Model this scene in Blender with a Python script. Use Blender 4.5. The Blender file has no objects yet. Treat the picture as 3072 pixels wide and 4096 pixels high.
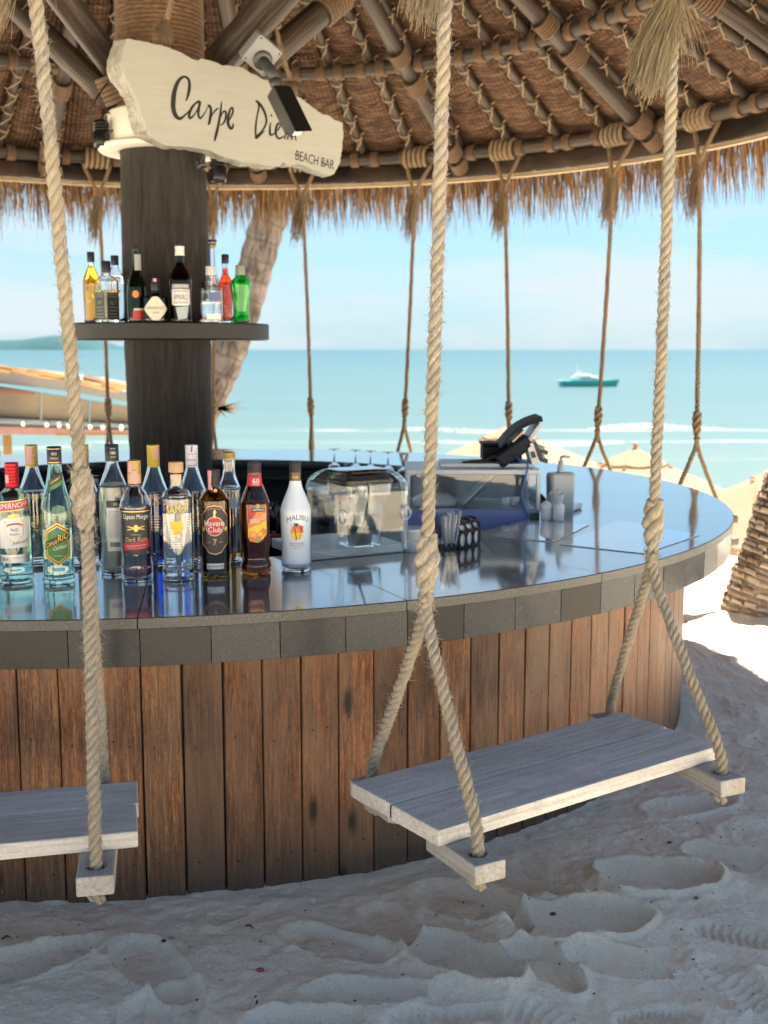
import bpy, bmesh, math, random
import numpy as np
from mathutils import Vector, Matrix, Quaternion

S = bpy.context.scene
COL = S.collection
R = math.radians
PI = math.pi
rnd = random.Random(7)

# ------------------------------------------------------------------ camera
CAM_H, FPX, HOR = 1.40, 4600.0, 1397.0          # eye height; focal length and horizon row in a 3072 x 4096 frame
PITCH = math.atan((2048 - HOR) / FPX)
cam = bpy.data.cameras.new('camera')
cam_o = bpy.data.objects.new('camera', cam); COL.objects.link(cam_o)
cam_o.location = (0, 0, CAM_H)
cam_o.rotation_euler = (PI / 2 - PITCH, 0, 0)
cam.sensor_fit = 'HORIZONTAL'; cam.sensor_width = 36.0; cam.lens = FPX / 3072 * 36.0
cam.clip_start = 0.05; cam.clip_end = 20000
cam.dof.use_dof = True; cam.dof.focus_distance = 2.75; cam.dof.aperture_fstop = 6.3
S.camera = cam_o
S.render.resolution_x, S.render.resolution_y = 768, 1024

# ------------------------------------------------------------------ light
SUN_EL, SUN_AZ = 68.0, 46.0                      # azimuth clockwise from +Y (out to sea)
w = bpy.data.worlds.new('World'); S.world = w; w.use_nodes = True
nt = w.node_tree; nt.nodes.clear()
wo = nt.nodes.new('ShaderNodeOutputWorld'); bg = nt.nodes.new('ShaderNodeBackground')
sky = nt.nodes.new('ShaderNodeTexSky'); sky.sky_type = 'NISHITA'; sky.sun_disc = False
sky.sun_elevation = R(SUN_EL); sky.sun_rotation = R(SUN_AZ)
sky.air_density = 1.0; sky.dust_density = 0.2; sky.ozone_density = 2.0
tc = nt.nodes.new('ShaderNodeTexCoord'); mp = nt.nodes.new('ShaderNodeMapping'); mp.inputs['Scale'].default_value = (1.2, 1.2, 7.0)
mp.inputs['Location'].default_value = (0.35, 0.1, 0.4)
cn = nt.nodes.new('ShaderNodeTexNoise'); cn.inputs['Scale'].default_value = 2.6; cn.inputs['Detail'].default_value = 9; cn.inputs['Roughness'].default_value = 0.55
cn.inputs['Distortion'].default_value = 0.4
cr = nt.nodes.new('ShaderNodeValToRGB'); cr.color_ramp.elements[0].position = 0.44; cr.color_ramp.elements[1].position = 0.64
cr.color_ramp.elements[0].color = (0, 0, 0, 1); cr.color_ramp.elements[1].color = (0.78, 0.78, 0.78, 1)
mx = nt.nodes.new('ShaderNodeMix'); mx.data_type = 'RGBA'
mx.inputs['B'].default_value = (2.6, 2.85, 2.95, 1)
nt.links.new(tc.outputs['Generated'], mp.inputs['Vector']); nt.links.new(mp.outputs[0], cn.inputs['Vector'])
nt.links.new(cn.outputs['Fac'], cr.inputs['Fac']); nt.links.new(cr.outputs['Color'], mx.inputs['Factor'])
hs = nt.nodes.new('ShaderNodeHueSaturation'); hs.inputs['Saturation'].default_value = 1.3; hs.inputs['Value'].default_value = 0.70
nt.links.new(sky.outputs[0], hs.inputs['Color']); 
sz = nt.nodes.new('ShaderNodeSeparateXYZ'); nt.links.new(tc.outputs['Generated'], sz.inputs[0])
hz = nt.nodes.new('ShaderNodeValToRGB'); hz.color_ramp.elements[0].position = 0.0; hz.color_ramp.elements[0].color = (.85, .85, .85, 1); hz.color_ramp.elements[1].position = 0.42; hz.color_ramp.elements[1].color = (0, 0, 0, 1)
hm = nt.nodes.new('ShaderNodeMix'); hm.data_type = 'RGBA'; hm.inputs['B'].default_value = (1.20, 2.08, 2.72, 1)      # pale sea haze low in the sky, all round
nt.links.new(sz.outputs['Z'], hz.inputs['Fac']); nt.links.new(hz.outputs['Color'], hm.inputs['Factor']); nt.links.new(hs.outputs[0], hm.inputs['A'])
nt.links.new(hm.outputs['Result'], mx.inputs['A']); nt.links.new(mx.outputs['Result'], bg.inputs['Color'])
bg.inputs['Strength'].default_value = 0.05
nt.links.new(bg.outputs[0], wo.inputs['Surface'])
sd = Vector((math.sin(R(SUN_AZ)) * math.cos(R(SUN_EL)), math.cos(R(SUN_AZ)) * math.cos(R(SUN_EL)), math.sin(R(SUN_EL))))
sl = bpy.data.lights.new('sun', 'SUN'); sl.energy = 4.5; sl.angle = R(0.55); sl.color = (1.0, 0.91, 0.77)
so = bpy.data.objects.new('sun', sl); COL.objects.link(so); so.location = sd * 40
so.rotation_euler = sd.to_track_quat('Z', 'Y').to_euler()

# ------------------------------------------------------------------ picture
vs = S.view_settings
S.display_settings.display_device = 'sRGB'
vs.view_transform = 'Standard'; vs.look = 'None'; vs.gamma = 1.0; vs.use_curve_mapping = False
vs.exposure = 2.7
S.render.engine = 'CYCLES'
S.cycles.use_denoising = True
S.cycles.max_bounces = 14; S.cycles.transmission_bounces = 14; S.cycles.diffuse_bounces = 5; S.cycles.glossy_bounces = 5
S.cycles.caustics_reflective = False; S.cycles.caustics_refractive = True
S.cycles.sample_clamp_indirect = 8

# ------------------------------------------------------------------ measuring: a place in the photograph to a place in the world
def ray(x, y):
    a, b = (x - 1536) / FPX, -(y - 2048) / FPX
    return Vector((a, math.cos(PITCH) + b * math.sin(PITCH), -math.sin(PITCH) + b * math.cos(PITCH)))
def atz(x, y, z):
    r = ray(x, y); return Vector((0, 0, CAM_H)) + r * ((z - CAM_H) / r.z)
def atY(x, y, Y):
    r = ray(x, y); return Vector((0, 0, CAM_H)) + r * (Y / r.y)
def dY(x, y, Y):                                  # the same from the 1659-wide view
    return atY(x * 1.8517, y * 1.8517, Y)
def dz(x, y, z):
    return atz(x * 1.8517, y * 1.8517, z)
CX, CY = -0.943, 5.07                             # centre of the round bar
def polar(r, deg, z=0.0):
    return Vector((CX + r * math.cos(R(deg)), CY + r * math.sin(R(deg)), z))

# ------------------------------------------------------------------ mesh building
class MB:
    def __init__(s): s.v, s.f, s.uv, s.mi, s.sm = [], [], [], [], []
    def add(s, vs_, fs, uvs=None, mi=0, smooth=True):
        o = len(s.v)
        s.v += [tuple(q) for q in vs_]
        s.uv += [tuple(q) for q in uvs] if uvs is not None else [(q[0], q[1], q[2]) for q in vs_]
        s.f += [tuple(i + o for i in f) for f in fs]
        s.mi += [mi] * len(fs); s.sm += [smooth] * len(fs)
        return s
    def box(s, c, d, rot=None, mi=0):
        hx, hy, hz = d[0] / 2, d[1] / 2, d[2] / 2
        P = [Vector((x, y, z)) for x in (-hx, hx) for y in (-hy, hy) for z in (-hz, hz)]
        if rot is not None: P = [rot @ q for q in P]
        c = Vector(c); P = [q + c for q in P]
        return s.add(P, [(0, 1, 3, 2), (4, 6, 7, 5), (0, 4, 5, 1), (2, 3, 7, 6), (0, 2, 6, 4), (1, 5, 7, 3)], mi=mi, smooth=False)
    def bbox(s, c, d, bev, rot=None, mi=0, seg=2):     # box with rounded edges
        bm = bmesh.new(); bmesh.ops.create_cube(bm, size=1)
        for q in bm.verts: q.co = Vector((q.co.x * d[0], q.co.y * d[1], q.co.z * d[2]))
        bmesh.ops.bevel(bm, geom=bm.edges[:], offset=bev, segments=seg, affect='EDGES', profile=0.5)
        M_ = (rot.to_4x4() if rot is not None else Matrix())
        M_.translation = Vector(c)
        bmesh.ops.transform(bm, matrix=M_, verts=bm.verts[:])
        s.bm(bm, mi, smooth=False); bm.free(); return s
    def bm(s, bm, mi=0, smooth=True):
        bm.verts.index_update()
        return s.add([q.co for q in bm.verts], [[q.index for q in f.verts] for f in bm.faces], mi=mi, smooth=smooth)
    def tube(s, pts, rad, n=8, cap=True, mi=0, closed=False, ustep=None):
        pts = [Vector(q) for q in pts]; N = len(pts)
        rads = rad if hasattr(rad, '__len__') else [rad] * N
        fr = frames(pts, closed)
        V, U, F = [], [], []
        L = 0.0
        for i, (q, (t, a, b)) in enumerate(zip(pts, fr)):
            if i: L += (pts[i] - pts[i - 1]).length
            for k in range(n):
                th = 2 * PI * k / n
                V.append(q + (a * math.cos(th) + b * math.sin(th)) * rads[i]); U.append((math.cos(th), math.sin(th), L))
        M_ = N if closed else N - 1
        for i in range(M_):
            for k in range(n):
                j, kk = (i + 1) % N, (k + 1) % n
                F.append((i * n + k, i * n + kk, j * n + kk, j * n + k))
        if cap and not closed:
            F.append(tuple(range(n - 1, -1, -1))); F.append(tuple((N - 1) * n + k for k in range(n)))
        return s.add(V, F, U, mi)
    def lathe(s, prof, n=32, c=(0, 0, 0), mi=0, a0=0.0, a1=2 * PI, smooth=True, rot=None):
        full = abs(a1 - a0 - 2 * PI) < 1e-6; m = n if full else n + 1
        V, U, F = [], [], []
        c = Vector(c); L = 0
        for i, (r, z) in enumerate(prof):
            if i: L += math.hypot(r - prof[i - 1][0], z - prof[i - 1][1])
            for k in range(m):
                a = a0 + (a1 - a0) * k / n
                q = Vector((r * math.cos(a), r * math.sin(a), z))
                if rot is not None: q = rot @ q
                V.append(c + q); U.append((math.cos(a), math.sin(a), L))
        for i in range(len(prof) - 1):
            for k in range(n):
                kk = (k + 1) % m
                F.append((i * m + k, i * m + kk, (i + 1) * m + kk, (i + 1) * m + k))
        return s.add(V, F, U, mi, smooth)
    def mesh(s, name='mesh'):
        me = bpy.data.meshes.new(name)
        me.from_pydata(s.v, [], s.f)
        if s.f:
            me.polygons.foreach_set('material_index', s.mi); me.polygons.foreach_set('use_smooth', s.sm)
        at = me.attributes.new('crd', 'FLOAT_VECTOR', 'POINT')
        at.data.foreach_set('vector', np.array(s.uv, dtype=np.float32).ravel())
        me.update(); return me

def frames(pts, closed=False):
    N = len(pts); out = []
    T = []
    for i in range(N):
        a = pts[i - 1] if (i or closed) else pts[i]
        b = pts[(i + 1) % N] if (i < N - 1 or closed) else pts[i]
        t = (b - a)
        T.append(t.normalized() if t.length > 1e-9 else Vector((0, 0, 1)))
    a = T[0].cross(Vector((0, 0, 1)))
    if a.length < 1e-3: a = T[0].cross(Vector((1, 0, 0)))
    a.normalize()
    for t in T:
        a = a - t * a.dot(t)
        if a.length < 1e-6: a = t.cross(Vector((0.3, 1, 0.2)))
        a.normalize(); out.append((t, a, t.cross(a)))
    return out

def resample(pts, step):
    P = [Vector(q) for q in pts]
    fine = []
    for i in range(len(P) - 1):                    # Catmull-Rom
        p0, p1, p2, p3 = P[max(i - 1, 0)], P[i], P[i + 1], P[min(i + 2, len(P) - 1)]
        for k in range(12):
            t = k / 12
            fine.append(0.5 * ((2 * p1) + (p2 - p0) * t + (2 * p0 - 5 * p1 + 4 * p2 - p3) * t * t + (3 * p1 - p0 - 3 * p2 + p3) * t ** 3))
    fine.append(P[-1])
    A = np.array([tuple(q) for q in fine]); d = np.r_[0, np.cumsum(np.linalg.norm(np.diff(A, axis=0), axis=1))]
    n = max(2, int(d[-1] / step) + 1); s_ = np.linspace(0, d[-1], n)
    return [Vector((np.interp(q, d, A[:, 0]), np.interp(q, d, A[:, 1]), np.interp(q, d, A[:, 2]))) for q in s_], d[-1]

def rope(mb, pts, r, pitch=0.06, seg=0.006, sides=7, fuzz=0, seed=1, ends=1.0, rfun=None, mi=0):
    """three strands laid round each other"""
    rr = random.Random(seed)
    C_, L = resample(pts, seg); fr = frames(C_); n = len(C_)
    for st in range(3):
        P, Q = [], []
        for i, (c, (t, a, b)) in enumerate(zip(C_, fr)):
            sl_ = L * i / (n - 1)
            th = 2 * PI * (sl_ / pitch + st / 3)
            k = (rfun(sl_ / L) if rfun else 1.0)
            k *= 1 + 0.05 * math.sin(sl_ * 41 + st * 2 + seed) + 0.035 * math.sin(sl_ * 97 + seed + st) + .03 * math.sin(sl_ * 17 + seed * 3)
            P.append(c + (a * math.cos(th) + b * math.sin(th)) * r * 0.52 * k); Q.append(r * 0.53 * k)
        mb.tube(P, Q, sides, mi=mi)
    for _ in range(fuzz):                           # loose fibres standing off the lay
        i = rr.randrange(n - 1); t, a, b = fr[i]; th = rr.uniform(0, 2 * PI)
        o = (a * math.cos(th) + b * math.sin(th)); p0 = C_[i] + o * r * 0.95
        ln = rr.uniform(0.004, 0.014) * (1 + 1.2 * (rr.random() < 0.12))
        d = (o * rr.uniform(0.3, 1) + t * rr.uniform(-1.2, 1.2) + (o.cross(t)) * rr.uniform(-.8, .8)).normalized()
        p1 = p0 + d * ln * .5; p2 = p1 + (d + Vector((rr.uniform(-.6, .6), rr.uniform(-.6, .6), rr.uniform(-.8, .3)))).normalized() * ln * .5
        s_ = d.cross(Vector((0.2, -1, .3))).normalized() * 0.00038
        mb.add([p0 - s_, p0 + s_, p1 + s_, p1 - s_, p2], [(0, 1, 2, 3), (3, 2, 4)], [(0, 0, 0)] * 5, mi=mi)
    return mb

def link(name, data, parent=None, loc=None):
    o = bpy.data.objects.new(name, data); COL.objects.link(o)
    if parent is not None: o.parent = parent
    if loc is not None: o.location = loc
    return o
def part(name, mb, mat, parent=None, world=True, label=None, kind=None, loc=None):
    """link a mesh; world=True means its vertices are in world places and the parent is only translated"""
    me = mb if isinstance(mb, bpy.types.Mesh) else mb.mesh(name)
    mats = mat if isinstance(mat, (list, tuple)) else [mat]
    if not me.materials:
        for m in mats: me.materials.append(m)
    o = link(name, me, parent)
    if loc is not None: o.location = loc
    elif world and parent is not None:
        q = parent; off = Vector((0, 0, 0))
        while q is not None: off += q.location; q = q.parent
        o.location = -off
    if label: o['label'] = label
    if kind: o['kind'] = kind
    return o
def thing(name, label, cat, loc=(0, 0, 0), rz=0.0, group=None):
    o = link(name, None); o.empty_display_size = 0.1
    o.location = loc; o.rotation_euler = (0, 0, rz); o['label'] = label; o['category'] = cat
    if group: o['group'] = group
    return o
def solo(name, mb, mat, label, cat, group=None):
    o = part(name, mb, mat); o['label'] = label; o['category'] = cat
    if group: o['group'] = group
    return o

# ------------------------------------------------------------------ materials
class G:
    """small helper round a node tree"""
    def __init__(s, name):
        s.m = bpy.data.materials.new(name); s.m.use_nodes = True; s.t = s.m.node_tree
        s.b = s.t.nodes['Principled BSDF']; s.out = s.t.nodes['Material Output']
    def n(s, typ, props=None, **ins):
        nd = s.t.nodes.new(typ)
        for k, v in (props or {}).items(): setattr(nd, k, v)
        for k, v in ins.items():
            k = k.replace('_', ' ')
            i = nd.inputs[int(k[1:])] if (k[0] == 'i' and k[1:].isdigit()) else nd.inputs[k]
            s.set(i, v)
        return nd
    def set(s, sock, v):
        if isinstance(v, bpy.types.NodeSocket): s.t.links.new(v, sock)
        elif isinstance(v, bpy.types.Node): s.t.links.new(v.outputs[0], sock)
        else: sock.default_value = v
    def coords(s, kind='Object'): return s.n('ShaderNodeTexCoord').outputs[kind]
    def attr(s): return s.n('ShaderNodeAttribute', {'attribute_name': 'crd'}).outputs['Vector']
    def rand(s): return s.n('ShaderNodeObjectInfo').outputs['Random']
    def scale(s, vec, sc, rnd_off=False):
        if rnd_off:
            a = s.n('ShaderNodeVectorMath', {'operation': 'SCALE'}, i0=(37.1, 91.7, 13.3)); s.set(a.inputs['Scale'], s.rand())
            vec = s.n('ShaderNodeVectorMath', {'operation': 'ADD'}, i0=vec, i1=a).outputs[0]
        return s.n('ShaderNodeVectorMath', {'operation': 'MULTIPLY'}, i0=vec, i1=sc).outputs[0]
    def noise(s, vec, sc=5.0, det=4, rough=.55, dist=0.0):
        return s.n('ShaderNodeTexNoise', Vector=vec, Scale=sc, Detail=det, Roughness=rough, Distortion=dist).outputs['Fac']
    def ramp(s, fac, stops):
        r_ = s.n('ShaderNodeValToRGB', Fac=fac); e = r_.color_ramp.elements
        while len(e) < len(stops): e.new(0.5)
        for q, (p, c) in zip(e, stops):
            q.position = p; q.color = (c, c, c, 1) if not hasattr(c, '__len__') else (*c, 1)
        return r_.outputs['Color']
    def mix(s, f, a, b, mode='MIX'):
        m = s.n('ShaderNodeMix', {'data_type': 'RGBA', 'blend_type': mode})
        for k, v in (('Factor', f), ('A', a), ('B', b)):
            if isinstance(v, tuple) and len(v) == 3: v = (*v, 1)
            s.set(m.inputs[k], v)
        return m.outputs['Result']
    def math(s, op, a, b=0.0, c=None):
        m = s.n('ShaderNodeMath', {'operation': op}); s.set(m.inputs[0], a); s.set(m.inputs[1], b)
        if c is not None: s.set(m.inputs[2], c)
        return m.outputs[0]
    def sep(s, v): return s.n('ShaderNodeSeparateXYZ', Vector=v).outputs
    def bump(s, h, strength=.3, dist=.002, normal=None):
        b_ = s.n('ShaderNodeBump', Height=h, Strength=strength, Distance=dist)
        if normal is not None: s.set(b_.inputs['Normal'], normal)
        return b_.outputs[0]
    def fin(s, color=None, rough=None, normal=None, metal=None, spec=None, **kw):
        if color is not None: s.set(s.b.inputs['Base Color'], (*color, 1) if isinstance(color, tuple) and len(color) == 3 else color)
        if rough is not None: s.set(s.b.inputs['Roughness'], rough)
        if normal is not None: s.set(s.b.inputs['Normal'], normal)
        if metal is not None: s.set(s.b.inputs['Metallic'], metal)
        if spec is not None: s.set(s.b.inputs['Specular IOR Level'], spec)
        for k, v in kw.items(): s.set(s.b.inputs[k.replace('_', ' ')], v)
        return s.m

_plain = {}
def plain(name, col, rough=.5, metal=0.0, var=.12, bump=.15, sc=30.0, **kw):
    """simple material with slight tone variation and relief"""
    if name in _plain: return _plain[name]
    g = G(name); v = g.coords()
    nz = g.noise(v, sc, 4)
    c = g.mix(nz, tuple(q * (1 - var) for q in col), tuple(min(1, q * (1 + var)) for q in col))
    rg = g.math('MULTIPLY_ADD', nz, .12, rough - .06)
    m = g.fin(c, rg, g.bump(g.noise(v, sc * 4, 3), bump, .001) if bump else None, metal, **kw)
    _plain[name] = m; return m
def glassm(name, col=(1, 1, 1), rough=0.01, ior=1.5, **kw):
    if name in _plain: return _plain[name]
    g = G(name)
    nb = g.bump(g.noise(g.coords(), 40, 2), .04, .002)
    m = g.fin(col, rough, nb, Transmission_Weight=1.0, IOR=ior, **kw); _plain[name] = m; return m

def m_plank():
    g = G('weathered_teak'); v = g.coords()
    gr = g.math('ADD', g.math('MULTIPLY', g.noise(g.scale(v, (80, 80, 4.5), True), 1.6, 9, .72, .8), .7), g.math('MULTIPLY', g.noise(g.scale(v, (150, 150, 40), True), 1.6, 4, .7), .3))
    big = g.noise(g.scale(v, (6, 6, 1.6), True), 1.3, 4, .6, .6)
    c1 = g.ramp(gr, [(.37, (.017, .0075, .0035)), (.455, (.098, .042, .0165)), (.53, (.20, .090, .037)), (.62, (.34, .175, .082))])
    hue = g.ramp(g.rand(), [(0, (.45, .40, .36)), (.22, (1.0, .84, .66)), (.42, (.66, .52, .42)), (.6, (1.35, 1.05, .74)), (.8, (1.15, 1.10, 1.0)), (1, (.90, .60, .42))])
    c = g.mix(1.0, c1, hue, 'MULTIPLY')
    c = g.mix(g.ramp(big, [(.42, 0.0), (.62, .6)]), c, (.19, .115, .07))
    big2 = g.noise(g.scale(v, (9, 9, 1.1), True), 1.7, 4, .6, 1.2)
    c = g.mix(g.ramp(big2, [(.60, 0.0), (.70, .7)]), c, (.055, .027, .015))
    # grey weathering and water-stained feet
    wz = g.sep(v)['Z']
    foot = g.ramp(g.math('ADD', wz, g.math('MULTIPLY', g.noise(g.scale(v, (14, 14, 4), True), 1.5, 3), .22)), [(.10, .62), (.30, 0.0)])
    c = g.mix(foot, c, (.085, .060, .045))
    vor = g.n('ShaderNodeTexVoronoi', {'feature': 'F1'}, Vector=g.scale(v, (13, 13, 4.6), True), Scale=1.0)
    keep = g.math('GREATER_THAN', g.sep(vor.outputs['Color'])['X'], .52)
    kn = g.math('MULTIPLY', g.ramp(g.math('ADD', vor.outputs['Distance'], g.math('MULTIPLY', gr, .10)), [(.14, 1.0), (.30, 0.0)]), keep)
    c = g.mix(kn, c, (.022, .011, .006))
    sp = g.ramp(g.noise(g.scale(v, (1, 1, 1), True), 130, 2), [(.70, 0.0), (.76, .45)])
    c = g.mix(g.math('MULTIPLY', sp, g.ramp(wz, [(.1, 1.0), (.4, .2)])), c, (.42, .36, .28))
    h = g.math('SUBTRACT', g.math('MULTIPLY', gr, 1.0), g.math('MULTIPLY', kn, .6))
    return g.fin(c, g.ramp(gr, [(0, .42), (1, .66)]), g.bump(h, .8, .005), spec=.4)

def m_grey_wood(name='sun_bleached_teak', along='X', tint=(.62, .585, .52), warm=.35):
    g = G(name); v = g.coords()
    sc = (2.6, 90, 90) if along == 'X' else ((62, 2.6, 62) if along == 'Y' else (62, 62, 2.6))
    gr = g.math('ADD', g.math('MULTIPLY', g.noise(g.scale(v, sc, True), 1.3, 9, .70, .8), .72), g.math('MULTIPLY', g.noise(v, 120, 4, .6), .28))
    big = g.noise(g.scale(v, (3, 6, 6), True), 1.1, 4, .6, 1.0)
    c = g.ramp(gr, [(.32, tuple(q * .45 for q in tint)), (.42, tuple(q * .78 for q in tint)), (.52, tint), (.66, tuple(min(.85, q * 1.25) for q in tint))])
    c = g.mix(g.ramp(big, [(.42, 0.0), (.72, warm)]), c, (.23, .175, .125))
    c = g.mix(g.ramp(big, [(.20, .55), (.38, 0.0)]), c, (.15, .13, .12))
    return g.fin(c, g.ramp(gr, [(0, .45), (1, .75)]), g.bump(gr, .6, .003), spec=.25)

def m_rope(name='manila_rope', col=(.355, .32, .26), dark=(.065, .054, .04)):
    g = G(name); v = g.coords(); a = g.attr()
    fib = g.noise(g.scale(a, (7, 7, 90)), 1.0, 5, .7, .6)
    big = g.noise(v, 9, 4)
    c = g.ramp(fib, [(.36, dark), (.49, tuple(q * .8 for q in col)), (.62, tuple(min(1, q * 1.25) for q in col))])
    c = g.mix(g.ramp(g.noise(v, 23, 4), [(.52, 0.0), (.68, .55)]), c, tuple(q * .42 for q in col))
    c = g.mix(g.ramp(big, [(.4, 0.0), (.6, .6)]), c, (col[0] * 1.0, col[1] * .9, col[2] * .72), 'MIX')
    return g.fin(c, .85, g.bump(g.math('ADD', fib, g.math('MULTIPLY', g.noise(v, 420, 2), .6)), 1.0, .003), spec=.2, Sheen_Weight=.15)

def m_granite(name, rough_lo, rough_hi, base=(.022, .023, .025), speck=(.16, .16, .155), sc=420.0, var=.6, bump=.03, ior=1.5, **kw):
    g = G(name); v = g.coords()
    sp = g.noise(v, sc, 2, .5); big = g.noise(v, 3.5, 5, .6, .4); rn = g.rand()
    c = g.ramp(sp, [(.42, base), (.58, tuple((a + b) / 2.6 for a, b in zip(base, speck))), (.72, speck)])
    tone = g.ramp(rn, [(0, max(.35, 1 - var * .5)), (1, 1 + var)])
    c = g.mix(1.0, c, tone, 'MULTIPLY')
    rg = g.ramp(g.math('ADD', g.math('MULTIPLY', big, .7), g.math('MULTIPLY', g.noise(v, 45, 3), .3)), [(.3, rough_lo), (.7, rough_hi)])
    return g.fin(c, rg, g.bump(sp, bump, .0006), spec=.5, IOR=ior, **kw)

def m_weave():
    g = G('woven_palm_mat'); a = g.attr(); s_ = g.sep(a)
    ku, kv = 96.0, 110.0
    su = g.math('ABSOLUTE', g.math('SINE', g.math('MULTIPLY', s_['X'], ku)))
    sv = g.math('ABSOLUTE', g.math('SINE', g.math('MULTIPLY', s_['Y'], kv)))
    ck = g.n('ShaderNodeTexChecker', Vector=g.scale(a, (ku / PI, kv / PI, 0)), Scale=1.0).outputs['Fac']
    h = g.n('ShaderNodeMix', {'data_type': 'FLOAT'}); g.set(h.inputs[0], ck); g.set(h.inputs[2], g.math('MULTIPLY', su, g.math('POWER', sv, .35))); g.set(h.inputs[3], g.math('MULTIPLY', sv, g.math('POWER', su, .35)))
    h = h.outputs[0]
    nz = g.noise(g.scale(a, (8, 30, 1), True), 1.0, 5, .6, .5)
    c = g.ramp(nz, [(.34, (.035, .017, .010)), (.5, (.09, .047, .026)), (.66, (.16, .092, .055))])
    c = g.mix(g.ramp(h, [(0.0, .85), (.5, 0.0)]), c, (.022, .012, .008))
    return g.fin(c, .8, g.bump(h, 1.0, .009), spec=.2)

def m_bark():
    g = G('dark_trunk_wood'); v = g.coords()
    gr = g.noise(g.scale(v, (34, 34, 3.2)), 1.0, 8, .65, 1.2)
    gr2 = g.noise(g.scale(v, (90, 90, 7)), 1.0, 4, .6, .6)
    big = g.noise(v, 2.2, 3)
    c = g.ramp(gr, [(.34, (.010, .008, .0075)), (.5, (.022, .018, .016)), (.68, (.048, .040, .036))])
    c = g.mix(g.ramp(big, [(.4, 0.0), (.8, .4)]), c, (.026, .022, .020))
    return g.fin(c, .62, g.bump(g.math('ADD', gr, g.math('MULTIPLY', gr2, .5)), .9, .012), spec=.25)

def m_pole():
    g = G('brown_bamboo_pole'); v = g.coords(); a = g.attr()
    gr = g.noise(g.scale(a, (5, 5, 3), True), 1.0, 6, .65, .5)
    c = g.ramp(gr, [(.36, (.015, .010, .0075)), (.5, (.038, .026, .019)), (.66, (.085, .060, .045))])
    return g.fin(c, .55, g.bump(gr, .3, .003), spec=.4)

def m_sand():
    g = G('pale_beach_sand'); v = g.coords()
    fine = g.noise(v, 900, 2, .6); mid = g.noise(v, 160, 4, .65); big = g.noise(v, 1.7, 5, .6, .5)
    c = g.mix(big, (.76, .655, .505), (.90, .80, .645))
    c = g.mix(1.0, c, g.ramp(fine, [(.30, .66), (.5, 1.0), (.72, 1.18)]), 'MULTIPLY')
    dk = g.ramp(g.noise(v, 330, 1, .5), [(.27, .75), (.33, 0.0)])
    c = g.mix(dk, c, (.13, .10, .075))
    h = g.math('ADD', g.math('MULTIPLY', fine, .5), mid)
    h2 = g.ramp(g.noise(v, 38, 6, .68), [(.30, 0.0), (.62, 1.0)])
    return g.fin(c, .9, g.bump(h2, .8, .0045, g.bump(h, .7, .0035)), spec=.2)

MAT = dict(
    plank=m_plank(), seat=m_grey_wood(), bar=m_grey_wood('bleached_crossbar_wood', 'Y', (.37, .355, .335), .5), rope=m_rope(),
    rope2=m_rope('brown_manila_rope', (.30, .215, .14), (.09, .06, .04)), twine=m_rope('lashing_twine', (.42, .31, .21), (.2, .13, .08)),
    top=m_granite('polished_black_granite', .06, .19, (.095, .096, .096), (.22, .22, .22), ior=2.8, Coat_Weight=.9, Coat_IOR=2.0, Coat_Roughness=.07), fascia=m_granite('honed_granite_tile', .16, .34, (.018, .019, .021), (.040, .041, .042), 300, 1.6, ior=1.27),
    edge=m_granite('honed_slab_edge', .35, .5, (.030, .030, .029), (.10, .10, .095), 300, .1),
    fray=m_rope('frayed_manila', (.40, .33, .21), (.15, .115, .065)), weave=m_weave(), bark=m_bark(), pole=m_pole(), sand=m_sand(),
    black=plain('black_plastic', (.006, .006, .007), .35), matt=plain('matt_black', (.006, .006, .007), .55, spec=.2), white=plain('white_ceramic', (.78, .79, .80), .18, bump=.02, var=.03),
    cream=plain('cream_plaster', (.70, .68, .60), .5), dark=plain('dark_interior', (.022, .020, .019), .7), steel=plain('dull_steel', (.45, .45, .45), .35, 1.0),
    glass=glassm('clear_glass'), acryl=glassm('clear_acrylic', (.97, .99, .99), .02, 1.45))
# ================================================================== sand, sea, hill
def vnoise(x, y, seed=0):
    xi, yi = np.floor(x).astype(np.int64), np.floor(y).astype(np.int64); xf, yf = x - xi, y - yi
    def h(a, b):
        n = (a * 374761393 + b * 668265263 + seed * 974711) & 0x7fffffff
        n = ((n ^ (n >> 13)) * 1274126177) & 0x7fffffff
        return ((n ^ (n >> 16)) & 0xffff) / 65535.0
    u, v_ = xf * xf * (3 - 2 * xf), yf * yf * (3 - 2 * yf)
    return (h(xi, yi) * (1 - u) + h(xi + 1, yi) * u) * (1 - v_) + (h(xi, yi + 1) * (1 - u) + h(xi + 1, yi + 1) * u) * v_
def fbm(x, y, sc, oct_=4, seed=0, gain=.5):
    s_, a, t = 0, 1, 0
    for i in range(oct_):
        s_ = s_ + a * vnoise(x * sc * 2 ** i + 11.3 * i, y * sc * 2 ** i - 7.1 * i, seed + i); t += a; a *= gain
    return s_ / t - .5
def crest(x):
    d = x - CX
    return np.where(np.abs(d) < 3.3, CY + np.sqrt(np.maximum(0, 4.05 ** 2 - np.minimum(np.abs(d), 3.3) ** 2)), CY + 2.35)
def ground_z(x, y):
    """height of the beach: a level terrace round the bar, then down to a lower beach and under the sea"""
    x = np.asarray(x, float); y = np.asarray(y, float)
    t = y - crest(x)
    z = np.interp(t, [-999, 0, .5, 5, 14, 23, 50, 400], [0, 0, -.06, -2.4, -2.8, -3.25, -4.2, -9]) - .048
    return z
prr = random.Random(21)
PRINTS = []      # (x, y, angle, length, width, depth, tread)
def src_pt(x, y): q = atz(x, y, 0.0); return q.x, q.y
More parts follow.
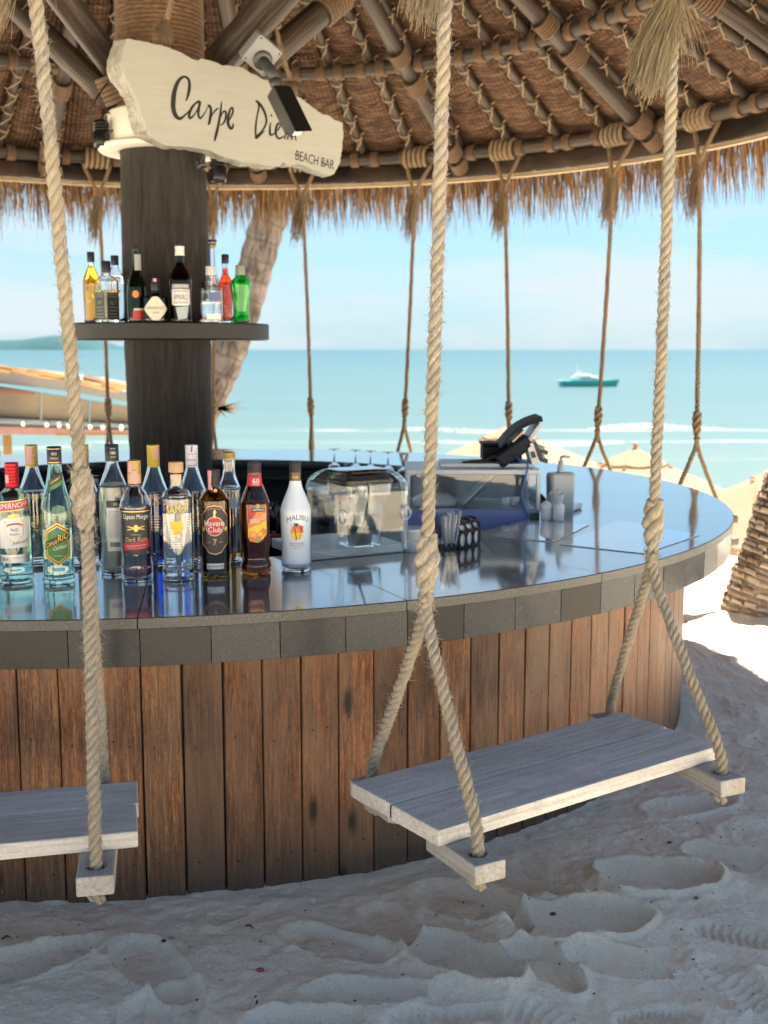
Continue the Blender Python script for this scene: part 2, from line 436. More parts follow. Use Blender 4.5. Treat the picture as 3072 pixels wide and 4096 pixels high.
for (px_, py_, ang, L_, W_, D_, tr) in [
    (1880, 3560, -35, .34, .17, .030, 0), (1860, 3800, -38, .30, .15, .036, 0), (2330, 3640, 15, .36, .19, .034, 0), (2640, 3460, 10, .32, .19, .036, 0),
    (2060, 3480, -30, .36, .10, .022, 0), (2960, 3880, -62, .28, .11, .010, 1), (2960, 3680, -20, .22, .10, .010, 1), (1780, 4020, 22, .28, .11, .009, 1), (2640, 4010, 20, .20, .10, .008, 1), (2240, 4050, -40, .27, .11, .009, 1),
    (620, 3810, -50, .30, .13, .016, 0), (700, 3960, -80, .24, .12, .016, 0), (1350, 3720, -25, .30, .12, .014, 0), (1450, 3920, 5, .28, .12, .016, 0), (1560, 3640, -60, .25, .12, .014, 0),
    (180, 3780, 40, .28, .12, .014, 0), (2480, 3800, -10, .25, .12, .020, 0), (1200, 4040, 10, .26, .11, .014, 0), (2760, 3180, 20, .30, .14, .020, 0), (2930, 3380, -10, .26, .12, .018, 0), (2180, 3820, -55, .24, .12, .022, 0)]:
    x_, y_ = src_pt(px_, py_); PRINTS.append((x_, y_, ang, L_, W_, D_ * 1.35, tr))
for _ in range(520):
    x_, y_ = prr.uniform(-2.2, 4.5), prr.uniform(.8, 7.6)
    if math.hypot(x_ - CX, y_ - CY) < 2.75: continue
    if 1.6 < y_ < 3.0 and -1 < x_ < 1.2 and prr.random() < .35: continue
    PRINTS.append((x_, y_, prr.uniform(0, 360), prr.uniform(.16, .30), prr.uniform(.07, .14), prr.uniform(.007, .022), 0))
PRINTS.sort(key=lambda q: q[6])
def relief(x, y):
    """scuffed dry sand with footprints"""
    wx = x + .10 * fbm(x, y, 2.2, 3, 50); wy = y + .10 * fbm(x, y, 2.2, 3, 60)
    z = .036 * fbm(x, y, 1.1, 3, 3) +   .020 * fbm(wx, wy, 3.4, 3, 9) + .014 * fbm(wx, wy, 11, 3, 17)
    rid = 1 - np.abs(2 * fbm(wx, wy, 2.6, 3, 31)) * 2
    z = z + .014 * np.clip(rid - .55, 0, 1) * 2
    rid2 = 1 - np.abs(2 * fbm(wx, wy, 7.5, 2, 41)) * 2
    z = z + .006 * np.clip(rid2 - .5, 0, 1) * 2
    z = z + .0048 * fbm(x, y, 45, 2, 23) +   .0026 * fbm(x, y, 110, 1, 24)
    churn = np.clip(fbm(x, y, 2.6, 2, 91) * 3 - .1, 0, 1)
    z = z + .0075 * np.abs(fbm(wx, wy, 24, 3, 95)) + .0035 * fbm(x, y, 38, 3, 96)
    z = z + churn * (.018 * np.abs(fbm(x, y, 19, 3, 92)) + .006 * fbm(x, y, 60, 2, 93))
    for (fx, fy, ang, L_, W_, D_, tr) in PRINTS:
        m = (np.abs(x - fx) < .42) & (np.abs(y - fy) < .42)
        if not m.any(): continue
        ca, sa = math.cos(R(ang)), math.sin(R(ang))
        dx, dy_ = x[m] - fx, y[m] - fy
        u = (dx * ca + dy_ * sa) / (L_ / 2); v_ = (-dx * sa + dy_ * ca) / (W_ / 2)
        v_ = v_ * (1 + .18 * u) + .10 * np.sin(u * 2.2)
        u = u + .12 * fbm(x[m], y[m], 9, 2, int(fx * 50)); v_ = v_ + .22 * fbm(x[m], y[m], 8, 2, int(fy * 50))
        r_ = np.sqrt(np.abs(u) ** 2.4 + np.abs(v_) ** 2.4 + 1e-9) ** (2 / 2.4)
        pit = -D_ * np.clip((1.0 - r_) / .26, 0, 1) ** .7 * (1.0 - .35 * np.cos(u * 2.2 + .5) + .5 * fbm(x[m], y[m], 13, 3, int(fx * 70)))
        rim = D_ * .42 * np.exp(-((r_ - 1.10) / .085) ** 2) * (.35 + 1.3 * (fbm(x[m], y[m], 7, 3, int(fx * 90)) + .5)) + D_ * .22 * np.exp(-((r_ - 1.3) / .25) ** 2)
        dz_ = pit + rim
        if tr:
            dz_ = dz_ + np.where(r_ < .93,   .0055 * np.sin(u * 34 + 1.6 * np.sin(v_ * 3.2)), 0)
        z[m] = z[m] * (1 - .5 * np.clip(1.2 - r_, 0, 1)) + dz_
    return z
def axis(dense0, dense1, step, lo, hi, grow=1.22):
    a = list(np.arange(dense0, dense1 + 1e-6, step)); s_ = step
    while a[-1] < hi: s_ *= grow; a.append(min(hi, a[-1] + s_))
    s_ = step; b = []
    q = dense0
    while q > lo: s_ *= grow; q = max(lo, q - s_); b.append(q)
    return np.array(b[::-1] + a)
xs = axis(-1.35, 1.9, .0055, -900, 900, 1.10); ys = axis(1.95, 3.9, .0050, -900, 95, 1.022)
X, Y = np.meshgrid(xs, ys)
Z = ground_z(X, Y)
rel = relief(X.ravel().copy(), Y.ravel().copy()).reshape(X.shape)
dist = np.hypot(X, Y - 3); fade = np.clip(1.5 - dist / 40, .15, 1)
rb = np.hypot(X - CX, Y - CY)
near_bar = np.clip((2.50 - rb) / .24, 0, 1)                # sand swept level against the foot of the planks
Zl = Z + rel * fade
foot = -.046 + .016 * fbm(X, Y, 5.5, 2, 77)
Zl = np.where(rb < 2.50, Zl * (1 - near_bar) + (foot + rel * .30 + .014 * fbm(X, Y, 22, 3, 78)) * near_bar, Zl)
Zl = np.where(rb < 2.1, -.06, Zl)
Zl += np.where((X > 1.6) & (Y > 5) & (Y < 7.2), .03 * np.exp(-((X - 2.4) / .8) ** 2 - ((Y - 6.0) / .8) ** 2), 0)
ny, nx = X.shape
co = np.stack([X, Y, Zl], -1).reshape(-1, 3).astype(np.float32)
idx = np.arange(ny * nx).reshape(ny, nx)
quads = np.stack([idx[:-1, :-1], idx[:-1, 1:], idx[1:, 1:], idx[1:, :-1]], -1).reshape(-1, 4)
me = bpy.data.meshes.new('sand')
me.vertices.add(len(co)); me.vertices.foreach_set('co', co.ravel())
me.loops.add(quads.size); me.loops.foreach_set('vertex_index', quads.ravel().astype(np.int32))
me.polygons.add(len(quads)); me.polygons.foreach_set('loop_start', np.arange(0, quads.size, 4, dtype=np.int32))
me.polygons.foreach_set('use_smooth', np.ones(len(quads), dtype=bool)); me.update(calc_edges=True)
me.materials.append(MAT['sand'])
o = link('sand', me); o['kind'] = 'structure'
def sand_h(x, y):                                         # height of the finished sheet
    j = min(max(int(np.searchsorted(xs, x)), 0), nx - 1); i = min(max(int(np.searchsorted(ys, y)), 0), ny - 1)
    return float(Zl[i, j])

SEA_Z = -3.2
g = G('turquoise_sea'); v = g.coords(); sx = g.sep(v)
far = g.ramp(g.math('DIVIDE', sx['Y'], 1500.0), [(.015, 0.0), (.03, .22), (.07, .5), (.25, .8), (.8, 1.0)])
nz = g.noise(g.scale(v, (.012, .05, 1)), 1.0, 5, .6)
shallow = g.mix(g.ramp(g.math('ADD', far, g.math('MULTIPLY', g.math('SUBTRACT', nz, .5), .5)), [(.0, 0.0), (.35, .55), (1, 1.0)]), (.088, .124, .104), (.015, .056, .066))
fo = g.noise(g.scale(v, (.055, .42, 1)), 1.0, 5, .6, 1.2)
def band(c0, w0, thr):
    d = g.math('ABSOLUTE', g.math('SUBTRACT', g.math('ADD', sx['Y'], g.math('MULTIPLY', g.noise(g.scale(v, (.03, 0, 0)), 1.0, 3), 14.0)), c0 + 7))
    return g.math('MULTIPLY', g.ramp(g.math('DIVIDE', d, w0), [(.35, 1.0), (1.0, 0.0)]), g.ramp(fo, [(thr, 0.0), (thr + .10, 1.0)]))
foam = g.math('MAXIMUM', g.math('MAXIMUM', band(66, 1.5, .50), band(57, .8, .50)), g.math('MAXIMUM', band(48, .7, .55), band(41, 1.6, .57)))
c = g.mix(foam, shallow, (.14, .155, .15))
wv = g.math('ADD', g.noise(g.scale(v, (.5, 1.6, 1)), 1.0, 6, .6), g.math('MULTIPLY', g.noise(g.scale(v, (.06, .30, 1)), 1.0, 3), 2.0))
g.fin(c, g.math('MULTIPLY_ADD', foam, .5, .30), g.bump(wv, .5, .35), spec=.35)
mb = MB(); yy = axis(22, 60, 2.0, 22, 16000, 1.3); F = []
V = [(x_, y_, SEA_Z) for y_ in yy for x_ in (-9000, -200, -60, 60, 200, 9000)]
for i in range(len(yy) - 1):
    for j in range(5): F.append((i * 6 + j, i * 6 + j + 1, (i + 1) * 6 + j + 1, (i + 1) * 6 + j))
mb.add(V, F); o = part('sea', mb, g.m); o['kind'] = 'structure'
# low breaking waves, real ridges of water
mb = MB(); wr = random.Random(5)
for (x0, x1, y0, h_) in [(1, 7, 66, .20), (12, 20, 68, .24), (-24, -12, 67, .15), (2, 12, 57, .16), (-30, -14, 55, .10)]:
    n_ = 60
    V, F = [], []
    for k in range(n_ + 1):
        t_ = k / n_; x_ = x0 + (x1 - x0) * t_; yb = y0 + 1.2 * math.sin(t_ * 5 + x0) + wr.uniform(-.15, .15)
        e = math.sin(t_ * PI) ** .5 * h_ * wr.uniform(.55, 1.0)
        for (dy_, hz) in ((-1.6, -.05), (-.7, e * .45), (-.2, e), (.3, e * .6), (1.8, -.05)): V.append((x_, yb + dy_, SEA_Z + hz))
    for k in range(n_):
        for j in range(4): F.append((k * 5 + j, (k + 1) * 5 + j, (k + 1) * 5 + j + 1, k * 5 + j + 1))
    mb.add(V, F)
g = G('breaking_water'); v = g.coords()
fo = g.noise(g.scale(v, (.35, 1.2, 1)), 1.0, 5, .65)
g.fin(g.mix(g.ramp(fo, [(.42, 0.0), (.55, 1.0)]), (.075, .105, .10), (.11, .125, .12)), .5, g.bump(fo, .4, .1))
o = part('surf', mb, g.m); o['kind'] = 'structure'
# wooded headland on the horizon
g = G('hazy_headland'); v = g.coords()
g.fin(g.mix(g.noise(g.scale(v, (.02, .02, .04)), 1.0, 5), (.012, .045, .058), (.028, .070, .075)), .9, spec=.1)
def island(name, px0, px1, Yd, hs):
    V, F = [], []; n_ = 80; x0 = (px0 - 1536) / FPX * Yd; x1 = (px1 - 1536) / FPX * Yd
    for k in range(n_ + 1):
        t_ = k / n_; x_ = x0 + (x1 - x0) * t_
        h_ = np.interp(t_, [q[0] for q in hs], [q[1] for q in hs]) * Yd / FPX * 1.8517
        h_ *= 1 + .10 * float(fbm(np.array([t_ * 14.]), np.array([1.]), 1.0, 4, 5)[0]) * 2
        for (dy_, q) in ((0, 0), (60, .55), (220, 1.0), (700, .8), (1100, 0)): V.append((x_, Yd + dy_, SEA_Z - 2 + h_ * q))
    for k in range(n_):
        for j in range(4): F.append((k * 5 + j, (k + 1) * 5 + j, (k + 1) * 5 + j + 1, k * 5 + j + 1))
    mb = MB(); mb.add(V, F); o = part(name, mb, g.m); o['kind'] = 'structure'
island('hill', -1400, 420, 6500, [(0, 20), (.3, 36), (.55, 26), (.70, 22), (.80, 24), (.88, 34), (.92, 33), (.95, 24), (.98, 12), (1, 0)])

# ================================================================== the round bar
TOP_Z = 0.76
bar = thing('round_bar', 'round beach bar with polished dark stone counter and brown plank front', 'bar counter', (CX, CY, 0))
# base behind the planks
mb = MB(); mb.lathe([(2.188, -.12), (2.188, .68)], 96, (CX, CY, 0)); mb.lathe([(1.70, .70), (1.70, -.12)], 96, (CX, CY, 0))
part('base_wall', mb, MAT['dark'], bar)
mb = MB(); mb.lathe([(1.70, -.005), (.02, -.005)], 64, (CX, CY, 0)); part('bar_floor', mb, plain('bar_floor', (.07, .062, .055), .6), bar)
# plank front: 147 boards
NP = 133; PW = 2 * PI * 2.212 / NP
pl_meshes = []
for k in range(7):
    rr = random.Random(k); w_ = PW - .0045 + rr.uniform(-.0012, .0012); h0 = -.085 + rr.uniform(-.004, .006); h1 = .655; n_ = 6
    bm = bmesh.new(); prof = []
    cr_ = .012
    bot = [(-w_ / 2, h0 + cr_), (-w_ / 2 + cr_ * .3, h0 + cr_ * .3), (-w_ / 2 + cr_, h0), (0, h0 - .002), (w_ / 2 - cr_, h0), (w_ / 2 - cr_ * .3, h0 + cr_ * .3), (w_ / 2, h0 + cr_)]
    ring_ = bot + [(w_ / 2 + rr.uniform(-.0008, .0008), .25), (w_ / 2, h1), (-w_ / 2, h1), (-w_ / 2 + rr.uniform(-.0008, .0008), .25)]
    fr_ = [bm.verts.new((0.0, x_, z_)) for x_, z_ in ring_]; bk = [bm.verts.new((-.020, x_, z_)) for x_, z_ in ring_]
    ff = bm.faces.new(fr_); N_ = len(ring_)
    for i in range(N_): bm.faces.new((fr_[i], bk[i], bk[(i + 1) % N_], fr_[(i + 1) % N_]))
    bmesh.ops.recalc_face_normals(bm, faces=bm.faces[:])
    bmesh.ops.bevel(bm, geom=[e for e in ff.edges], offset=.0022, segments=1, affect='EDGES')
    mb = MB(); mb.bm(bm, smooth=False)
    for (sx_, sz_) in ((-.022, .392 + rr.uniform(-.02, .02)), (.020, .400 + rr.uniform(-.02, .02)), (-.018, .03 + rr.uniform(-.01, .03)), (.021, .035 + rr.uniform(-.01, .03)))[::(1 if k % 3 == 0 else 2 if k % 3 == 1 else 3)]:
        mb.lathe([(0, .0006), (.0032, .0006), (.0040, -.001)], 8, (0, sx_, sz_), mi=1, rot=Matrix.Rotation(PI / 2, 3, 'Y'))
    pl_meshes.append(mb.mesh('plank')); bm.free()
for i in range(NP):
    deg = -89.95 + (i + .5) * 360 / NP
    o = part('plank', pl_meshes[rnd.randrange(7)], [MAT['plank'], plain('rusty_screw', (.05, .035, .028), .5, .4)], bar, world=False)
    q = polar(2.2155 + rnd.uniform(-.0015, .002), deg) - Vector((CX, CY, 0)); o.location = (q.x, q.y, rnd.uniform(-.010, .012))
    o.rotation_euler = (rnd.uniform(-.002, .002), 0, R(deg + rnd.uniform(-.12, .12)))
# counter slabs
NS = 22
def sector_mb(r0, r1, z0, z1, half, n=10, bev=.0025):
    mb = MB(); V = []; prof = [(r0, z0), (r0, z1 - bev), (r0 + bev, z1), (r1 - bev, z1), (r1, z1 - bev), (r1, z0)]
    for k in range(n + 1):
        a = -half + 2 * half * k / n
        for (r_, z_) in prof: V.append((r_ * math.cos(a), r_ * math.sin(a), z_))
    F = []; m = len(prof)
    for k in range(n):
        for j in range(m): F.append((k * m + j, k * m + (j + 1) % m, (k + 1) * m + (j + 1) % m, (k + 1) * m + j))
    F.append(tuple(range(m))); F.append(tuple(range((n + 1) * m - 1, n * m - 1, -1)))
    mb.add(V, F, smooth=False)
    for k in range(n):
        for j in (3, 4): mb.mi[k * m + j] = 1
    return mb
me = sector_mb(1.65, 2.392, .733, TOP_Z, PI / NS - .0006).mesh('counter_slab')
for i in range(NS):
    deg = -81.6 + (i + .5) * 360 / NS
    o = part('counter_slab', me, [MAT['top'], MAT['edge']], bar, world=False); o.rotation_euler = (0, 0, R(deg))
mb = MB(); mb.lathe([(1.655, .715), (1.655, .732), (2.37, .732), (2.37, .715)], 120, (CX, CY, 0)); part('slab_bed', mb, plain('grout', (.03, .03, .03), .8), bar)
# flat fascia tiles
NF = 88
wf = 2 * 2.386 * math.tan(PI / NF) - .0014
mb = MB(); mb.bbox((0, 0, 0), (.016, wf, .094), .0008, seg=1); me = mb.mesh('fascia_tile')
for i in range(NF):
    deg = -81.5 + (i + .5) * 360 / NF
    o = part('fascia_tile', me, MAT['fascia'], bar, world=False)
    q = polar(2.378 + rnd.uniform(-.0007, .0007), deg) - Vector((CX, CY, 0)); o.location = (q.x, q.y, .6845)
    o.rotation_euler = (rnd.uniform(-.0015, .0015), rnd.uniform(-.012, .012), R(deg + rnd.uniform(-.5, .5)))
mb = MB(); mb.lathe([(2.19, .642), (2.362, .642), (2.362, .73)], 120, (CX, CY, 0)); part('fascia_backing', mb, MAT['dark'], bar)
# inside of the bar: shelf and rail carrying the glasses
mb = MB(); mb.lathe([(1.69, .45), (1.10, .45), (1.10, .42), (1.69, .42)], 96, (CX, CY, 0)); part('inner_shelf', mb, plain('inner_shelf', (.035, .03, .028), .4), bar)
mb = MB(); mb.lathe([(1.69, .675), (1.52, .675), (1.52, .655), (1.69, .655)], 96, (CX, CY, 0), a0=R(20), a1=R(150)); part('glass_rail', mb, MAT['dark'], bar)
# steel hook at the foot of the planks and a bolt
hk = dz(1283, 1748, .03)
hq = polar(2.222, math.degrees(math.atan2(hk.y - CY, hk.x - CX)), .045); hn = (hq - Vector((CX, CY, .045))).normalized()
mb = MB(); mb.tube([hq, hq + hn * .02, hq + hn * .028 + Vector((0, 0, -.01)), hq + hn * .02 + Vector((0, 0, -.022)), hq + hn * .008 + Vector((0, 0, -.018))], .0028, 8)
mb.tube([hq - hn * .002, hq + hn * .003], .009, 12); part('steel_hook', mb, MAT['steel'], bar)

# ================================================================== swings
def frayed(mb, top, ln, r0, r1, n, lean, seed=0, th=.0016):
    rr = random.Random(seed)
    for i in range(n):
        a = rr.uniform(0, 2 * PI); q = rr.random() ** .5
        l_ = ln * rr.uniform(.5, 1.0) * (1 - .15 * q)
        p = Vector(top) + Vector((math.cos(a) * r0 * q, math.sin(a) * r0 * q, -rr.uniform(0, .15) * ln))
        o_ = Vector((math.cos(a), math.sin(a), 0)) * (r1 * q) + Vector(lean)
        pts = []; wob = Vector((0, 0, 0)); m = 7
        for k in range(m + 1):
            t_ = k / m
            if k: wob += Vector((rr.uniform(-1, 1), rr.uniform(-1, 1), rr.uniform(-.4, .4))) * ln * .022
            pts.append(p + o_ * (t_ ** .8) * 1.0 + Vector((0, 0, -l_ * t_)) + wob)
        mb.tube(pts, [th * (1 - .6 * k / m) for k in range(m + 1)], 3, cap=False)

def lean_box(mb, a, b, wid, thk, mi=0, bev=.006):
    """bar from a to b lying flat"""
    a, b = Vector(a), Vector(b); d = b - a; L = d.length; ux = d.normalized(); uy = Vector((0, 0, 1)).cross(ux).normalized(); uz = ux.cross(uy)
    rot = Matrix((ux, uy, uz)).transposed()
    mb.bbox((a + b) / 2, (L, wid, thk), bev, rot, mi)
def local_part(name, dims, center, ux, mat, parent, bev, holes=None):
    """a board with its own axes: x runs along ux (so the grain follows it)"""
    ux = Vector(ux).normalized(); uy = Vector((0, 0, 1)).cross(ux).normalized(); uz = ux.cross(uy)
    bm = bmesh.new(); bmesh.ops.create_cube(bm, size=1)
    for q in bm.verts: q.co = Vector((q.co.x * dims[0], q.co.y * dims[1], q.co.z * dims[2]))
    bmesh.ops.bevel(bm, geom=bm.edges[:], offset=bev, segments=2, affect='EDGES', profile=.6)
    mb = MB(); mb.bm(bm, smooth=False); bm.free()
    me = mb.mesh(name); me.materials.append(mat)
    o = link(name, me, parent); o.location = Vector(center) - parent.location
    o.rotation_euler = Matrix((ux, uy, uz)).transposed().to_euler()
    return o
def pierced_bar(name, L, wid, thk, hx, hr, mat, parent, center, ux, bev=.005):
    """short crossbar pierced near each end: hx = list of hole places along x"""
    xsn = sorted(hx); n = 24; V, F = [], []
    # body as slices with ring holes: build by top/bottom plates round each hole plus walls
    bm = bmesh.new()
    segs = [-L / 2] + [(xsn[i] + xsn[i + 1]) / 2 for i in range(len(xsn) - 1)] + [L / 2]
    for k, h in enumerate(xsn):
        x0, x1 = segs[k], segs[k + 1]
        rect = []
        for i in range(n):
            a = 2 * PI * i / n; c_, s_ = math.cos(a), math.sin(a)
            tx = ((x1 - h) / c_ if c_ > 1e-9 else ((x0 - h) / c_ if c_ < -1e-9 else 1e9)); ty = (wid / 2 / abs(s_) if abs(s_) > 1e-9 else 1e9)
            t_ = min(tx, ty); rect.append((h + c_ * t_, s_ * t_))
        cor = [(x0, -wid / 2), (x1, -wid / 2), (x1, wid / 2), (x0, wid / 2)]
        for (cx_, cy_) in cor:                                  # snap the nearest ray to each corner
            j = min(range(n), key=lambda q: (rect[q][0] - cx_) ** 2 + (rect[q][1] - cy_) ** 2); rect[j] = (cx_, cy_)
        for z_, up in ((thk / 2, 1), (-thk / 2, -1)):
            ou = [bm.verts.new((x_, y_, z_)) for x_, y_ in rect]
            r1_ = [bm.verts.new((h + (hr + .004) * math.cos(2 * PI * i / n), (hr + .004) * math.sin(2 * PI * i / n), z_)) for i in range(n)]
            r2_ = [bm.verts.new((h + hr * math.cos(2 * PI * i / n), hr * math.sin(2 * PI * i / n), z_ - up * .004)) for i in range(n)]
            for i in range(n):
                j = (i + 1) % n
                bm.faces.new((ou[i], ou[j], r1_[j], r1_[i]) if up < 0 else (ou[j], ou[i], r1_[i], r1_[j]))
                bm.faces.new((r1_[i], r1_[j], r2_[j], r2_[i]) if up < 0 else (r1_[j], r1_[i], r2_[i], r2_[j]))
            if up > 0: top_o, top_i = ou, r2_
            else: bot_o, bot_i = ou, r2_
        for i in range(n):
            j = (i + 1) % n
            bm.faces.new((top_i[i], top_i[j], bot_i[j], bot_i[i]))
            mid = (rect[i][0] + rect[j][0]) / 2
            if k < len(xsn) - 1 and abs(mid - x1) < 1e-5: continue
            if k > 0 and abs(mid - x0) < 1e-5: continue
            bm.faces.new((top_o[j], top_o[i], bot_o[i], bot_o[j]))
    bmesh.ops.remove_doubles(bm, verts=bm.verts[:], dist=1e-6)
    bmesh.ops.recalc_face_normals(bm, faces=bm.faces[:])
    ed = [e for e in bm.edges if len(e.link_faces) == 2 and e.calc_face_angle(0) > 1.2 and all(abs(abs(q.co.x) - L / 2) < 1e-5 or abs(abs(q.co.y) - wid / 2) < 1e-5 for q in e.verts)]
    bmesh.ops.bevel(bm, geom=ed, offset=bev, segments=2, affect='EDGES', profile=.6)
    mb = MB(); mb.bm(bm, smooth=False); bm.free()
    ux = Vector(ux).normalized(); uy = Vector((0, 0, 1)).cross(ux).normalized(); uz = ux.cross(uy)
    me = mb.mesh(name); me.materials.append(mat); o = link(name, me, parent); o.location = Vector(center) - parent.location
    o.rotation_euler = Matrix((ux, uy, uz)).transposed().to_euler()
    return o

def swing_rope(parent, low_f, low_b, top, splice_z=.97, split_z=.85, r=.0138, near=True, tassel_z=2.05, tlen=.20, seed=1, tdir=None, mat=None, split=None):
    """one rope: from the ring beam down, doubled at the splice, forked to the two ends of the crossbar"""
    low_f, low_b, top = Vector(low_f), Vector(low_b), Vector(top)
    mid = (low_f + low_b) / 2
    L_ = (Vector(split) if split is not None else Vector((mid.x, mid.y, split_z)))
    ax = (top - L_)
    at = lambda z: L_ + ax * ((z - L_.z) / ax.z)
    mat = mat or MAT['rope']
    seg, sides, fz = (.005, 8, 1500) if near else (.012, 5, 0)
    mb = MB()
    sp = L_.z + (splice_z - split_z)
    joint = at(top.z - .28)
    rf = None
    rope(mb, [joint, at((joint.z + sp) / 2) + Vector((.004, 0, 0)), at(sp)], r, .075, seg, sides, fz, seed)
    # thicker eye splice: the tail laid back into the rope
    rope(mb, [at(sp + .05), at(sp - .02), at((sp + L_.z) / 2), L_ + Vector((0, 0, -.005))], r * 1.38, .12, seg, sides + 1, fz // 5, seed + 5,
         rfun=lambda t: (.70 + .66 * max(0, math.sin(min(1, t * 1.25 + .12) * PI)) ** .6) * (1 + .09 * math.sin(t * 37 + seed)))
    out = (low_f - low_b).normalized()
    for sgn, lo in ((1, low_f), (-1, low_b)):
        a0 = L_ + out * sgn * .008 + Vector((0, 0, .035)); a1 = L_ + out * sgn * .014 + Vector((0, 0, -.03))
        m_ = a1.lerp(lo, .5) + out * sgn * .010
        rope(mb, [a0, a1, m_, lo + Vector((0, 0, .05)) - out * sgn * .004, lo + Vector((0, 0, -.035))], r * .96, .060, seg, sides, fz // 2, seed + 9 + sgn)
    # stopper knot under the crossbar
        kb = lo + Vector((0, 0, -.052))
        rope(mb, [kb + Vector((.012, 0, .012)), kb + Vector((0, .014, .004)), kb + Vector((-.013, 0, -.004)), kb + Vector((0, -.014, -.01)), kb + Vector((.010, 0, -.02))], r * .8, .05, seg * 1.5, sides, 0, seed)
    ro = part('rope', mb, mat, parent)
    # the turns over the ring beam and the two legs that meet below it
    mb = MB(); tang = Vector((-math.sin(math.atan2(top.y - CY, top.x - CX)), math.cos(math.atan2(top.y - CY, top.x - CX)), 0)); rad_ = Vector((tang.y, -tang.x, 0))
    pts = []
    turns = 5
    for k in range(turns * 12 + 1):
        th = 2 * PI * k / 12; s_ = (k / (turns * 12) - .5) * .17
        pts.append(top + tang * s_ + rad_ * (.058 * math.cos(th)) + Vector((0, 0, .058 * math.sin(th))))
    rope(mb, pts, r * .95, .07, .014, 5, 0, seed)
    for sgn in (-1, 1):
        rope(mb, [top + tang * sgn * .085 + rad_ * .055, top + tang * sgn * .085 + rad_ * .045 + Vector((0, 0, -.05)), joint + tang * sgn * .012 + Vector((0, 0, .05)), joint + tang * -sgn * .008 + Vector((0, 0, -.06)), at(joint.z - .17) + tang * sgn * .006], r * .95, .07, .010, 6, 0, seed + sgn)
    part('beam_lashing', mb, MAT['rope2'] if not near else mat, ro)
    mb = MB(); n_ = 750 if near else 110
    tp = at(tassel_z + tlen)
    if near:
        # the whipped, unlaid end
        for _k in range(3): frayed(mb, tp + Vector((0, 0, .01)), tlen, .026, .016, n_ // 3, tdir or (-.05, 0, 0), seed * 7 + _k, .0013)
        frayed(mb, tp, tlen * .7, .028, .03, 90, (.02, -.02, 0), seed + 3, .0011)
    else:
        frayed(mb, tp, tlen, .030, .022, n_, tdir or (0, 0, 0), seed * 3, .0032)
    part('frayed_end', mb, MAT['fray'] if near else MAT['rope2'], ro)
    return ro

SW_GROUP = 'rope swings hung round the bar'
# --- front swing, fully in view: corners measured on the seat
z0 = .41
LB, LF, RF, RB = (atz(1415, 3125, z0), atz(1736, 3328, z0), atz(2838, 3002, z0), atz(2528, 2829, z0))
def bench(LB, LF, RF, RB, lab, hx_off=(.055, .055), gap_x=(.10, .06), bar_over=(.10, .14), holes=None, tops=None, splits=None, near=True, seeds=(1, 2), tz=(2.0, 2.0), tdirs=(None, None), tl=(.2, .2), group=SW_GROUP):
    c = (LB + LF + RF + RB) / 4
    ux = ((RF - LF) + (RB - LB)).normalized(); uy = Vector((0, 0, 1)).cross(ux)           # uy points to the bar
    L = ((RF - LF).length + (RB - LB).length) / 2; W = abs((LB - LF).dot(uy)) * .5 + abs((RB - RF).dot(uy)) * .5
    t = thing('rope_swing', lab, 'swing', (c.x, c.y, 0), 0, group)
    th = .036
    for k, (s_, ww) in enumerate(((-1, W * .52), (1, W * .48))):
        off = (-W / 2 + ww / 2) if s_ < 0 else (W / 2 - ww / 2)
        o = local_part('seat_board', (L, ww - .008, th), c + uy * off + ux * (.004 if s_ > 0 else 0) - Vector((0, 0, th / 2 - (0 if s_ < 0 else -.0012))), ux, MAT['seat'], t, .0045)
    local_part('gap_shade_strip', (L - .006, .0085, th - .008), c + uy * (W * .02) - Vector((0, 0, th / 2 + .001)), ux, MAT['dark'], t, .0005)  # dark strip added in the board gap, standing in for its shadow line
    bt = .042; bz = c.z - th - bt / 2 - .0005
    ends = []
    for e in (0, 1):
        hf, hb = holes[e]
        hf = Vector(hf); hb = Vector(hb); m_ = (hf + hb) / 2; d = (hf - hb); dl = d.length
        LL = dl + .10
        pierced_bar('crossbar', LL, .075, bt, [-dl / 2, dl / 2], .0185, MAT['bar_x'], t, (m_.x, m_.y, bz), Vector((d.x, d.y, 0)))
        hf.z = hb.z = bz + bt / 2
        swing_rope(t, hf, hb, tops[e], near=near, seed=seeds[e], tassel_z=tz[e], tdir=tdirs[e], tlen=tl[e], split=splits[e], mat=MAT['rope'] if near else MAT['rope2'])
    return t
MAT['bar_x'] = m_grey_wood('bleached_crossbar', 'X', (.36, .345, .32), .6)
zb = z0 - .036
hLF, hLB = atz(1909, 3413, zb), atz(1476, 3093, zb) + Vector((.01, -.06, 0)); hRF, hRB = atz(2880, 3088, zb), atz(2400, 2847, zb) + Vector((.02, -.05, 0))
def through(split, px, py, Yd, ztop=2.68):
    a = Vector(split); b = atY(px, py, Yd); d = b - a
    return a + d * ((ztop - a.z) / d.z)
sL = atY(1700, 2440, (hLF.y + hLB.y) / 2); sR = atY(2607, 2260, (hRF.y + hRB.y) / 2)
tL = through(sL, 1772, 50, sL.y - .14); tR = through(sR, 2690, 150, sR.y - .12)
bench(LB, LF, RF, RB, 'two-board rope swing with grey bleached seat hanging whole in front of the plank bar', holes=((hLF, hLB), (hRF, hRB)), tops=(tL, tR), splits=(sL, sR),
      seeds=(3, 8), tz=(1.99, 1.965), tdirs=((-.045, -.02, 0), (-.060, -.02, 0)), tl=(.24, .24))
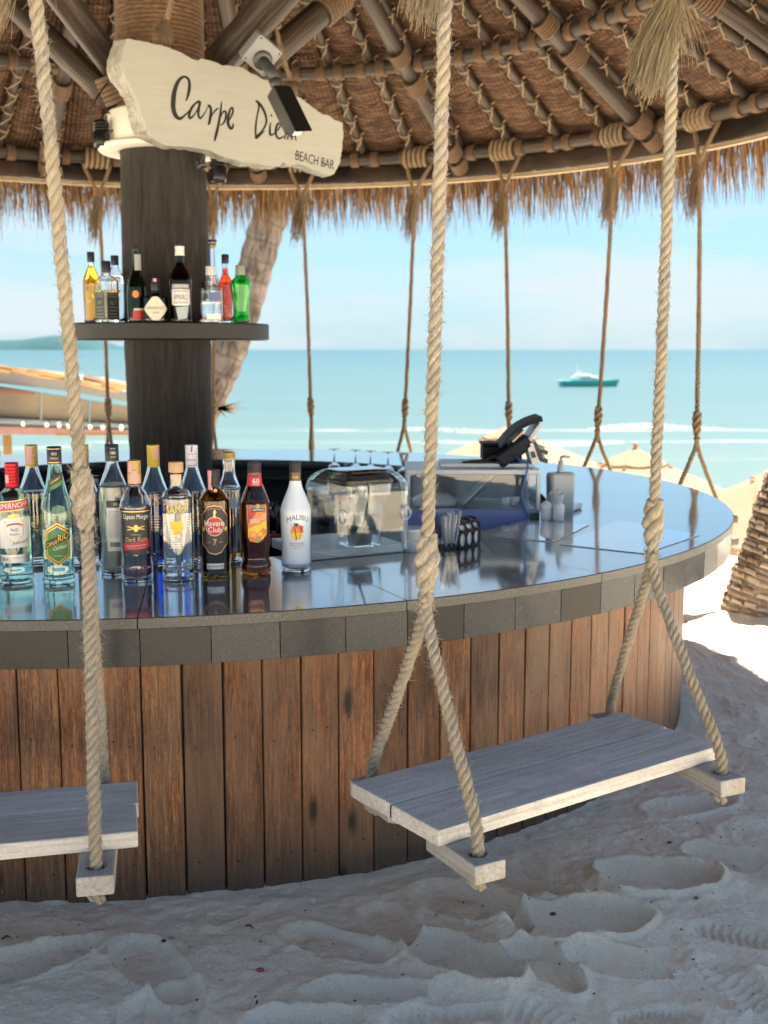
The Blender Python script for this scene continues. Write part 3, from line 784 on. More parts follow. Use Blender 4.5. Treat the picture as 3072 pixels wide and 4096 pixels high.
# --- swing cut by the left edge
z1 = .39
RB2, RF2 = atz(564, 3117, z1), atz(527, 3331, z1)
LF2 = atz(0, 3377, z1); LB2 = atz(0, 3165, z1); ux = ((RF2 - LF2) + (RB2 - LB2)).normalized()
LF2 = RF2 - ux * .86; LB2 = RB2 - ux * .86
h2f = atz(384, 3462, z1 - .036); h2b = atz(451, 3125, z1 - .036) + Vector((0, -.08, 0))
s2 = atY(352, 2190, (h2f.y + h2b.y) / 2 - .02); t2 = through(s2, 138, 0, s2.y - .13)
h3f = h2f - ux * .70; h3b = h2b - ux * .70; s3 = s2 - ux * .70; t3 = t2 - ux * .78
bench(LB2, LF2, RF2, RB2, 'grey bleached rope swing cut off by the left edge, only its right end in view', holes=((h3f, h3b), (h2f, h2b)), tops=(t3, t2), splits=(s3, s2),
      seeds=(12, 15), tz=(2.0, 1.955), tdirs=(None, (-.085, -.02, 0)), tl=(.24, .26))
def col_of(P_):
    d = P_.y * math.cos(PITCH) - (P_.z - CAM_H) * math.sin(PITCH); return P_.x / d
def on_ring(tp):
    """nearest place on the lower ring beam in the same direction from where the swings are seen"""
    best = None
    for a in np.arange(0, 180, .05):
        q = polar(3.14, a, 2.68); e = abs(col_of(q) - col_of(tp))
        if best is None or e < best[0]: best = (e, q)
    return best[1]
# --- swings on the far side: same make, ropes in view above the counter
for (d0, pxs, lab) in [
        (116.5, (None, (390, 640, 437, 1740)), 'far rope swing at the left, its rope passing between the thick rope and dark trunk'),
        (87.5, (None, (1207, 700, 1246, 1700)), 'far rope swing half hidden by the dark trunk, its right rope over open sea'),
        (59.0, ((1662, 700, 1617, 1700), (2018, 700, 2035, 1650)), 'far rope swing over the middle of the far counter, left of the payment terminal'),
        (28.3, ((2452, 700, 2385, 1800), (2800, 640, 2787, 1760)), 'far rope swing at the right, with the turquoise boat beyond its left rope')]:
    cc = polar(2.80, d0, .42); tx = Vector((math.sin(R(d0)), -math.cos(R(d0)), 0)); rd = Vector((math.cos(R(d0)), math.sin(R(d0)), 0))   # tx: to the right seen from the camera
    W2, L2 = .17, .44
    a_, b_, c_, d_ = cc - tx * L2 - rd * W2, cc - tx * L2 + rd * W2, cc + tx * L2 + rd * W2, cc + tx * L2 - rd * W2
    hs, tp_, sp_ = [], [], []
    for e, s_ in ((0, -1), (1, 1)):
        pq = pxs[e]
        base = cc + tx * s_ * .35
        if pq:
            sp = atY(pq[2], pq[3], base.y); sp.z = .98 
            q2 = atY(pq[2], pq[3], base.y); q1 = atY(pq[0], pq[1], base.y + .28 * rd.y)
            ax_ = q1 - q2; sp = q2 + ax_ * ((.90 - q2.z) / ax_.z); tp = q2 + ax_ * ((2.68 - q2.z) / ax_.z); tp = on_ring(tp)
            base = Vector((sp.x, sp.y, base.z))
        else:
            sp = Vector((base.x, base.y, .90)); tp = polar(3.12, d0 - s_ * 6.8, 2.68)
        hs.append((base + rd * .25, base - rd * .25)); tp_.append(tp); sp_.append(sp)
    # seat spans its two crossbars
    m_ = (hs[0][0] + hs[0][1] + hs[1][0] + hs[1][1]) / 4; m_.z = .42; dd = (hs[1][0] - hs[0][0]); dd.z = 0; dd.normalize(); n_ = Vector((-dd.y, dd.x, 0))
    bench(m_ - dd * .44 - n_ * .17, m_ - dd * .44 + n_ * .17, m_ + dd * .44 + n_ * .17, m_ + dd * .44 - n_ * .17, lab, holes=tuple(hs), tops=tuple(tp_), splits=tuple(sp_), near=False,
          seeds=(int(d0), int(d0) + 3), tz=(2.10, 2.10), tdirs=((-.03, 0, 0), (-.04, 0, 0)), tl=(.34, .34))
# ================================================================== trunk, collar, shelf
RZ = lambda r: 2.72 + (3.14 - r) * .553                    # underside of the roof laths
trunk = thing('trunk_post', 'dark palm trunk post rising through the middle of the bar', 'post', (CX, CY, 0))
prof = []; pr_ = random.Random(3)
for k in range(60):
    z = -.05 + k * 2.40 / 59; prof.append((.183 + .004 * math.sin(z * 5) + pr_.uniform(-.0018, .0018), z))
mb = MB(); mb.lathe(prof, 48, (CX, CY, 0)); part('trunk', mb, MAT['bark'], trunk)
# rope wound round the upper trunk
prof = []; z = 2.32
while z < 4.0:
    for a in range(5): prof.append((.176 + .009 * math.sin(PI * a / 5), z + .018 * a / 5))
    z += .018
mb = MB(); mb.lathe(prof, 40, (CX, CY, 0)); part('rope_winding', mb, m_rope('wound_rope', (.20, .12, .07), (.05, .03, .018)), trunk)
# pale collar and drum
mb = MB(); mb.lathe([(.184, 2.225), (.262, 2.225), (.268, 2.231), (.268, 2.243), (.262, 2.249), (.215, 2.250)], 64, (CX, CY, 0)); part('collar', mb, MAT['cream'], trunk)
mb = MB(); mb.lathe([(.222, 2.249), (.226, 2.30), (.226, 2.375), (.218, 2.388), (.16, 2.390)], 64, (CX, CY, 0))
dr = part('drum', mb, MAT['cream'], trunk)
def spot(px, py, Yd, lab, tilt=0.0, flip=1):
    c = atY(px, py, Yd)
    t = thing('spot_lamp', lab, 'lamp', (c.x, c.y, c.z), 0, 'spot lamps on the trunk drum')
    mb = MB(); mb.lathe([(0.0, .055), (.028, .053), (.030, .045), (.030, .008), (.0335, .006), (.0335, -.040), (.031, -.052), (.027, -.052), (.026, -.045), (0, -.045)], 24)
    part('lamp_body', mb, MAT['black'], t, world=False)
    mb = MB(); mb.lathe([(.0, -.0462), (.0255, -.0462)], 24); part('lens', mb, plain('lamp_lens', (.75, .78, .8), .1), t, world=False)
    mb = MB()
    for k in range(3): mb.lathe([(.0305, .012 + k * .012), (.033, .013 + k * .012), (.033, .018 + k * .012), (.0305, .019 + k * .012)], 24)
    part('cooling_fin', mb, MAT['black'], t, world=False)
    mb = MB(); hw = Vector((CX, CY, c.z)) - c; hw.normalize()
    side = Vector((-hw.y, hw.x, 0))
    n_ = 10
    pts = [c + hw * .022 + side * .02 * 0 + hw * (.075 * k / n_) + Vector((0, 0, .018 * math.sin(PI * k / n_))) for k in range(n_ + 1)]
    for s_ in (-1, 1):
        mb.tube([p + side * s_ * .022 for p in pts], .006, 6)
    mb.bbox(c + hw * .092, (.01, .06, .065), .002, Matrix.Rotation(math.atan2(hw.y, hw.x), 3, 'Z'))
    part('bracket', mb, plain('lamp_bracket', (.13, .13, .14), .35, .6), t)
    mb = MB(); up = Vector((0, 0, 1))
    mb.tube(resample([c + up * .052, c + up * .085 + hw * .02, c + up * .075 + hw * .06, c + up * .02 + hw * .09], .006)[0], .0035, 6)
    part('cable', mb, MAT['black'], t)
spot(406, 535, 4.93, 'black cylindrical spot lamp on the left side of the pale drum')
spot(874, 676, 4.98, 'black spot lamp tucked under the collar at its right edge')
mb = MB(); mb.tube(resample([atY(430, 330, 4.9), atY(385, 395, 4.86), atY(362, 460, 4.86), atY(366, 545, 4.9), atY(378, 560, 4.93)], .01)[0], .0032, 6)
solo('power_cable', mb, MAT['black'], 'thin black cable looping down beside the left spot lamp', 'cable')
# round shelf
mb = MB(); mb.lathe([(.188, 1.438), (.432, 1.438), (.440, 1.442), (.440, 1.445), (.440, 1.501), (.440, 1.504), (.436, 1.508), (.430, 1.508), (.188, 1.508)], 80, (CX, CY, 0))
solo('round_shelf', mb, plain('dark_shelf', (.010, .009, .009), .5, bump=.1, sc=8), 'dark round shelf fixed round the trunk, holding a row of bottles', 'shelf')

# ================================================================== roof
roof = thing('thatched_roof', 'wide round thatched roof lined with woven mats over the bar', 'roof', (CX, CY, 2.5))
def bent_ring(r, z, rad, a0=0, a1=360, n=160, flat=False):
    return [polar(r, a0 + (a1 - a0) * k / n, z) for k in range(n if a1 - a0 == 360 else n + 1)]
RING_Z1, RING_Z2 = 2.68, 3.085
mb = MB(); mb.tube(bent_ring(3.14, RING_Z1, 0), .040, 10, closed=True); ring1 = part('ring_beam', mb, MAT['pole'], roof, label='lower ring beam carrying the swing ropes')
mb = MB(); mb.tube(bent_ring(2.38, RING_Z2, 0), .038, 10, closed=True); ring2 = part('ring_beam', mb, MAT['pole'], roof, label='upper ring beam')
mb = MB(); mb.tube(bent_ring(1.35, RZ(1.35) - .05, 0, n=90), .036, 8, closed=True); part('ring_beam', mb, MAT['pole'], roof, label='innermost ring beam')
# laths (56) with zigzag twine, shared meshes turned round the centre
NB = 56; BPH = 36.6
def radial(r, z, y=0.0): return Vector((r, y, z - 2.5))
mb = MB(); mb.tube([radial(.25, RZ(.25)), radial(1.2, RZ(1.2) + .004), radial(2.4, RZ(2.4) - .003), radial(3.38, RZ(3.38))], [.019, .023, .026, .026], 8); bat_me = mb.mesh('lath')
mb = MB(); r_ = .42; up = Vector((.553, 0, 1)).normalized(); al = Vector((1, 0, -.553)).normalized()
s_ = 1
while r_ < 3.05:
    c = radial(r_, RZ(r_)); stp = .150
    # one full turn and the diagonal to the next
    turn = [c + Vector((0, .036 * math.cos(a), 0)) - up * (.036 * math.sin(a)) + al * (.004 * k_) for k_, a in enumerate([PI * .95 * q / 6 + .08 for q in range(7)])]
    mb.tube(turn, .0042, 5)
    n1 = c + al * stp
    mb.tube([c + Vector((0, -.030, 0)) - up * .008, c + al * stp * .35 + Vector((0, -.018, 0)) - up * .029, c + al * stp * .65 + Vector((0, .016, 0)) - up * .030, n1 + Vector((0, .032, 0)) - up * .008], .0038, 5)
    for q in (-1, 1):
        mb.tube([c + Vector((0, q * .030, 0)), c + Vector((0, q * .062, 0)) + up * .030], .0046, 5)
    r_ += stp
lash_me = mb.mesh('twine')
# woven mat bellying between two laths
half = PI / NB
def mat_mesh(r0, r1, nr, na, seed):
    rr = random.Random(seed); V, U, F = [], [], []
    ph = rr.uniform(0, 6)
    for i in range(nr + 1):
        r_ = r0 + (r1 - r0) * i / nr
        env = 1.0
        for rb_ in (1.35, 2.38, 3.14): env *= 1 - .62 * math.exp(-((r_ - rb_) / .07) ** 2)
        for k in range(na + 1):
            q = k / na; a = -half + 2 * half * q
            y_ = r_ * math.tan(a) * math.cos(0)
            belly = math.sin(PI * q) ** .7
            width = 2 * r_ * math.tan(half)
            sag = belly * min(.052, width * .19) * env * (1 + .10 * math.sin(r_ * 9 + ph))
            z_ = RZ(r_) + .048 - sag + .004 * math.sin(r_ * 23 + q * 9 + ph)
            V.append((r_ * math.cos(a), r_ * math.sin(a), z_ - 2.5)); U.append(((q - .5) * width * 1.15, r_, 0))
    for i in range(nr):
        for k in range(na): F.append((i * (na + 1) + k, i * (na + 1) + k + 1, (i + 1) * (na + 1) + k + 1, (i + 1) * (na + 1) + k))
    mb = MB(); mb.add(V, F, U); return mb.mesh('woven_mat')
mats_me = [mat_mesh(.22, 3.20, 60, 12, k) for k in range(4)]
# cord bands on the ring beams
def band_mesh(ring_r, ring_z, tube_r, wid=.050, turns=5):
    mb = MB()
    for t_ in range(turns):
        off = (t_ - (turns - 1) / 2) * wid / turns; pts = []
        for k in range(14):
            a = 2 * PI * k / 14
            pts.append(Vector((ring_r + (tube_r + .006) * math.cos(a), off, ring_z - 2.5 + (tube_r + .006) * math.sin(a))))
        mb.tube(pts, wid / turns * .56, 5, closed=True)
    return mb
bm1 = band_mesh(3.14, RING_Z1, .040).mesh('cord_band'); bm2 = band_mesh(2.38, RING_Z2, .038).mesh('cord_band')
cord = m_rope('binding_cord', (.165, .10, .062), (.045, .026, .016))
for i in range(NB):
    deg = BPH + i * 360 / NB
    o = part('lath', bat_me, MAT['pole'], roof, world=False); o.rotation_euler = (0, 0, R(deg)); b_ = o
    o = part('twine', lash_me, MAT['twine'], b_, world=False)
    o = part('woven_mat', mats_me[rnd.randrange(4)], MAT['weave'], roof, world=False); o.rotation_euler = (0, 0, R(deg + 180 / NB))
    for rg_, bme in ((ring1, bm1), (ring2, bm2)):
        for dd_ in ((-1.25, 1.15) if rg_ is ring1 else (-1.5, 1.5)):
            o = part('cord_band', bme, cord, rg_, loc=Vector((CX, CY, 2.5))); o.rotation_euler = (0, 0, R(deg + dd_ + rnd.uniform(-.25, .25)))
# rafters: thick poles under the laths
NRF = 14
mb = MB(); mb.tube([radial(.12, RZ(.12) - .085), radial(1.6, RZ(1.6) - .080), radial(3.22, RZ(3.22) - .082)], [.044, .047, .044], 14); rf_me = mb.mesh('rafter')
def wrap_mesh(r0, turns=5, rad=.047, step=.017):
    mb = MB()
    for t_ in range(turns):
        c = radial(r0 + (t_ - turns / 2) * step, RZ(r0 + (t_ - turns / 2) * step) - .082); pts = []
        for k in range(16):
            a = 2 * PI * k / 16; pts.append(c + Vector((0, math.cos(a), 0)) * (rad + .007) + up * math.sin(a) * (rad + .012))
        mb.tube(pts, step * .56, 5, closed=True)
    return mb.mesh('cord_wrap')
wms = [wrap_mesh(3.05, 6), wrap_mesh(3.18, 5, .044), wrap_mesh(2.28, 5), wrap_mesh(2.50, 6)]
for i in range(NRF):
    deg = 36.9 + i * 360 / NRF + .4
    o = part('rafter', rf_me, MAT['pole'], roof, world=False); o.rotation_euler = (0, 0, R(deg)); rf = o
    for wm in wms: part('cord_wrap', wm, cord, rf, world=False)
# rim: dark board, pale bent strip
mb = MB(); mb.lathe([(3.205, 2.545), (3.205, 2.640), (3.225, 2.640), (3.225, 2.545), (3.205, 2.545)], 180, (CX, CY, 0)); part('rim_board', mb, MAT['pole'], roof)
mb = MB()
for (rr_, zz_) in ((3.205, 2.512), (3.215, 2.530)): mb.tube(bent_ring(rr_, zz_, 0, n=200), .0095, 7, closed=True)
g = G('pale_rattan'); v = g.coords(); g.fin(g.mix(g.noise(v, 14, 4), (.36, .27, .17), (.55, .45, .30)), .5, g.bump(g.noise(v, 80, 3), .2, .002))
part('rim_strip', mb, g.m, roof)
# orange lath ends beside the rim are the laths themselves; thatch above
g = G('dry_thatch'); v = g.coords(); a = g.attr()
gr = g.noise(g.scale(a, (3, 3, 1)), 1.0, 4)
cc_ = g.ramp(g.sep(a)['X'], [(0, (.07, .035, .018)), (.35, (.17, .095, .048)), (.7, (.30, .19, .10)), (.9, (.42, .29, .16)), (1, (.40, .14, .04))])
g.fin(cc_, .75, spec=.2); thatch_m = g.m
tr_ = random.Random(77)
def blades(mb, n, a0, a1, r0, r1, z0, z1, l0, l1, wid, out):
    for _ in range(n):
        dg = tr_.uniform(a0, a1); r_ = tr_.uniform(r0, r1); z_ = tr_.uniform(z0, z1); L_ = tr_.uniform(l0, l1) * (1 if tr_.random() < .93 else 1.25)
        tn = Vector((-math.sin(R(dg)), math.cos(R(dg)), 0)); rd = Vector((math.cos(R(dg)), math.sin(R(dg)), 0))
        p = polar(r_, dg, z_); d = (rd * (out + tr_.uniform(-.15, .15)) + tn * tr_.gauss(0, .09) + Vector((0, 0, -1))).normalized()
        ww = wid * tr_.uniform(.5, 1.4); tw = tr_.uniform(-.9, .9); s_ = (tn * math.cos(tw) + rd * math.sin(tw)) * ww
        m1 = p + d * L_ * .55; m2 = p + (d + tn * tr_.uniform(-.06, .06) + Vector((0, 0, -.08))).normalized() * L_
        cval = tr_.random(); u = (cval, dg * .1, 0); tip = (min(1, cval * .7 + tr_.choice([0, 0, .1, .45])), dg * .1, 0)
        mb.add([p - s_, p + s_, m1 + s_ * .8, m1 - s_ * .8, m2 + s_ * .25, m2 - s_ * .25], [(0, 1, 2, 3), (3, 2, 4, 5)], [u, u, u, u, tip, tip], smooth=False)
mb = MB()
blades(mb, 5200, -40, 175, 3.26, 3.46, 2.50, 2.62, .18, .33, .0034, .10)
blades(mb, 3600, -40, 175, 3.24, 3.40, 2.52, 2.60, .06, .17, .0050, .12)
blades(mb, 1500, 175, 320, 3.26, 3.46, 2.50, 2.62, .14, .25, .006, .10)
part('thatch_fringe', mb, thatch_m, roof, kind='stuff')
mb = MB()
V, U, F = [], [], []; na, rs_ = 180, [.02, .8, 1.6, 2.4, 3.0, 3.3, 3.50, 3.48, 3.30]
zs_ = [4.75, 4.32, 3.88, 3.42, 3.07, 2.86, 2.66, 2.60, 2.64]
for i, (r_, z_) in enumerate(zip(rs_, zs_)):
    for k in range(na):
        q = polar(r_ + (.02 * math.sin(k * 7.1) if i > 4 else 0), 360 * k / na, z_ + .012 * math.sin(k * 3.7 + i)); V.append(q); U.append((.3 + .3 * ((k * 37 % 11) / 11), r_ * 5, k))
for i in range(len(rs_) - 1):
    for k in range(na): F.append((i * na + k, i * na + (k + 1) % na, (i + 1) * na + (k + 1) % na, (i + 1) * na + k))
mb.add(V, F, U); part('thatch_top', mb, thatch_m, roof)
# lining between rim and first mats, closing the eaves
mb = MB(); mb.lathe([(3.20, RZ(3.20) + .055), (3.44, 2.63)], 160, (CX, CY, 0)); part('eave_lining', mb, thatch_m, roof)
# struts from the trunk to the rafters
def strut(a, b, rad, lab=None):
    mb = MB(); a, b = Vector(a), Vector(b); mb.tube([a.lerp(b, k / 6) for k in range(7)], rad, 16)
    return part('strut', mb, MAT['pole'], roof, label=lab)
def strut_wrap(a, b, t0, t1, rad, st):
    a, b = Vector(a), Vector(b); mb = MB(); L_ = (b - a).length; t_ = t0; (_, x_, y_) = frames([a, b])[0]
    while t_ < t1:
        c = a.lerp(b, t_); mb.tube([c + (x_ * math.cos(2 * PI * k / 16) + y_ * math.sin(2 * PI * k / 16)) * (rad + .006) for k in range(16)], .0105, 5, closed=True); t_ += .019 / L_
    part('cord_wrap', mb, cord, st)
sA = (atY(470, 285, 4.98), atY(105, -200, 4.35)); sB = (atY(455, 405, 5.02), atY(-60, -90, 5.2))
sC = (atY(900, 225, 5.0), atY(1330, -260, 4.4)); sD = (atY(1040, 260, 5.2), atY(1560, -190, 5.55))
stA = strut(*sA, .056); stB = strut(*sB, .052); stC = strut(*sC, .070); stD = strut(*sD, .058)
strut_wrap(*sD, .46, .62, .058, stD)
# rope binding low on the left strut where the sign is tied
strut_wrap(atY(455, 300, 4.97), atY(500, 400, 5.0), 0, 1, .07, stA)
# hanging cut rope ends by the sign
mb = MB(); rope(mb, [atY(690, -30, 4.66), atY(672, 60, 4.66), atY(645, 120, 4.68)], .011, .05, .006, 6, 120, 4)
frayed(mb, atY(655, 75, 4.67), .10, .02, .03, 160, (-.01, 0, 0), 4, .0015)
solo('rope_end', mb, MAT['rope2'], 'short frayed rope end hanging in front of the rope-wound trunk above the sign', 'rope')
mb = MB(); rope(mb, [atY(1100, 100, 4.9), atY(1130, 220, 4.9), atY(1165, 325, 4.9)], .0095, .05, .006, 6, 60, 6)
frayed(mb, atY(1165, 325, 4.9), .055, .03, .05, 140, (.02, 0, .0), 9, .0015)
solo('rope_end', mb, MAT['rope2'], 'rope with a frayed knot holding the right half of the sign, behind the black camera', 'rope')

# ================================================================== sign
SIGN_P = atY(870, 500, 4.76); th_ = R(27); SDX = Vector((math.cos(th_), math.sin(th_), 0)); SN = Vector((math.sin(th_), -math.cos(th_), 0))
def on_sign(cx_, cy_, lift=0.0):
    """a place measured on the photograph's sign, carried to the face of the board (metres along it, height)"""
    r = ray(300 + cx_ * .6932, 100 + cy_ * .6932); P0 = Vector((0, 0, CAM_H)); q = P0 + r * ((SIGN_P - P0).dot(SN) / r.dot(SN))
    return ((q - SIGN_P).dot(SDX), q.z - SIGN_P.z)
outl = [(300, 82), (318, 80), (400, 96), (470, 112), (520, 122), (560, 140), (610, 158), (655, 185), (690, 200), (710, 208), (730, 193), (800, 212), (850, 232), (900, 236), (960, 243), (1000, 268), (1040, 290), (1085, 312), (1110, 318), (1128, 345), (1140, 358), (1180, 378), (1230, 388), (1300, 420), (1350, 458), (1400, 498), (1430, 515), (1462, 520), (1500, 548), (1545, 565), (1548, 640), (1540, 720), (1530, 790), (1512, 830), (1495, 862), (1468, 871), (1420, 852), (1380, 838), (1330, 815), (1290, 800), (1225, 806), (1205, 792), (1190, 810), (1150, 818), (1100, 812), (1050, 800), (1000, 798), (960, 788), (870, 765), (825, 748), (780, 725), (745, 715), (700, 708), (640, 700), (560, 700), (530, 698), (500, 685), (440, 650), (418, 600), (400, 560), (372, 490), (350, 420), (322, 365), (300, 320), (285, 285), (275, 250), (272, 200), (278, 150), (286, 110)]
pts2 = [on_sign(*q) for q in outl]
jr = random.Random(8); dens = []
for i, (a, b) in enumerate(zip(pts2, pts2[1:] + pts2[:1])):
    n_ = max(1, int(math.hypot(b[0] - a[0], b[1] - a[1]) / .012))
    for k in range(n_): dens.append((a[0] + (b[0] - a[0]) * k / n_ + jr.uniform(-.0018, .0018), a[1] + (b[1] - a[1]) * k / n_ + jr.uniform(-.0018, .0018)))
sign = thing('bar_sign', 'cream painted driftwood sign with black script hung on the trunk', 'sign', SIGN_P, th_)
bm = bmesh.new()
def thick(x, z):
    return .085 + .012 * math.sin(x * 9)
fr_ = [bm.verts.new((x, 0, z)) for x, z in dens]
mid = [bm.verts.new((x + jr.uniform(-.004, .004) - (.03 if x < -.28 else 0) * .5, .04, z + jr.uniform(-.004, .004))) for x, z in dens]
bk = [bm.verts.new((x + (-.035 + .03 * math.sin(z * 30) * .3 if x < -.25 else .0) + jr.uniform(-.003, .003), thick(x, z), z + (.0 if x > -.25 else .012) + jr.uniform(-.003, .003))) for x, z in dens]
ff = bm.faces.new(fr_); bf = bm.faces.new(bk[::-1]); N_ = len(dens)
for i in range(N_):
    j = (i + 1) % N_; bm.faces.new((fr_[j], fr_[i], mid[i], mid[j])); bm.faces.new((mid[j], mid[i], bk[i], bk[j]))
bmesh.ops.recalc_face_normals(bm, faces=bm.faces[:])
bmesh.ops.triangulate(bm, faces=[f for f in bm.faces if len(f.verts) > 4])
mb = MB(); mb.bm(bm, smooth=False); bm.free()
g = G('cream_painted_wood'); v = g.coords()
gr = g.noise(g.scale(v, (5, 30, 60)), 1.0, 7, .65, .6); big = g.noise(v, 5, 4)
c = g.mix(gr, (.285, .285, .26), (.365, .37, .335)); c = g.mix(g.ramp(big, [(.5, 0), (.8, .4)]), c, (.27, .285, .25))
chip = g.ramp(g.noise(g.scale(v, (22, 30, 60)), 1.0, 5, .7), [(.68, 0.0), (.72, 1.0)])
c = g.mix(chip, c, (.30, .22, .14))
yb = g.ramp(g.math('MULTIPLY', g.sep(v)['Y'], 12.0), [(.03, 0.0), (.25, 1.0)])
wear = g.math('MULTIPLY', yb, g.ramp(g.noise(g.scale(v, (18, 40, 22)), 1.0, 6, .7), [(.42, 0.0), (.60, .85)]))
c = g.mix(wear, c, (.19, .165, .135))
g.fin(c, .55, g.bump(g.math('SUBTRACT', gr, g.math('MULTIPLY', chip, 1.5)), .4, .003))
part('board', mb, g.m, sign, world=False)
ink = plain('black_sign_paint', (.012, .012, .013), .35)
def sub_spline(P, w_, n=8):
    out = []
    for i in range(len(P) - 1):
        p0, p1, p2, p3 = P[max(i - 1, 0)], P[i], P[i + 1], P[min(i + 2, len(P) - 1)]
        for k in range(n):
            t = k / n; out.append(tuple(.5 * ((2 * p1[d]) + (p2[d] - p0[d]) * t + (2 * p0[d] - 5 * p1[d] + 4 * p2[d] - p3[d]) * t * t + (3 * p1[d] - p0[d] - 3 * p2[d] + p3[d]) * t ** 3) for d in range(len(p1))))
    out.append(P[-1]); return out
def brush(mb, stroke, y=-.0012, scale=1.0):
    """ribbon along a pen stroke: (x, y, width) in the sign's measured places"""
    P = sub_spline([(*on_sign(q[0], q[1]), q[2] * .6932 / FPX * 4.8) for q in stroke], None)
    V, F = [], []
    for i, (x, z, w_) in enumerate(P):
        a = P[max(0, i - 1)]; b = P[min(len(P) - 1, i + 1)]; dx, dz_ = b[0] - a[0], b[1] - a[1]; l = math.hypot(dx, dz_) or 1
        nx_, nz_ = -dz_ / l, dx / l
        V += [(x + nx_ * w_ / 2, y, z + nz_ * w_ / 2), (x - nx_ * w_ / 2, y, z - nz_ * w_ / 2)]
    for i in range(len(P) - 1): F.append((2 * i, 2 * i + 1, 2 * i + 3, 2 * i + 2))
    mb.add(V, F, smooth=False)
letters = [
    [[(640, 438, 6), (652, 405, 14), (660, 360, 17), (656, 318, 15), (632, 299, 13), (603, 315, 17), (580, 360, 22), (568, 420, 26), (567, 480, 26), (580, 522, 24), (605, 540, 17), (635, 520, 10), (668, 485, 5)]],
    [[(722, 440, 14), (696, 452, 10), (672, 482, 13), (658, 520, 16), (664, 538, 13), (690, 515, 8), (715, 468, 7)], [(722, 442, 15), (714, 485, 14), (712, 522, 14), (724, 538, 11), (750, 505, 6), (765, 475, 5)]],
    [[(765, 470, 12), (776, 468, 16), (784, 492, 14), (778, 545, 14), (772, 575, 10), (790, 520, 7), (815, 488, 9), (828, 480, 6)]],
    [[(846, 440, 5), (842, 480, 10), (832, 550, 13), (818, 620, 15), (805, 668, 8), (812, 620, 6), (830, 560, 7)], [(836, 545, 5), (852, 505, 8), (868, 500, 12), (870, 530, 11), (858, 565, 9), (838, 580, 5)]],
    [[(872, 568, 5), (892, 545, 8), (910, 505, 11), (908, 478, 10), (894, 490, 10), (884, 530, 15), (884, 570, 17), (896, 596, 17), (910, 590, 12), (912, 568, 7)]],
    [[(1040, 440, 8), (1056, 448, 14), (1060, 480, 10), (1048, 540, 9), (1042, 600, 12), (1042, 648, 9)], [(1044, 436, 10), (1070, 462, 16), (1092, 500, 15), (1104, 545, 13), (1098, 580, 11), (1076, 615, 10), (1044, 650, 16), (1062, 640, 10), (1095, 610, 5)]],
    [[(1128, 562, 6), (1124, 600, 12), (1126, 632, 14), (1142, 632, 8), (1160, 612, 5)], [(1131, 516, 10), (1134, 528, 10)]],
    [[(1150, 622, 5), (1172, 604, 8), (1184, 580, 9), (1178, 566, 9), (1164, 580, 12), (1158, 615, 14), (1164, 645, 14), (1182, 655, 11), (1204, 640, 5)]],
    [[(1208, 660, 8), (1216, 628, 9), (1226, 612, 8), (1229, 632, 11), (1226, 662, 7), (1236, 630, 6), (1248, 618, 8), (1251, 642, 11), (1249, 664, 6), (1258, 640, 6), (1268, 634, 8), (1272, 652, 10), (1276, 668, 6)]],
]
for L_ in letters:
    mb = MB()
    for st in L_: brush(mb, st)
    part('painted_letter', mb, ink, sign, world=False)

# ---- lettering from the built-in font
_tc = {}
def text_mesh(txt):
    if txt in _tc: return _tc[txt]
    cu = bpy.data.curves.new('lettering', 'FONT'); cu.body = txt; cu.size = 1.0; cu.resolution_u = 2
    ob = bpy.data.objects.new('lettering', cu); COL.objects.link(ob)
    bpy.context.view_layer.update()
    me = bpy.data.meshes.new_from_object(ob.evaluated_get(bpy.context.evaluated_depsgraph_get()))
    V = [(q.co.x, q.co.y) for q in me.vertices]; F = [tuple(f.vertices) for f in me.polygons]
    bpy.data.objects.remove(ob); bpy.data.curves.remove(cu); bpy.data.meshes.remove(me)
    x0 = min(q[0] for q in V); x1 = max(q[0] for q in V); y0 = min(q[1] for q in V); y1 = max(q[1] for q in V)
    V = [((q[0] - x0) / (x1 - x0), (q[1] - y0) / (y1 - y0)) for q in V]
    _tc[txt] = (V, F, (x1 - x0) / (y1 - y0)); return _tc[txt]
mb = MB()
V, F, _ = text_mesh('BEACH BAR')
q00, q10, q11, q01 = [on_sign(*q) for q in ((1270, 778), (1492, 836), (1498, 782), (1276, 722))]
def bil(u, v_): return tuple(q00[d] * (1 - u) * (1 - v_) + q10[d] * u * (1 - v_) + q11[d] * u * v_ + q01[d] * (1 - u) * v_ for d in (0, 1))
mb.add([(bil(*q)[0], -.0012, bil(*q)[1]) for q in V], F, smooth=False)
# the strokes that run through the two Bs
for (x0_, y0_, x1_, y1_) in ((1266, 745, 1300, 757), (1420, 796, 1452, 806)): brush(mb, [(x0_, y0_, 4), ((x0_ + x1_) / 2, (y0_ + y1_) / 2, 5), (x1_, y1_, 4)])
part('painted_capitals', mb, ink, sign, world=False)

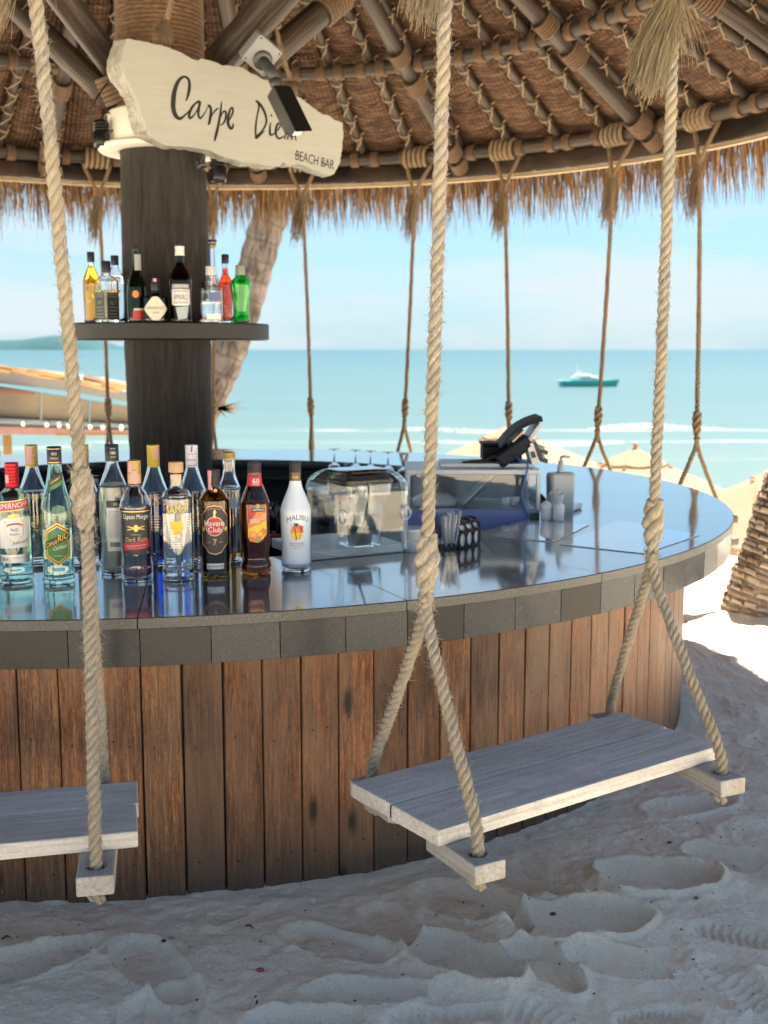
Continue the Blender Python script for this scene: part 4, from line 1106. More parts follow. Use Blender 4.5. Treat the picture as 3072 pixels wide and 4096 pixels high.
# ================================================================== camera on the strut
cam_b = thing('security_camera', 'black security camera on a grey box, pointing down across the sign', 'camera', atY(1040, 215, 4.6))
bx = atY(1042, 212, 4.62); nrm = Vector((.30, -.82, -.50)).normalized(); upv = Vector((-.62, .10, .60)); upv = (upv - nrm * upv.dot(nrm)).normalized(); sdv = nrm.cross(upv)
rot = Matrix((sdv, upv, nrm)).transposed()
mb = MB(); mb.bbox(bx, (.118, .118, .075), .010, rot)
part('junction_box', mb, plain('grey_plastic_box', (.20, .215, .225), .45), cam_b)
mb = MB()
for a_, b_ in ((-1, -1), (-1, 1), (1, -1), (1, 1)): mb.tube([bx + rot @ Vector((a_ * .047, b_ * .047, .036)), bx + rot @ Vector((a_ * .047, b_ * .047, .0385))], .0035, 8)
part('screw', mb, MAT['black'], cam_b)
fl = bx + rot @ Vector((.012, -.010, .0375))
mb = MB(); mb.lathe([(0, .012), (.026, .012), (.036, .008), (.038, 0)], 28, fl, rot=rot)
dk = plain('dark_grey_metal', (.06, .06, .062), .45, .3)
part('flange', mb, dk, cam_b)
e1 = atY(1188, 520, 4.46); a0_ = atY(1112, 362, 4.52)
mb = MB(); kq = atY(1100, 322, 4.53); mb.tube([fl, atY(1083, 282, 4.55), kq], [.021, .022, .020], 16); mb.tube([kq, atY(1104, 336, 4.525), a0_], [.023, .023, .018], 16)
part('arm', mb, dk, cam_b)
d_ = (e1 - a0_).normalized(); yv = Vector((.55, -.75, .12)); yv = (yv - d_ * yv.dot(d_)).normalized(); zv = d_.cross(yv)
rot = Matrix((d_, yv, zv)).transposed(); Lc = (e1 - a0_).length
cc_ = (e1 + a0_) / 2
mb = MB(); mb.bbox(cc_, (Lc, .066, .076), .008, rot); part('housing', mb, plain('matt_black_housing', (.017, .017, .018), .42), cam_b)
mb = MB(); mb.bbox(cc_ + rot @ Vector((.022, .033, 0)), (Lc + .02, .004, .074), .001, rot); mb.bbox(cc_ + rot @ Vector((.020, .012, .036)), (Lc + .01, .045, .003), .001, rot)
part('sun_visor', mb, MAT['black'], cam_b)
mb = MB(); mb.bbox(cc_ + rot @ Vector((Lc / 2 + .001, -.004, -.006)), (.006, .048, .046), .004, rot); part('lens_window', mb, MAT['white'], cam_b)
# ================================================================== bottles
def wrapped(mb, V2, F, r, mi=0, flat=False):
    """lay a flat shape (s along the girth, z up) on a bottle of radius r; the front faces -Y"""
    if flat: mb.add([(s_, -r, z) for s_, z in V2], F, mi=mi, smooth=False)
    else: mb.add([(r * math.sin(s_ / r), -r * math.cos(s_ / r), z) for s_, z in V2], F, mi=mi, smooth=False)
def poly_label(mb, poly, r, flat=False, mi=0):
    """filled outline, cut fine enough to bend"""
    bm = bmesh.new(); vs_ = [bm.verts.new((x, 0, z)) for x, z in poly]; bm.faces.new(vs_)
    if not flat:
        x0, x1 = min(q[0] for q in poly), max(q[0] for q in poly); n_ = max(2, int((x1 - x0) / .005))
        for k in range(1, n_):
            bmesh.ops.bisect_plane(bm, geom=bm.verts[:] + bm.edges[:] + bm.faces[:], plane_co=(x0 + (x1 - x0) * k / n_, 0, 0), plane_no=(1, 0, 0))
    bm.verts.index_update()
    wrapped(mb, [(q.co.x, q.co.z) for q in bm.verts], [[q.index for q in f.verts] for f in bm.faces], r, mi, flat); bm.free()
def rect(w_, z0, z1, cx_=0.0): return [(cx_ - w_ / 2, z0), (cx_ + w_ / 2, z0), (cx_ + w_ / 2, z1), (cx_ - w_ / 2, z1)]
def text_label(mb, txt, r, cz, h, w_=None, cx_=0.0, slant=0.0, arch=0.0, flat=False, tilt=0.0):
    V, F, asp = text_mesh(txt); w_ = w_ or h * asp
    P = []
    for (u, v_) in V:
        x = (u - .5) * w_ + (v_ - .5) * h * slant; z = cz + (v_ - .5) * h - arch * ((u - .5) * 2) ** 2 + x * tilt; P.append((x + cx_, z))
    wrapped(mb, P, F, r, flat=flat)
def disc(cx_, cz, rx, rz_, n=20): return [(cx_ + rx * math.cos(2 * PI * k / n), cz + rz_ * math.sin(2 * PI * k / n)) for k in range(n)]

def ink_m(name, col, rough=.4, metal=0.0): return plain('print_' + name, col, rough, metal, var=.05, bump=0, sc=60)
WHITE, BLACK, GOLD, RED, GREEN, BLUE, YEL, ORG, GREY, PINK, SILV, CRM = (ink_m('white', (.74, .74, .72)), ink_m('black', (.014, .014, .016)), ink_m('gold', (.60, .40, .10), .35, .5), ink_m('red', (.48, .02, .03)),
    ink_m('green', (.05, .20, .025)), ink_m('blue', (.03, .16, .42)), ink_m('yellow', (.82, .55, .03)), ink_m('orange', (.80, .22, .02)), ink_m('grey', (.30, .31, .32)), ink_m('pink', (.62, .27, .30)), ink_m('silver', (.55, .55, .55), .3, .6), ink_m('cream', (.68, .64, .52)))
GL = dict(clear=MAT['glass'], green=glassm('bottle_green_glass', (.75, .93, .84)), amber=glassm('amber_glass', (.62, .20, .025)), olive=glassm('olive_amber_glass', (.55, .33, .04)), dkgreen=glassm('dark_green_glass', (.06, .20, .05)),
          black=glassm('near_black_glass', (.045, .03, .028)), vgreen=glassm('vivid_green_glass', (.06, .75, .16)), brown=glassm('dark_brown_glass', (.10, .035, .02)))
def liquid(name, col, tr=1.0, rough=.03):
    if name in _plain: return _plain[name]
    g = G(name); m = g.fin(col, rough, Transmission_Weight=tr, IOR=1.34); _plain[name] = m; return m
LQ = dict(water=liquid('clear_spirit', (.96, .98, .99)), rum=liquid('dark_rum', (.16, .006, .008)), blue=liquid('blue_liqueur', (.01, .10, .80)), cloudy=liquid('cloudy_syrup', (.50, .50, .41), .35, .3), milk=liquid('white_liqueur', (.62, .72, .80), .25, .25),
          amberl=liquid('amber_spirit', (.80, .28, .02)), red=liquid('red_aperitif', (.95, .05, .01), .8), whisky=liquid('whisky', (.93, .42, .04)))

def bottle(name, base, H, prof, glass, lab, cap=None, liq=None, level=.6, labels=(), emb=(), cat='bottle', group=None, yaw=0.0, square=0.0, n=40, seal=None, wall=.0028):
    """prof: (radius, height) outside from the foot up to the lip, in metres; cap: (material, radius, z0, z1, ridged)"""
    rz = math.atan2(-base[0], base[1]) + yaw
    t = thing(name, lab, cat, base, rz, group)
    # outside, over the lip, inside back down to a thick foot
    out = [(0, .0012)] + [(max(.001, prof[0][0] - .004), 0)] + list(prof)
    inn = [(max(.001, r_ - wall), z_) for r_, z_ in prof if z_ > .010][::-1]
    inn.append((inn[-1][0], .011)); inn.append((inn[-1][0] * .5, .0125)); inn.append((0.0, .0145))
    def sq(mb):
        if not square: return mb
        V = []
        for (x, y, z) in mb.v:
            r_ = math.hypot(x, y)
            if r_ > 1e-6:
                a = math.atan2(y, x) ; k = 1 / (abs(math.cos(a)) ** 8 + abs(math.sin(a)) ** 8) ** (1 / 8)
                wgt = square * min(1, max(0, (r_ - .018) / .010)); k = 1 + (k - 1) * wgt; x *= k; y *= k
            V.append((x, y, z))
        mb.v = V; return mb
    mb = MB(); mb.lathe(out + inn, n); part('glass', sq(mb), glass, t, world=False)
    if liq is not None:
        lz = level * H; L_ = [(r_ - wall - .0005, z_) for r_, z_ in prof if .013 < z_ < lz]
        rl = np.interp(lz, [q[1] for q in prof], [q[0] for q in prof]) - wall - .0005
        L_ = [(0, .0152), (L_[0][0] * .9, .0152)] + L_ + [(rl, lz), (rl - .002, lz - .0008), (0, lz - .0008)]
        mb = MB(); mb.lathe(L_, n); part('liquid', sq(mb), liq, t, world=False)
    if cap:
        cm, cr_, c0, c1, ridged = cap
        P_ = [(cr_ * .99, c0), (cr_, c0 + .002)]
        if ridged:
            z = c0 + .004
            while z < c1 - .006: P_ += [(cr_, z), (cr_ * .96, z + .001), (cr_ * .96, z + .0028), (cr_, z + .0038)]; z += ridged
        P_ += [(cr_, c1 - .002), (cr_ * .93, c1), (0, c1)]
        mb = MB(); mb.lathe(P_, 32); part('cap', mb, cm, t, world=False)
    for item in labels:
        nm, mat, fn = item; mb = MB(); fn(mb); part(nm, mb, mat, t, world=False)
    return t
def shoulder(pts, n=5):
    """smooth a coarse outline"""
    P = sub_spline([(r_, z_) for r_, z_ in pts], None, n); return [(max(.002, q[0]), q[1]) for q in P]
def place(x, y, z=TOP_Z): q = dz(x, y, z); return Vector((q.x, q.y, z))
CG = 'liquor bottles standing along the near counter'
def seal(w_, z0, z1, cx_, r): return ('tax_seal', PINK, lambda mb: poly_label(mb, rect(w_, z0, z1, cx_), r))

# red-capped vodka
r = .0465
pf = shoulder([(.043, 0.001), (.0468, .008), (.0470, .03), (.0455, .05), (.0465, .07), (.0465, .20), (.0462, .222), (.040, .243), (.026, .256), (.0175, .268), (.0165, .285), (.0165, .325)])
bottle('vodka_bottle', place(36, 1256), .333, pf, GL['green'], 'clear vodka bottle with a red cap, white shield label and red name band', (ink_m('red_foil', (.50, .01, .02), .28, .5), .0185, .262, .333, .009), LQ['water'], .60, [
    ('name_band', RED, lambda mb: poly_label(mb, [(-.046, .203), (0, .207), (.046, .213), (.046, .235), (0, .229), (-.046, .225)], r + .0004)),
    ('gold_line', GOLD, lambda mb: (poly_label(mb, [(-.046, .2255), (0, .2295), (.046, .2355), (.046, .2385), (0, .2325), (-.046, .2285)], r + .0004), poly_label(mb, [(-.046, .2000), (0, .204), (.046, .210), (.046, .2125), (0, .2065), (-.046, .2025)], r + .0004))),
    ('lettering', WHITE, lambda mb: text_label(mb, 'SMIRNOFF', r + .0009, .219, .0150, .080, 0, .1, 0, tilt=.10)),
    ('paper_label', WHITE, lambda mb: poly_label(mb, [(-.045, .100), (.045, .104), (.045, .180), (.018, .186), (.010, .196), (-.010, .194), (-.020, .184), (-.045, .174)], r + .0004)),
    ('crown_print', GOLD, lambda mb: [poly_label(mb, q, r + .0010) for q in ([(-.014, .183), (.014, .185), (.016, .197), (.008, .191), (0, .200), (-.008, .190), (-.016, .196)], [(-.030, .176), (-.020, .178), (-.020, .168), (-.026, .170)], [(.020, .180), (.031, .180), (.026, .171), (.020, .170)])]),
    ('shield_print', GOLD, lambda mb: [poly_label(mb, q, r + .0010) for q in ([(-.0255, .168), (-.0235, .168), (-.0235, .135), (-.0255, .135)], [(.0235, .170), (.0255, .170), (.0255, .137), (.0235, .137)], [(-.0255, .136), (-.0235, .136), (-.001, .116), (-.001, .113)], [(.0255, .138), (.0235, .138), (.001, .116), (.001, .113)])]),
    ('ribbon_print', RED, lambda mb: poly_label(mb, [(-.020, .160), (-.010, .165), (.010, .166), (.022, .162), (.022, .167), (.010, .171), (-.010, .170), (-.020, .165)], r + .0010)),
    ('small_lettering', BLACK, lambda mb: (text_label(mb, 'No21', r + .0011, .1525, .0095, .020), text_label(mb, 'VODKA', r + .0011, .1395, .0055, .026), text_label(mb, 'Smirnoff', r + .0011, .1180, .0085, .044, .016, .5, tilt=.18))),
    ('silver_band', SILV, lambda mb: poly_label(mb, rect(.086, .060, .083), r + .0006)),
    ('band_lettering', BLACK, lambda mb: (text_label(mb, '1864', r + .0011, .0715, .0125, .020, -.030), poly_label(mb, rect(.0004, .062, .081, -.017), r + .0011), text_label(mb, 'IMPORTED VODKA', r + .0011, .0745, .0035, .036, .010))),
    seal(.013, .277, .300, -.016, .0190)], group=CG)
# bottle at the very edge
pf2 = shoulder([(.040, .001), (.043, .008), (.043, .05), (.043, .19), (.038, .215), (.024, .245), (.0165, .27), (.0155, .30), (.0155, .325)])
bottle('vodka_bottle', place(-14, 1250), .333, pf2, GL['green'], 'clear bottle cut by the left edge, with a dark red stopper leaning out', (ink_m('red_foil', (.50, .01, .02), .28, .5), .0175, .275, .325, .01), LQ['water'], .5, [
    ('paper_label', WHITE, lambda mb: poly_label(mb, rect(.08, .09, .16), .0434)), ('lettering', RED, lambda mb: text_label(mb, 'VODKA', .0438, .13, .012, .05))], group=CG)
# tall ribbed cachaca
pf = []
for k in range(46):
    z = .001 + k * .338 / 45
    rr_ = float(np.interp(z, [0, .010, .03, .055, .09, .155, .19, .21, .235, .27, .30, .325, .339], [.040, .0435, .0425, .040, .0415, .0425, .043, .0415, .036, .0265, .0205, .0175, .0165])); pf.append((rr_, z))
def hexa(s_, lift, zc=.112): return [(0, zc + .060 * s_), (.036 * s_, zc + .038 * s_), (.036 * s_, zc - .034 * s_), (0, zc - .060 * s_), (-.036 * s_, zc - .034 * s_), (-.036 * s_, zc + .038 * s_)]
bottle('rum_bottle', place(128, 1257), .377, pf, GL['green'], 'tall clear bottle with a green and gold hexagonal label and a black cap', (BLACK, .0195, .330, .377, 0), LQ['water'], .42, [
    ('hexagon_label', GOLD, lambda mb: poly_label(mb, hexa(1.0, 0), .0432)), ('dark_border', BLACK, lambda mb: poly_label(mb, hexa(.93, 0), .0436)), ('inner_border', GOLD, lambda mb: poly_label(mb, hexa(.87, 0), .0440)),
    ('green_field', GREEN, lambda mb: poly_label(mb, hexa(.81, 0), .0444)),
    ('blue_print', BLUE, lambda mb: poly_label(mb, [(-.014, .146), (.010, .147), (.014, .143), (.004, .150), (.006, .160), (-.001, .152), (-.008, .151)], .0448)),
    ('name_band', BLACK, lambda mb: poly_label(mb, [(-.036, .098), (.036, .128), (.036, .152), (.010, .140), (-.036, .119)], .0450)),
    ('lettering', YEL, lambda mb: (text_label(mb, 'CANA', .0455, .1145, .0125, .032, -.017, .1, tilt=.40), text_label(mb, 'RIO', .0455, .1335, .0190, .030, .0165, .1, tilt=.35))),
    ('script', WHITE, lambda mb: (text_label(mb, 'Cachaça', .0455, .1040, .0130, .038, .006, .35, tilt=.22), text_label(mb, 'IMPORTED', .0455, .0805, .0030, .024))),
    ('neck_label', BLACK, lambda mb: poly_label(mb, [(-.022, .262), (.022, .290), (.022, .310), (-.022, .284)], .0262)), ('neck_label_edge', GREEN, lambda mb: poly_label(mb, [(-.026, .250), (.024, .279), (.024, .290), (-.026, .262)], .0280)),
    ('neck_lettering', YEL, lambda mb: text_label(mb, 'CANARIO', .0268, .2865, .0060, .026, 0, .2, tilt=.6)),
    ('cap_lettering', CRM, lambda mb: (text_label(mb, 'RIO', .0199, .358, .008, .014), text_label(mb, 'Cachaça', .0199, .346, .006, .022, 0, .3))),
    ('cap_line', GOLD, lambda mb: (poly_label(mb, rect(.058, .3705, .3722), .0198), poly_label(mb, rect(.058, .3335, .3352), .0198))),
    ('back_label', GREY, lambda mb: poly_label(mb, rect(.022, .072, .135, .058), .0432))], group=CG)
# back-row bottles
pfb = shoulder([(.039, .001), (.0415, .007), (.0415, .05), (.0415, .20), (.040, .222), (.030, .252), (.020, .285), (.0165, .31), (.0160, .345)])
def deni(px, top, lab, capm, liq, level, seal_x, band=GOLD, txt2='', yb=1238, Y=3.40, script=None, lbl=None):
    b = dY(px, 1200, Y); b.z = TOP_Z; sc = (yb - top) / (2484 / Y) / .36
    H = .36
    L_ = [('lettering', band, lambda mb: text_label(mb, 'DENI', .0421, .208, .0125, .044)), ]
    if txt2: L_.append(('second_lettering', band, lambda mb: text_label(mb, txt2, .0421, .190, .0090, .050)))
    if script: L_.append(('script', BLACK, lambda mb: text_label(mb, script, .0421, .180, .010, .050, 0, .3)))
    L_ += [('small_lettering', band, lambda mb: [poly_label(mb, rect(.050, .150 - k * .008, .152 - k * .008), .0421) for k in range(6)]), ('price_label', WHITE, lambda mb: poly_label(mb, rect(.010, .095, .113, .020), .0421)), seal_x]
    return bottle('liqueur_bottle', b, H, pfb, GL['clear'], lab, (capm, .0185, .295, .36, .008), liq, level, L_, group=CG)
goldcap = ink_m('gold_cap', (.50, .33, .09), .35, .4); yelcap = ink_m('yellow_cap', (.62, .45, .05), .35, .2); whcap = ink_m('white_cap', (.66, .70, .76), .4)
deni(77, 967, 'clear bottle with tan cap and pink seal between red-capped and green-labelled bottles', goldcap, LQ['water'], .62, seal(.016, .305, .355, -.006, .0189))
deni(186, 972, 'clear bottle almost hidden behind the thick hanging rope', goldcap, LQ['water'], .58, seal(.010, .31, .35, .0, .0189))
deni(337, 967, 'bottle of bright blue liqueur with a yellow cap', yelcap, LQ['blue'], .60, seal(.016, .32, .356, .010, .0189), GOLD, 'CURACAO')
deni(419, 965, 'clear bottle with a white cap marked in red, behind the yellow-lettered bottle', whcap, LQ['water'], .55, ('cap_print', RED, lambda mb: (poly_label(mb, rect(.030, .333, .3345), .0189), poly_label(mb, rect(.030, .3155, .317), .0189), poly_label(mb, rect(.030, .2995, .301), .0189), poly_label(mb, [(-.003, .340), (.002, .340), (.004, .357), (-.001, .357)], .0189))), BLACK, '', script='Liqueur')
# grey syrup
sqp = shoulder([(.037, .001), (.040, .006), (.040, .04), (.040, .235), (.038, .255), (.026, .288), (.0185, .312), (.0165, .33), (.0165, .35)])
bottle('syrup_bottle', place(250, 1237), .362, sqp, GL['clear'], 'bottle of cloudy grey syrup with a black cap and a narrow printed back label', (BLACK, .0195, .325, .372, 0), LQ['cloudy'], .72, [
    ('back_label', WHITE, lambda mb: poly_label(mb, rect(.050, .070, .195, .014), .0404)), ('label_head', BLACK, lambda mb: poly_label(mb, rect(.050, .195, .215, .014), .0404)),
    ('head_number', WHITE, lambda mb: text_label(mb, '1883', .0409, .205, .009, .013, .016)),
    ('cap_lettering', WHITE, lambda mb: (text_label(mb, '1883', .0199, .349, .0085, .016, .008), text_label(mb, 'DEPUIS', .0199, .361, .0035, .014, .008), text_label(mb, 'MAISON', .0199, .337, .0035, .014, .008))),
    ('small_print', GREY, lambda mb: [poly_label(mb, rect(.040 - (k % 3) * .006, .183 - k * .0052, .1845 - k * .0052, .014 - (k % 3) * .002), .0409) for k in range(15)]),
    ('bar_code', BLACK, lambda mb: [poly_label(mb, rect(.0008 + (k % 3) * .0005, .082, .096, -.002 + k * .0021), .0409) for k in range(14)])], group=CG, yaw=-.25, square=.0)
# dark rum
pf = shoulder([(.0415, .001), (.0438, .007), (.0438, .04), (.0425, .05), (.0425, .19), (.0435, .20), (.0430, .214), (.034, .240), (.020, .262), (.0165, .280), (.0165, .33)])
bottle('rum_bottle', place(297, 1252), .337, pf, GL['clear'], 'dark red rum bottle with a black label, red sash and a tan neck band', (goldcap, .0185, .296, .337, .006), LQ['rum'], .62, [
    ('main_label', BLACK, lambda mb: poly_label(mb, rect(.088, .078, .196), .0429)), ('gold_line', GOLD, lambda mb: poly_label(mb, rect(.088, .1965, .2005), .0429)),
    ('lettering', WHITE, lambda mb: text_label(mb, 'Captain Morgan', .0434, .182, .0170, .076)),
    ('sash', RED, lambda mb: poly_label(mb, [(-.040, .090), (0, .091), (.042, .097), (.042, .121), (0, .113), (-.040, .110)], .0433)),
    ('script', ink_m('tan', (.60, .42, .22)), lambda mb: (text_label(mb, 'Dark Rum', .0437, .121, .0130, .062, 0, .25, tilt=.03), text_label(mb, 'ORIGINAL', .0437, .134, .0035, .028))),
    ('emblem', GOLD, lambda mb: [poly_label(mb, q, .0435) for q in ([(-.026, .146), (-.024, .149), (.024, .158), (.026, .156)], [(.026, .146), (.024, .149), (-.024, .158), (-.026, .156)], disc(0, .152, .0065, .010, 14))]),
    ('small_lettering', WHITE, lambda mb: (text_label(mb, 'RICH & SMOOTH FINISH', .0438, .1035, .0036, .060, 0, 0, 0, tilt=.06), text_label(mb, 'JAMAICA RUM', .0438, .0965, .0028, .050), text_label(mb, '750ml', .0438, .0825, .004, .009, .033))),
    ('neck_band', ink_m('tan_paper', (.52, .34, .15)), lambda mb: poly_label(mb, rect(.104, .262, .296), .0186)), ('neck_lettering', BLACK, lambda mb: (poly_label(mb, rect(.104, .262, .2725), .0189),)),
    ('neck_name', ink_m('tan', (.60, .42, .22)), lambda mb: text_label(mb, 'Captain Morgan', .0193, .2672, .0062, .036)), seal(.015, .275, .308, .000, .0192), seal(.012, .304, .334, -.012, .0192)], group=CG)
# clear bottle with yellow lettering and cork
pf = shoulder([(.040, .001), (.0435, .006), (.0435, .03), (.0425, .04), (.0425, .215), (.041, .232), (.034, .248), (.020, .257), (.0175, .268), (.0170, .300)])
cork = plain('cork', (.52, .33, .18), .7, bump=.5, sc=90)
bottle('spirit_bottle', place(386, 1250), .333, pf, GL['clear'], 'clear cork-stoppered bottle with yellow capitals and a yellow island map', (cork, .0205, .302, .331, 0), LQ['water'], .58, [
    ('stopper', cork, lambda mb: mb.lathe([(0, .270), (.0125, .272), (.0138, .302), (0, .302)], 24)),
    ('lettering', YEL, lambda mb: (text_label(mb, 'SAMUI', .0431, .204, .026, .062, 0, 0, 0, tilt=.10),)),
    ('dot', YEL, lambda mb: [poly_label(mb, disc(.026 + q, .227, .002, .002, 10), .0431) for q in (0, .006)]),
    ('island_map', YEL, lambda mb: poly_label(mb, [(-.018, .168), (-.008, .171), (0, .168), (.009, .171), (.016, .166), (.014, .157), (.019, .150), (.012, .142), (.010, .134), (.002, .136), (-.006, .130), (-.013, .133), (-.012, .144), (-.019, .152)], .0431)),
    ('small_print', WHITE, lambda mb: [poly_label(mb, rect(w_, z, z + .0016, -.006), .0431) for w_, z in ((.012, .118), (.030, .112), (.034, .106), (.030, .100), (.036, .094))]),
    ('star_mark', BLACK, lambda mb: poly_label(mb, disc(.003, .137, .002, .0015, 8), .0434))], group=CG)
# seven-year rum
pf = shoulder([(.040, .001), (.0425, .007), (.0425, .04), (.0425, .205), (.040, .222), (.028, .240), (.0185, .250), (.0160, .262), (.0158, .29)])
ov = lambda s_, zc=.138: [(-.030 * s_, zc + .052 * s_), (-.020 * s_, zc + .066 * s_), (0, zc + .070 * s_), (.020 * s_, zc + .066 * s_), (.030 * s_, zc + .052 * s_), (.041 * s_, zc + .042 * s_), (.041 * s_, zc - .042 * s_), (.030 * s_, zc - .050 * s_), (.018 * s_, zc - .066 * s_), (0, zc - .071 * s_), (-.018 * s_, zc - .066 * s_), (-.030 * s_, zc - .050 * s_), (-.041 * s_, zc - .042 * s_), (-.041 * s_, zc + .042 * s_)]
copper = ink_m('copper', (.55, .27, .14), .35, .4)
bottle('rum_bottle', place(466, 1243), .305, pf, GL['olive'], 'amber rum bottle with a black scalloped label and a round red badge', (BLACK, .0178, .258, .305, .007), liquid('brown_rum', (.03, .012, .004), .6), .62, [
    ('label_border', copper, lambda mb: poly_label(mb, ov(1.0), .0429)), ('label', BLACK, lambda mb: poly_label(mb, ov(.955), .0433)),
    ('badge', ink_m('cream2', (.66, .56, .38)), lambda mb: poly_label(mb, disc(0, .148, .0265, .0275, 24), .0436)), ('red_badge', RED, lambda mb: poly_label(mb, disc(0, .148, .0245, .0255, 24), .0438)),
    ('lettering', WHITE, lambda mb: (text_label(mb, 'Havana', .0443, .157, .0160, .060), text_label(mb, 'Club', .0443, .139, .0150, .038))),
    ('statue_print', GOLD, lambda mb: poly_label(mb, [(-.003, .172), (.003, .172), (.002, .184), (.006, .188), (.001, .196), (-.003, .190)], .0438)),
    ('number', ink_m('tan', (.60, .42, .22)), lambda mb: (text_label(mb, '7', .0437, .1035, .0165, .010), text_label(mb, 'AÑEJO', .0437, .103, .0035, .014, -.019), text_label(mb, 'AÑOS', .0437, .103, .0035, .012, .018), text_label(mb, 'EL RON DE CUBA', .0437, .1985, .0034, .036, 0, 0, .003))),
    ('ring_print', GOLD, lambda mb: [poly_label(mb, disc(q, .140, .0052, .0065, 14), .0437) for q in (-.034, .034)]),
    ('foot_label', SILV, lambda mb: poly_label(mb, rect(.050, .026, .042), .0429)), ('foot_print', GREY, lambda mb: (poly_label(mb, rect(.034, .032, .036), .0433), poly_label(mb, disc(-.020, .034, .003, .004, 10), .0433), poly_label(mb, disc(.020, .034, .003, .004, 10), .0433))),
    ('neck_ring', copper, lambda mb: poly_label(mb, disc(.004, .245, .005, .007, 14), .0245)), ('neck_number', BLACK, lambda mb: text_label(mb, '7', .0250, .245, .008, .004, .004)),
    ('tax_seal', PINK, lambda mb: poly_label(mb, [(-.020, .303), (-.006, .303), (-.008, .262), (.000, .242), (-.008, .238), (-.018, .252)], .0200))], group=CG)
# brown syrup-coloured bottle behind
pf = shoulder([(.032, .001), (.0345, .006), (.0345, .04), (.0345, .205), (.032, .228), (.022, .255), (.0185, .275), (.0185, .305), (.0165, .318), (.016, .32)])
b = dY(498, 1200, 3.46); b.z = TOP_Z
bottle('liqueur_bottle', b, .327, pf, GL['clear'], 'slim clear bottle with a gold screw cap, a third full of amber liqueur', (goldcap, .0190, .312, .333, .005), LQ['amberl'], .50, [
    ('lettering', WHITE, lambda mb: text_label(mb, 'LICOR', .0350, .216, .010, .036)), ('paper_label', ink_m('blue_grey', (.35, .40, .50)), lambda mb: poly_label(mb, rect(.05, .165, .195), .0350))], group=CG)
# orange liqueur
pf = shoulder([(.038, .001), (.0435, .008), (.0435, .03), (.0385, .045), (.0395, .07), (.0420, .10), (.0425, .195), (.0400, .212), (.031, .238), (.0215, .262), (.0190, .280), (.0180, .31)])
lab_o = [(-.022, .195), (.036, .199), (.036, .118), (.020, .102), (.006, .096), (-.016, .100), (-.022, .112)]
bottle('liqueur_bottle', place(553, 1238), .319, pf, GL['amber'], 'brown glass liqueur bottle with an orange and yellow label and a red neck collar', (BLACK, .0195, .292, .322, .006), liquid('dark_orange', (.20, .035, .008), .5), .66, [
    ('main_label', ORG, lambda mb: poly_label(mb, lab_o, .0431)),
    ('label_corner', RED, lambda mb: poly_label(mb, [(-.021, .194), (.012, .195), (-.005, .170), (-.021, .150)], .0434)), ('yellow_field', YEL, lambda mb: poly_label(mb, [(-.021, .136), (.036, .160), (.036, .120), (.018, .104), (-.021, .114)], .0434)),
    ('orange_slice', ORG, lambda mb: [poly_label(mb, disc(q, w_, .010, .009, 18), .0437) for q, w_ in ((-.006, .119), (.014, .120), (.026, .126))]), ('slice_rim', ink_m('pale_orange', (.85, .45, .10)), lambda mb: [poly_label(mb, disc(q, w_, .0072, .0062, 16), .0440) for q, w_ in ((-.006, .119), (.014, .120))]),
    ('leaf_print', GREEN, lambda mb: poly_label(mb, [(.014, .132), (.024, .137), (.028, .133)], .0438)),
    ('maker_plate', BLACK, lambda mb: poly_label(mb, rect(.040, .184, .196, .010), .0438)), ('maker_lettering', WHITE, lambda mb: text_label(mb, 'HIRAM WALKER', .0443, .190, .0056, .034, .010)),
    ('lettering', WHITE, lambda mb: (text_label(mb, 'TRIPLE', .0445, .158, .0135, .030, -.002, .1, tilt=.18), text_label(mb, 'SEC', .0445, .169, .0150, .018, .026, .1, tilt=.10))), ('sub_lettering', BLACK, lambda mb: text_label(mb, 'LIQUEUR', .0443, .149, .0030, .016, .010, .2, tilt=.15)),
    ('gold_seal', ink_m('dull_gold', (.30, .22, .10), .4, .4), lambda mb: (poly_label(mb, disc(.008, .106, .009, .0095, 18), .0448), poly_label(mb, disc(.008, .200, .006, .007, 14), .0445))),
    ('neck_collar', RED, lambda mb: mb.lathe([(.0195, .292), (.0205, .280), (.0225, .262), (.0240, .254)], 24, a0=-PI * .5 - 1.35, a1=-PI * .5 + 1.35)),
    ('collar_plate', BLACK, lambda mb: poly_label(mb, rect(.026, .281, .286), .0210)), ('collar_lettering', WHITE, lambda mb: (text_label(mb, '60', .0228, .2700, .0135, .020, .004), text_label(mb, 'PROOF', .0236, .2600, .0045, .020, .004)))], group=CG)
